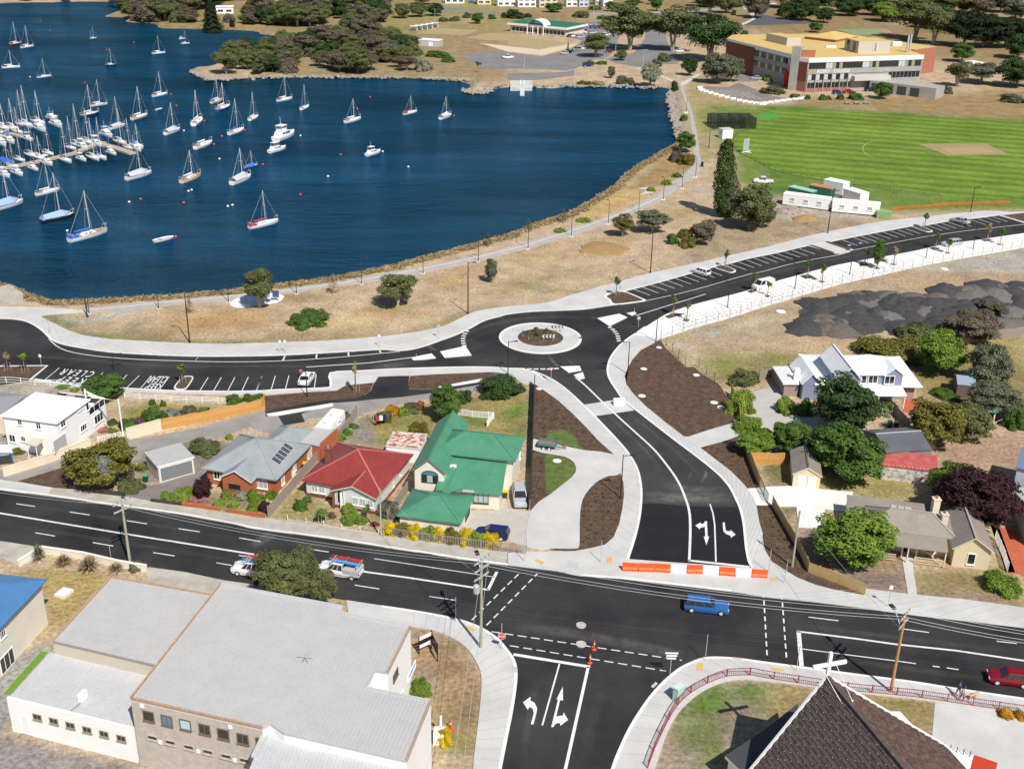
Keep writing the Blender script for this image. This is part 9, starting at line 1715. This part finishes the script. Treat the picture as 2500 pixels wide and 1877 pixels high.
fence('dark_fence','tall dark timber fence between green roofed house and mulch bed',T(2,2,(222,75),(208,500),(190,1000),(172,1128)),1.9,'paling',FDRK);fence('white_picket','white picket fence across the back lawn of the green roofed house',T(1,2,(1715,320),(1870,340),(2020,350)),1.0,'picket',WTRIM,.2,.09);fence('white_picket','white side wall fence of the back lawn',T(1,2,(2020,350),(1965,420)),1.0,'paling',WTRIM)
fence('picket_fence','grey picket fence under the yellow flowering hedge',T(1,2,(1110,1340),(1500,1400),(1900,1450),(2200,1488)),1.25,'picket',FGRY,.2,.08);fence('picket_fence','brown picket gate beside the new driveway',T(1,2,(2200,1488))+T(2,2,(150,1500)),1.25,'picket',FGRY,.2,.08)
fence('front_fence','low rail fence with concrete pillars before the red roofed house',T(1,2,(285,1210),(460,1232),(640,1262),(725,1280),(905,1305),(1098,1335)),.7,'rail',PALEC,rails=1);fence('brick_wall','low brick garden wall left of the brick house gate',T(0,2,(1540,1092),(1700,1112),(1860,1136)),.5,'wall',BRICK,w=.25,cat='wall');fence('brick_wall','low brick garden wall right of the brick house gate',T(0,2,(1912,1145),(2080,1170))+T(1,2,(90,1185)),.5,'wall',BRICK,w=.25,cat='wall');fence('retaining_wall','dark timber retaining wall under the domed tree',T(0,2,(590,945),(800,985),(1060,1012)),.6,'wall',FDRK,w=.2,cat='wall');fence('retaining_wall','dark timber edging by the lime bushes',T(0,2,(1275,1055),(1540,1090)),.4,'wall',FDRK,w=.2,cat='wall')
fence('timber_fence','timber fence behind the clipped lime bush above the mulch slope',T(2,2,(1880,150),(1930,270),(1955,385)),1.7,'paling',FCRM);fence('timber_fence','timber fence below the tall bright bush',T(2,2,(2010,650),(2060,780),(2120,930)),1.7,'paling',FCRM);fence('timber_fence','short new timber fence facing the street left of the gabled shed',T(2,2,(2050,735))+T(3,2,(180,740)),1.8,'paling',FORG);fence('metal_gate','black bar gate across the white driveway',T(2,2,(2120,930),(2190,1075)),1.6,'picket',DKP,.25,.04,cat='gate')
fence('timber_fence','long yellow timber fence beside the cottage yard',T(3,2,(85,1090),(200,1290),(300,1460),(392,1655))+T(3,3,(620,95),(862,195)),1.5,'paling',FCRM);fence('timber_fence','grey timber fence at the depot edge behind the olive trees',T(3,1,(1640,1330),(1900,1275),(2400,1215)),1.6,'paling',FGRY);fence('timber_fence','leaning pale timber fence beside the red court',T(3,2,(1105,300),(1160,370),(1240,460)),1.7,'paling',FGRY);fence('white_picket','white picket fence right of the cottage gable',T(3,2,(1965,1370),(2030,1520),(2070,1650)),1.3,'picket',WTRIM,.2,.08);fence('cream_wall','cream garden wall with pillars behind the flax plants',T(0,2,(160,1600),(350,1480),(700,1530),(1000,1600),(1240,1640)),.8,'wall',PALEC,w=.3,cat='wall');fence('timber_fence','grey timber fence beside the white house side drive',T(2,1,(2120,1620),(2212,1590))+T(3,1,(100,1610)),1.6,'paling',FGRY)
CHN=bpy.data.materials.new('chain_mesh');CHN.use_nodes=True;n,l,b=nodes_of(CHN);b.inputs['Base Color'].default_value=(.3,.3,.3,1);tr=n.new('ShaderNodeBsdfTransparent');ms=n.new('ShaderNodeMixShader');ms.inputs[0].default_value=.06;l.new(tr.outputs[0],ms.inputs[1]);l.new(b.outputs[0],ms.inputs[2]);l.new(ms.outputs[0],n['Material Output'].inputs['Surface'])
fence('chain_fence','chain link fence along the lower edge of the white paving',foot_prom_low[:-1],1.8,'mesh',mat('thin_grey_post',(.3,.3,.3),.6),rails=0,pm_=CHN);fence('chain_fence','dark wire fence down the edge of the mulch slope',T(2,1,(1290,1275),(1400,1400),(1500,1505),(1590,1500),(1700,1600),(1790,1680)),1.8,'mesh',DKP,rails=1,pm_=CHN);fence('oval_fence','low dark rail fence round the oval',smooth(oval_edge[1:13],2),1.0,'mesh',DKP,rails=2,pm_=CHN)
fence('net_fence','sagging orange safety net at the end of the oval',T(3,1,(1100,185),(1250,175),(1400,170),(1550,150),(1750,145),(1950,140),(2095,130)),.9,'rail',ORG,rails=4);CHR=mat('maroon_fence_paint',(.28,.04,.05),.5)
fence('church_fence','maroon hooped metal fence curving round the church corner',smooth(T(2,3,(1180,1659),(1240,1490),(1350,1260),(1430,1130),(1540,1025),(1690,940),(1860,882),(2060,875))+T(3,3,(0,892),(370,950),(820,1012),(1280,1056),(1750,1126),(2212,1192)),2),1.05,'picket',CHR,.2,.03,th=.03)
# yellow flowering hedge on the picket fence
for i in range(9):x=1150+i*105;plant(1,2,x,1338+(x-1110)*.125,1215+(x-1110)*.1,165,'shrub',('yellow','oyel','yellow','lime')[i%4],'flowering_hedge',ORD[i]+' bush from the left in the yellow flowering hedge on the picket fence','hedge','bushes of the yellow flowering hedge')
# concrete blocks edging the college car park
blkm=MB().box((0,0,.35),(2.0,.7,.7)).mesh('concrete_block',WTRIM);bl=smooth(T(2,0,(1615,745),(1640,768),(1800,815),(2000,862),(2150,885))+T(3,0,(0,880),(180,855),(360,835)),4)
for i,p in enumerate(bl):o=link('concrete_block',blkm);o.location=G(p);o.rotation_euler=(0,0,.3-i*.02);tag(o,'white painted concrete block edging the college car park','concrete block','concrete blocks along the college car park')
# drain covers, manholes, tactile pads, bench, service box, picnic tables
MH=mat('manhole_cover',(.42,.4,.37),.8,(.5,.48,.44),6,.1,9)
for c,r,x,y,rr,lb in((2,3,617,450,.55,'upper round manhole cover in the junction'),(2,3,617,610,.55,'lower round manhole cover on the dashed line'),(2,1,1275,1347,.5,'round pit ring at the top of the mulch slope'),(2,1,1147,1528,.55,'round pit ring left on the mulch slope'),(2,1,1590,1580,.55,'round pit ring right on the mulch slope'),(2,2,1130,166,.6,'round pit ring nearest the new street'),(2,2,1740,222,.6,'upper of two round pit rings by the timber fence'),(2,2,1798,262,.6,'lower of two round pit rings by the timber fence'),(2,2,415,714,.6,'round pit lid on the small lawn'),(3,1,160,1043,.9,'large concrete ring on the depot ground'),(3,1,1540,683,.8,'pale concrete ring behind the white paving'),(2,2,265,105,.5,'round lid in the mulch by the dark fence')):
 P=GT(c,r,x,y);mb=MB();mb.lathe((P.x,P.y,.02),[(rr,0),(rr,.12),(rr*.7,.125),(rr*.68,.1),(.05,.1)],18);tag(mb.build('pit_cover',MH if r==3 and c==2 else CONCW),lb,'pit cover')
for q in(T(2,2,(220,1555),(240,1543),(310,1568),(292,1590)),T(2,2,(835,1525),(880,1523),(880,1580),(832,1575)),T(1,3,(1795,455),(1868,483),(1850,505),(1780,480)),T(2,3,(1597,770),(1648,772),(1642,840),(1590,835)),T(3,3,(80,810),(180,820),(185,842),(80,832)),T(3,3,(70,45),(140,68),(135,80),(70,75))):sheet('tactile_pad',q,ZP+.012,mat('yellow_tactile',(.6,.38,.12),.8))
for q in(T(2,2,(510,1562),(595,1570),(590,1620),(500,1612)),T(2,3,(1895,722),(1975,730),(1975,745),(1893,738)),T(2,3,(1205,970),(1245,930),(1265,945),(1225,985)),T(2,3,(42,805),(75,803),(75,850),(38,850)),T(2,2,(1085,905),(1110,905),(1110,928),(1080,925))):sheet('drain_grate',q,ZP+.016,MH)
P=GT(2,3,1405,1095);t=thing('service_cabinet','pale green service cabinet behind the church fence corner','cabinet',P);mb=MB();mb.box(P+Vector((.35,.3,.85)),(1.0,.6,1.6),.8);mb.build('body',mat('pale_green_cabinet',(.42,.58,.5),.5),t);mb=MB();mb.box(P+Vector((.35,.3,1.7)),(1.1,.7,.1),.8);mb.build('lid',mat('pale_green_lid',(.5,.66,.6),.5),t)
P=GT(1,3,1575,1420);t=thing('letter_pillar','white pillar and box beside the yellow bush','pillar',P);mb=MB();mb.bar(P+Vector((0,.6,0)),P+Vector((0,.6,2.4)),.2);mb.build('pillar',WTRIM,t);mb=MB();mb.box(P+Vector((0,0,.6)),(1.3,1.2,1.2));mb.build('box',WTRIM,t)
for i,x in enumerate((720,800,880)):P=GT(3,0,x,880);t=thing('picnic_table',ORD[i]+' from the left of three picnic tables on the dry college lawn','picnic table',P);BL_=mat('blue_grey_table',(.3,.36,.45),.6);mb=MB();mb.box(P+Vector((0,0,.75)),(1.9,.8,.08));mb.build('top',BL_,t);[MB().box(P+Vector((0,s,.45)),(1.9,.3,.06)).build('bench',BL_,t)for s in(.75,-.75)];[MB().box(P+Vector((s,0,.37)),(.1,1.3,.7)).build('leg',BL_,t)for s in(.7,-.7)]
P=GT(1,1,187,950);t=thing('notice_panel','blue backed notice panel on the round plaza','sign',P);[MB().bar(P+Vector((s,0,0)),P+Vector((s,0,1.2)),.08).build('post',GALV,t)for s in(-.5,.5)];mb=MB();mb.box(P+Vector((0,0,1.4)),(1.2,.1,1.3));mb.build('panel',mat('navy_panel',(.05,.08,.25),.5),t)
for i,(c,r,x,y)in enumerate(((1,2,1010,400),(3,2,1930,480))):
 P=GT(c,r,x,y);t=thing('clothes_line',('rotary clothes line with washing behind the red roofed house','rotary clothes line in the bare yard at the right')[i],'clothes line',P);mb=MB();mb.tube([P,P+Vector((0,0,2.1))],.05,6);mb.build('pole',GALV,t)
 for k in range(4):a=k*PI/2+.4;mb=MB();mb.tube([P+Vector((0,0,1.7)),P+Vector((1.7*math.cos(a),1.7*math.sin(a),2.1))],.03,5);mb.build('arm',GALV,t)
 if not i:[MB().box(P+Vector((.7+.5*k,-1.0+.3*k,1.4)),(.5,.04,.8)).build('washing',m_,t)for k,m_ in enumerate((CRD,WTRIM,PNV))]
 # dark pavers set in the white promenade (children of the promenade)
PVM=MB().poly([(-.3,-.17,0),(.3,-.17,0),(.3,.17,0),(-.3,.17,0)]).mesh('paver',mat('grey_paver',(.5,.49,.48),.85));up_,lo_=smooth(s_kerb[6:-1],6),smooth(foot_prom_low[1:-1],6);npv=0
for i in range(2,len(up_)-3):
 j=int(i*(len(lo_)-1)/(len(up_)-1));a_,b_=G(up_[i]),G(lo_[j])
 for k in range(4):
  if npv>=300:break
  p=a_.lerp(b_,.42+.14*k+(.04 if i%2 else 0));o=link('paver',PVM,prom);o.location=(p.x,p.y,ZP+.006);d=G(up_[i+1])-a_;o.rotation_euler=(0,0,math.atan2(d.y,d.x));npv+=1
  # ---- people and dog
SKIN=mat('skin',(.45,.27,.19),.6);HAIR=mat('dark_hair',(.03,.02,.015),.7)
def skin_mesh(name,V,E,rad,m,mats_by=None):
 me=bpy.data.meshes.new(name);me.from_pydata(V,E,[]);o=bpy.data.objects.new(name,me);COL.objects.link(o);md_=o.modifiers.new('s','SKIN');sv=me.skin_vertices[0].data
 for i,r_ in enumerate(rad):sv[i].radius=(r_,r_)
 sv[0].use_root=True;o.modifiers.new('u','SUBSURF').levels=1;dg=bpy.context.evaluated_depsgraph_get();me2=bpy.data.meshes.new_from_object(o.evaluated_get(dg));bpy.data.objects.remove(o)
 for x in m:me2.materials.append(x)
 if mats_by:me2.polygons.foreach_set('material_index',[mats_by(p.center)for p in me2.polygons])
 me2.polygons.foreach_set('use_smooth',[True]*len(me2.polygons));return me2
def person(P,rz,top,leg,label,lean=0.0,skirt=None):
 t=thing('person',label,'person',P,None,rz);V=[(0,0,.95),(0,0,1.15),(0,.02+lean,1.38),(0,.03+lean,1.5),(0,.04+lean,1.58),(.1,0,.9),(.11,.16,.5),(.11,.1,.1),(.11,.22,.05),(-.1,0,.9),(-.11,-.1,.5),(-.11,-.26,.12),(-.11,-.16,.05),(.19,lean,1.42),(.25,-.08+lean,1.15),(.23,.06+lean,.92),(.22,.12+lean,.84),(-.19,lean,1.42),(-.25,.1+lean,1.16),(-.22,.28+lean,1.0),(-.21,.35+lean,.95)]
 E_=[(0,1),(1,2),(2,3),(3,4),(0,5),(5,6),(6,7),(7,8),(0,9),(9,10),(10,11),(11,12),(2,13),(13,14),(14,15),(15,16),(2,17),(17,18),(18,19),(19,20)];rd_=[.15,.14,.16,.07,.06,.1,.07,.045,.045,.1,.07,.045,.045,.075,.05,.04,.035,.075,.05,.04,.035]
 me=skin_mesh('body',V,E_,rd_,[top,leg,SKIN],lambda c:2 if(c.z>1.5 or(abs(c.x)>.17 and c.z<1.2)or(c.z<.45))else(1 if c.z<.95 else 0));link('body',me,t)
 mb=MB();mb.lathe((0,.05+lean,1.56),[(.03,0),(.08,.03),(.1,.12),(.095,.2),(.05,.25)],10);mb.v+=[(-.015,.16+lean,1.66),(.015,.16+lean,1.66),(0,.175+lean,1.64),(0,.15+lean,1.7)];k=len(mb.v);mb.f+=[(k-4,k-2,k-1),(k-3,k-1,k-2)];mb.m+=[0,0];link('head',mb.mesh('head',SKIN,True),t);mb=MB();mb.lathe((0,.02+lean,1.68),[(.1,-.06),(.108,.04),(.1,.11),(.04,.155)],10);link('hair',mb.mesh('hair',HAIR,True),t);return t
PRP,BLS,NVT=mat('purple_shirt',(.16,.05,.3),.8),mat('pale_pink_shirt',(.6,.5,.52),.8),mat('dark_trousers',(.03,.03,.045),.8)
person(GT(3,3,1648,1050)+Vector((0,0,ZP)),R(-70),PRP,mat('khaki_shorts',(.3,.26,.2),.8),'person in a purple shirt walking on the church footpath');person(GT(3,3,1685,1105)+Vector((0,.2,ZP)),R(-70),BLS,NVT,'person in a pale shirt walking a dog on the church footpath',.08);person(GT(1,2,398,15)+Vector((0,0,.03)),R(20),mat('red_white_top',(.55,.12,.1),.8),NVT,'person in a red top beside the parked white sedan')
P=GT(3,3,1765,1075)+Vector((0,0,ZP));DOG=mat('tan_fur',(.5,.24,.12),.9,(.6,.34,.2),4,local=True);t=thing('dog','tan dog on a lead in front of the pale shirted walker','dog',P,None,R(20));V=[(0,0,.5),(.2,0,.5),(.42,0,.52),(.58,0,.66),(.72,0,.74),(.86,0,.7),(-.2,0,.5),(-.3,0,.5),(-.5,0,.62),(.36,.09,.3),(.34,.09,.16),(.38,.09,.02),(.36,-.09,.3),(.42,-.09,.16),(.44,-.09,.02),(-.16,.09,.3),(-.28,.09,.17),(-.24,.09,.02),(-.2,-.09,.3),(-.36,-.09,.17),(-.34,-.09,.02),(.7,.07,.84),(.7,-.07,.84)]
link('body',skin_mesh('body',V,[(0,1),(1,2),(2,3),(3,4),(4,5),(0,6),(6,7),(7,8),(2,9),(9,10),(10,11),(2,12),(12,13),(13,14),(6,15),(15,16),(16,17),(6,18),(18,19),(19,20),(4,21),(4,22)],[.13,.14,.15,.09,.09,.05,.11,.06,.025,.06,.04,.04,.06,.04,.04,.08,.04,.04,.08,.04,.04,.03,.03],[DOG]),t);mb=MB();mb.tube([(.55,0,.66),(.0,-.1,.8),(-.5,-.2,.95)],.012,4);link('lead',mb.mesh('lead',CRD),t)
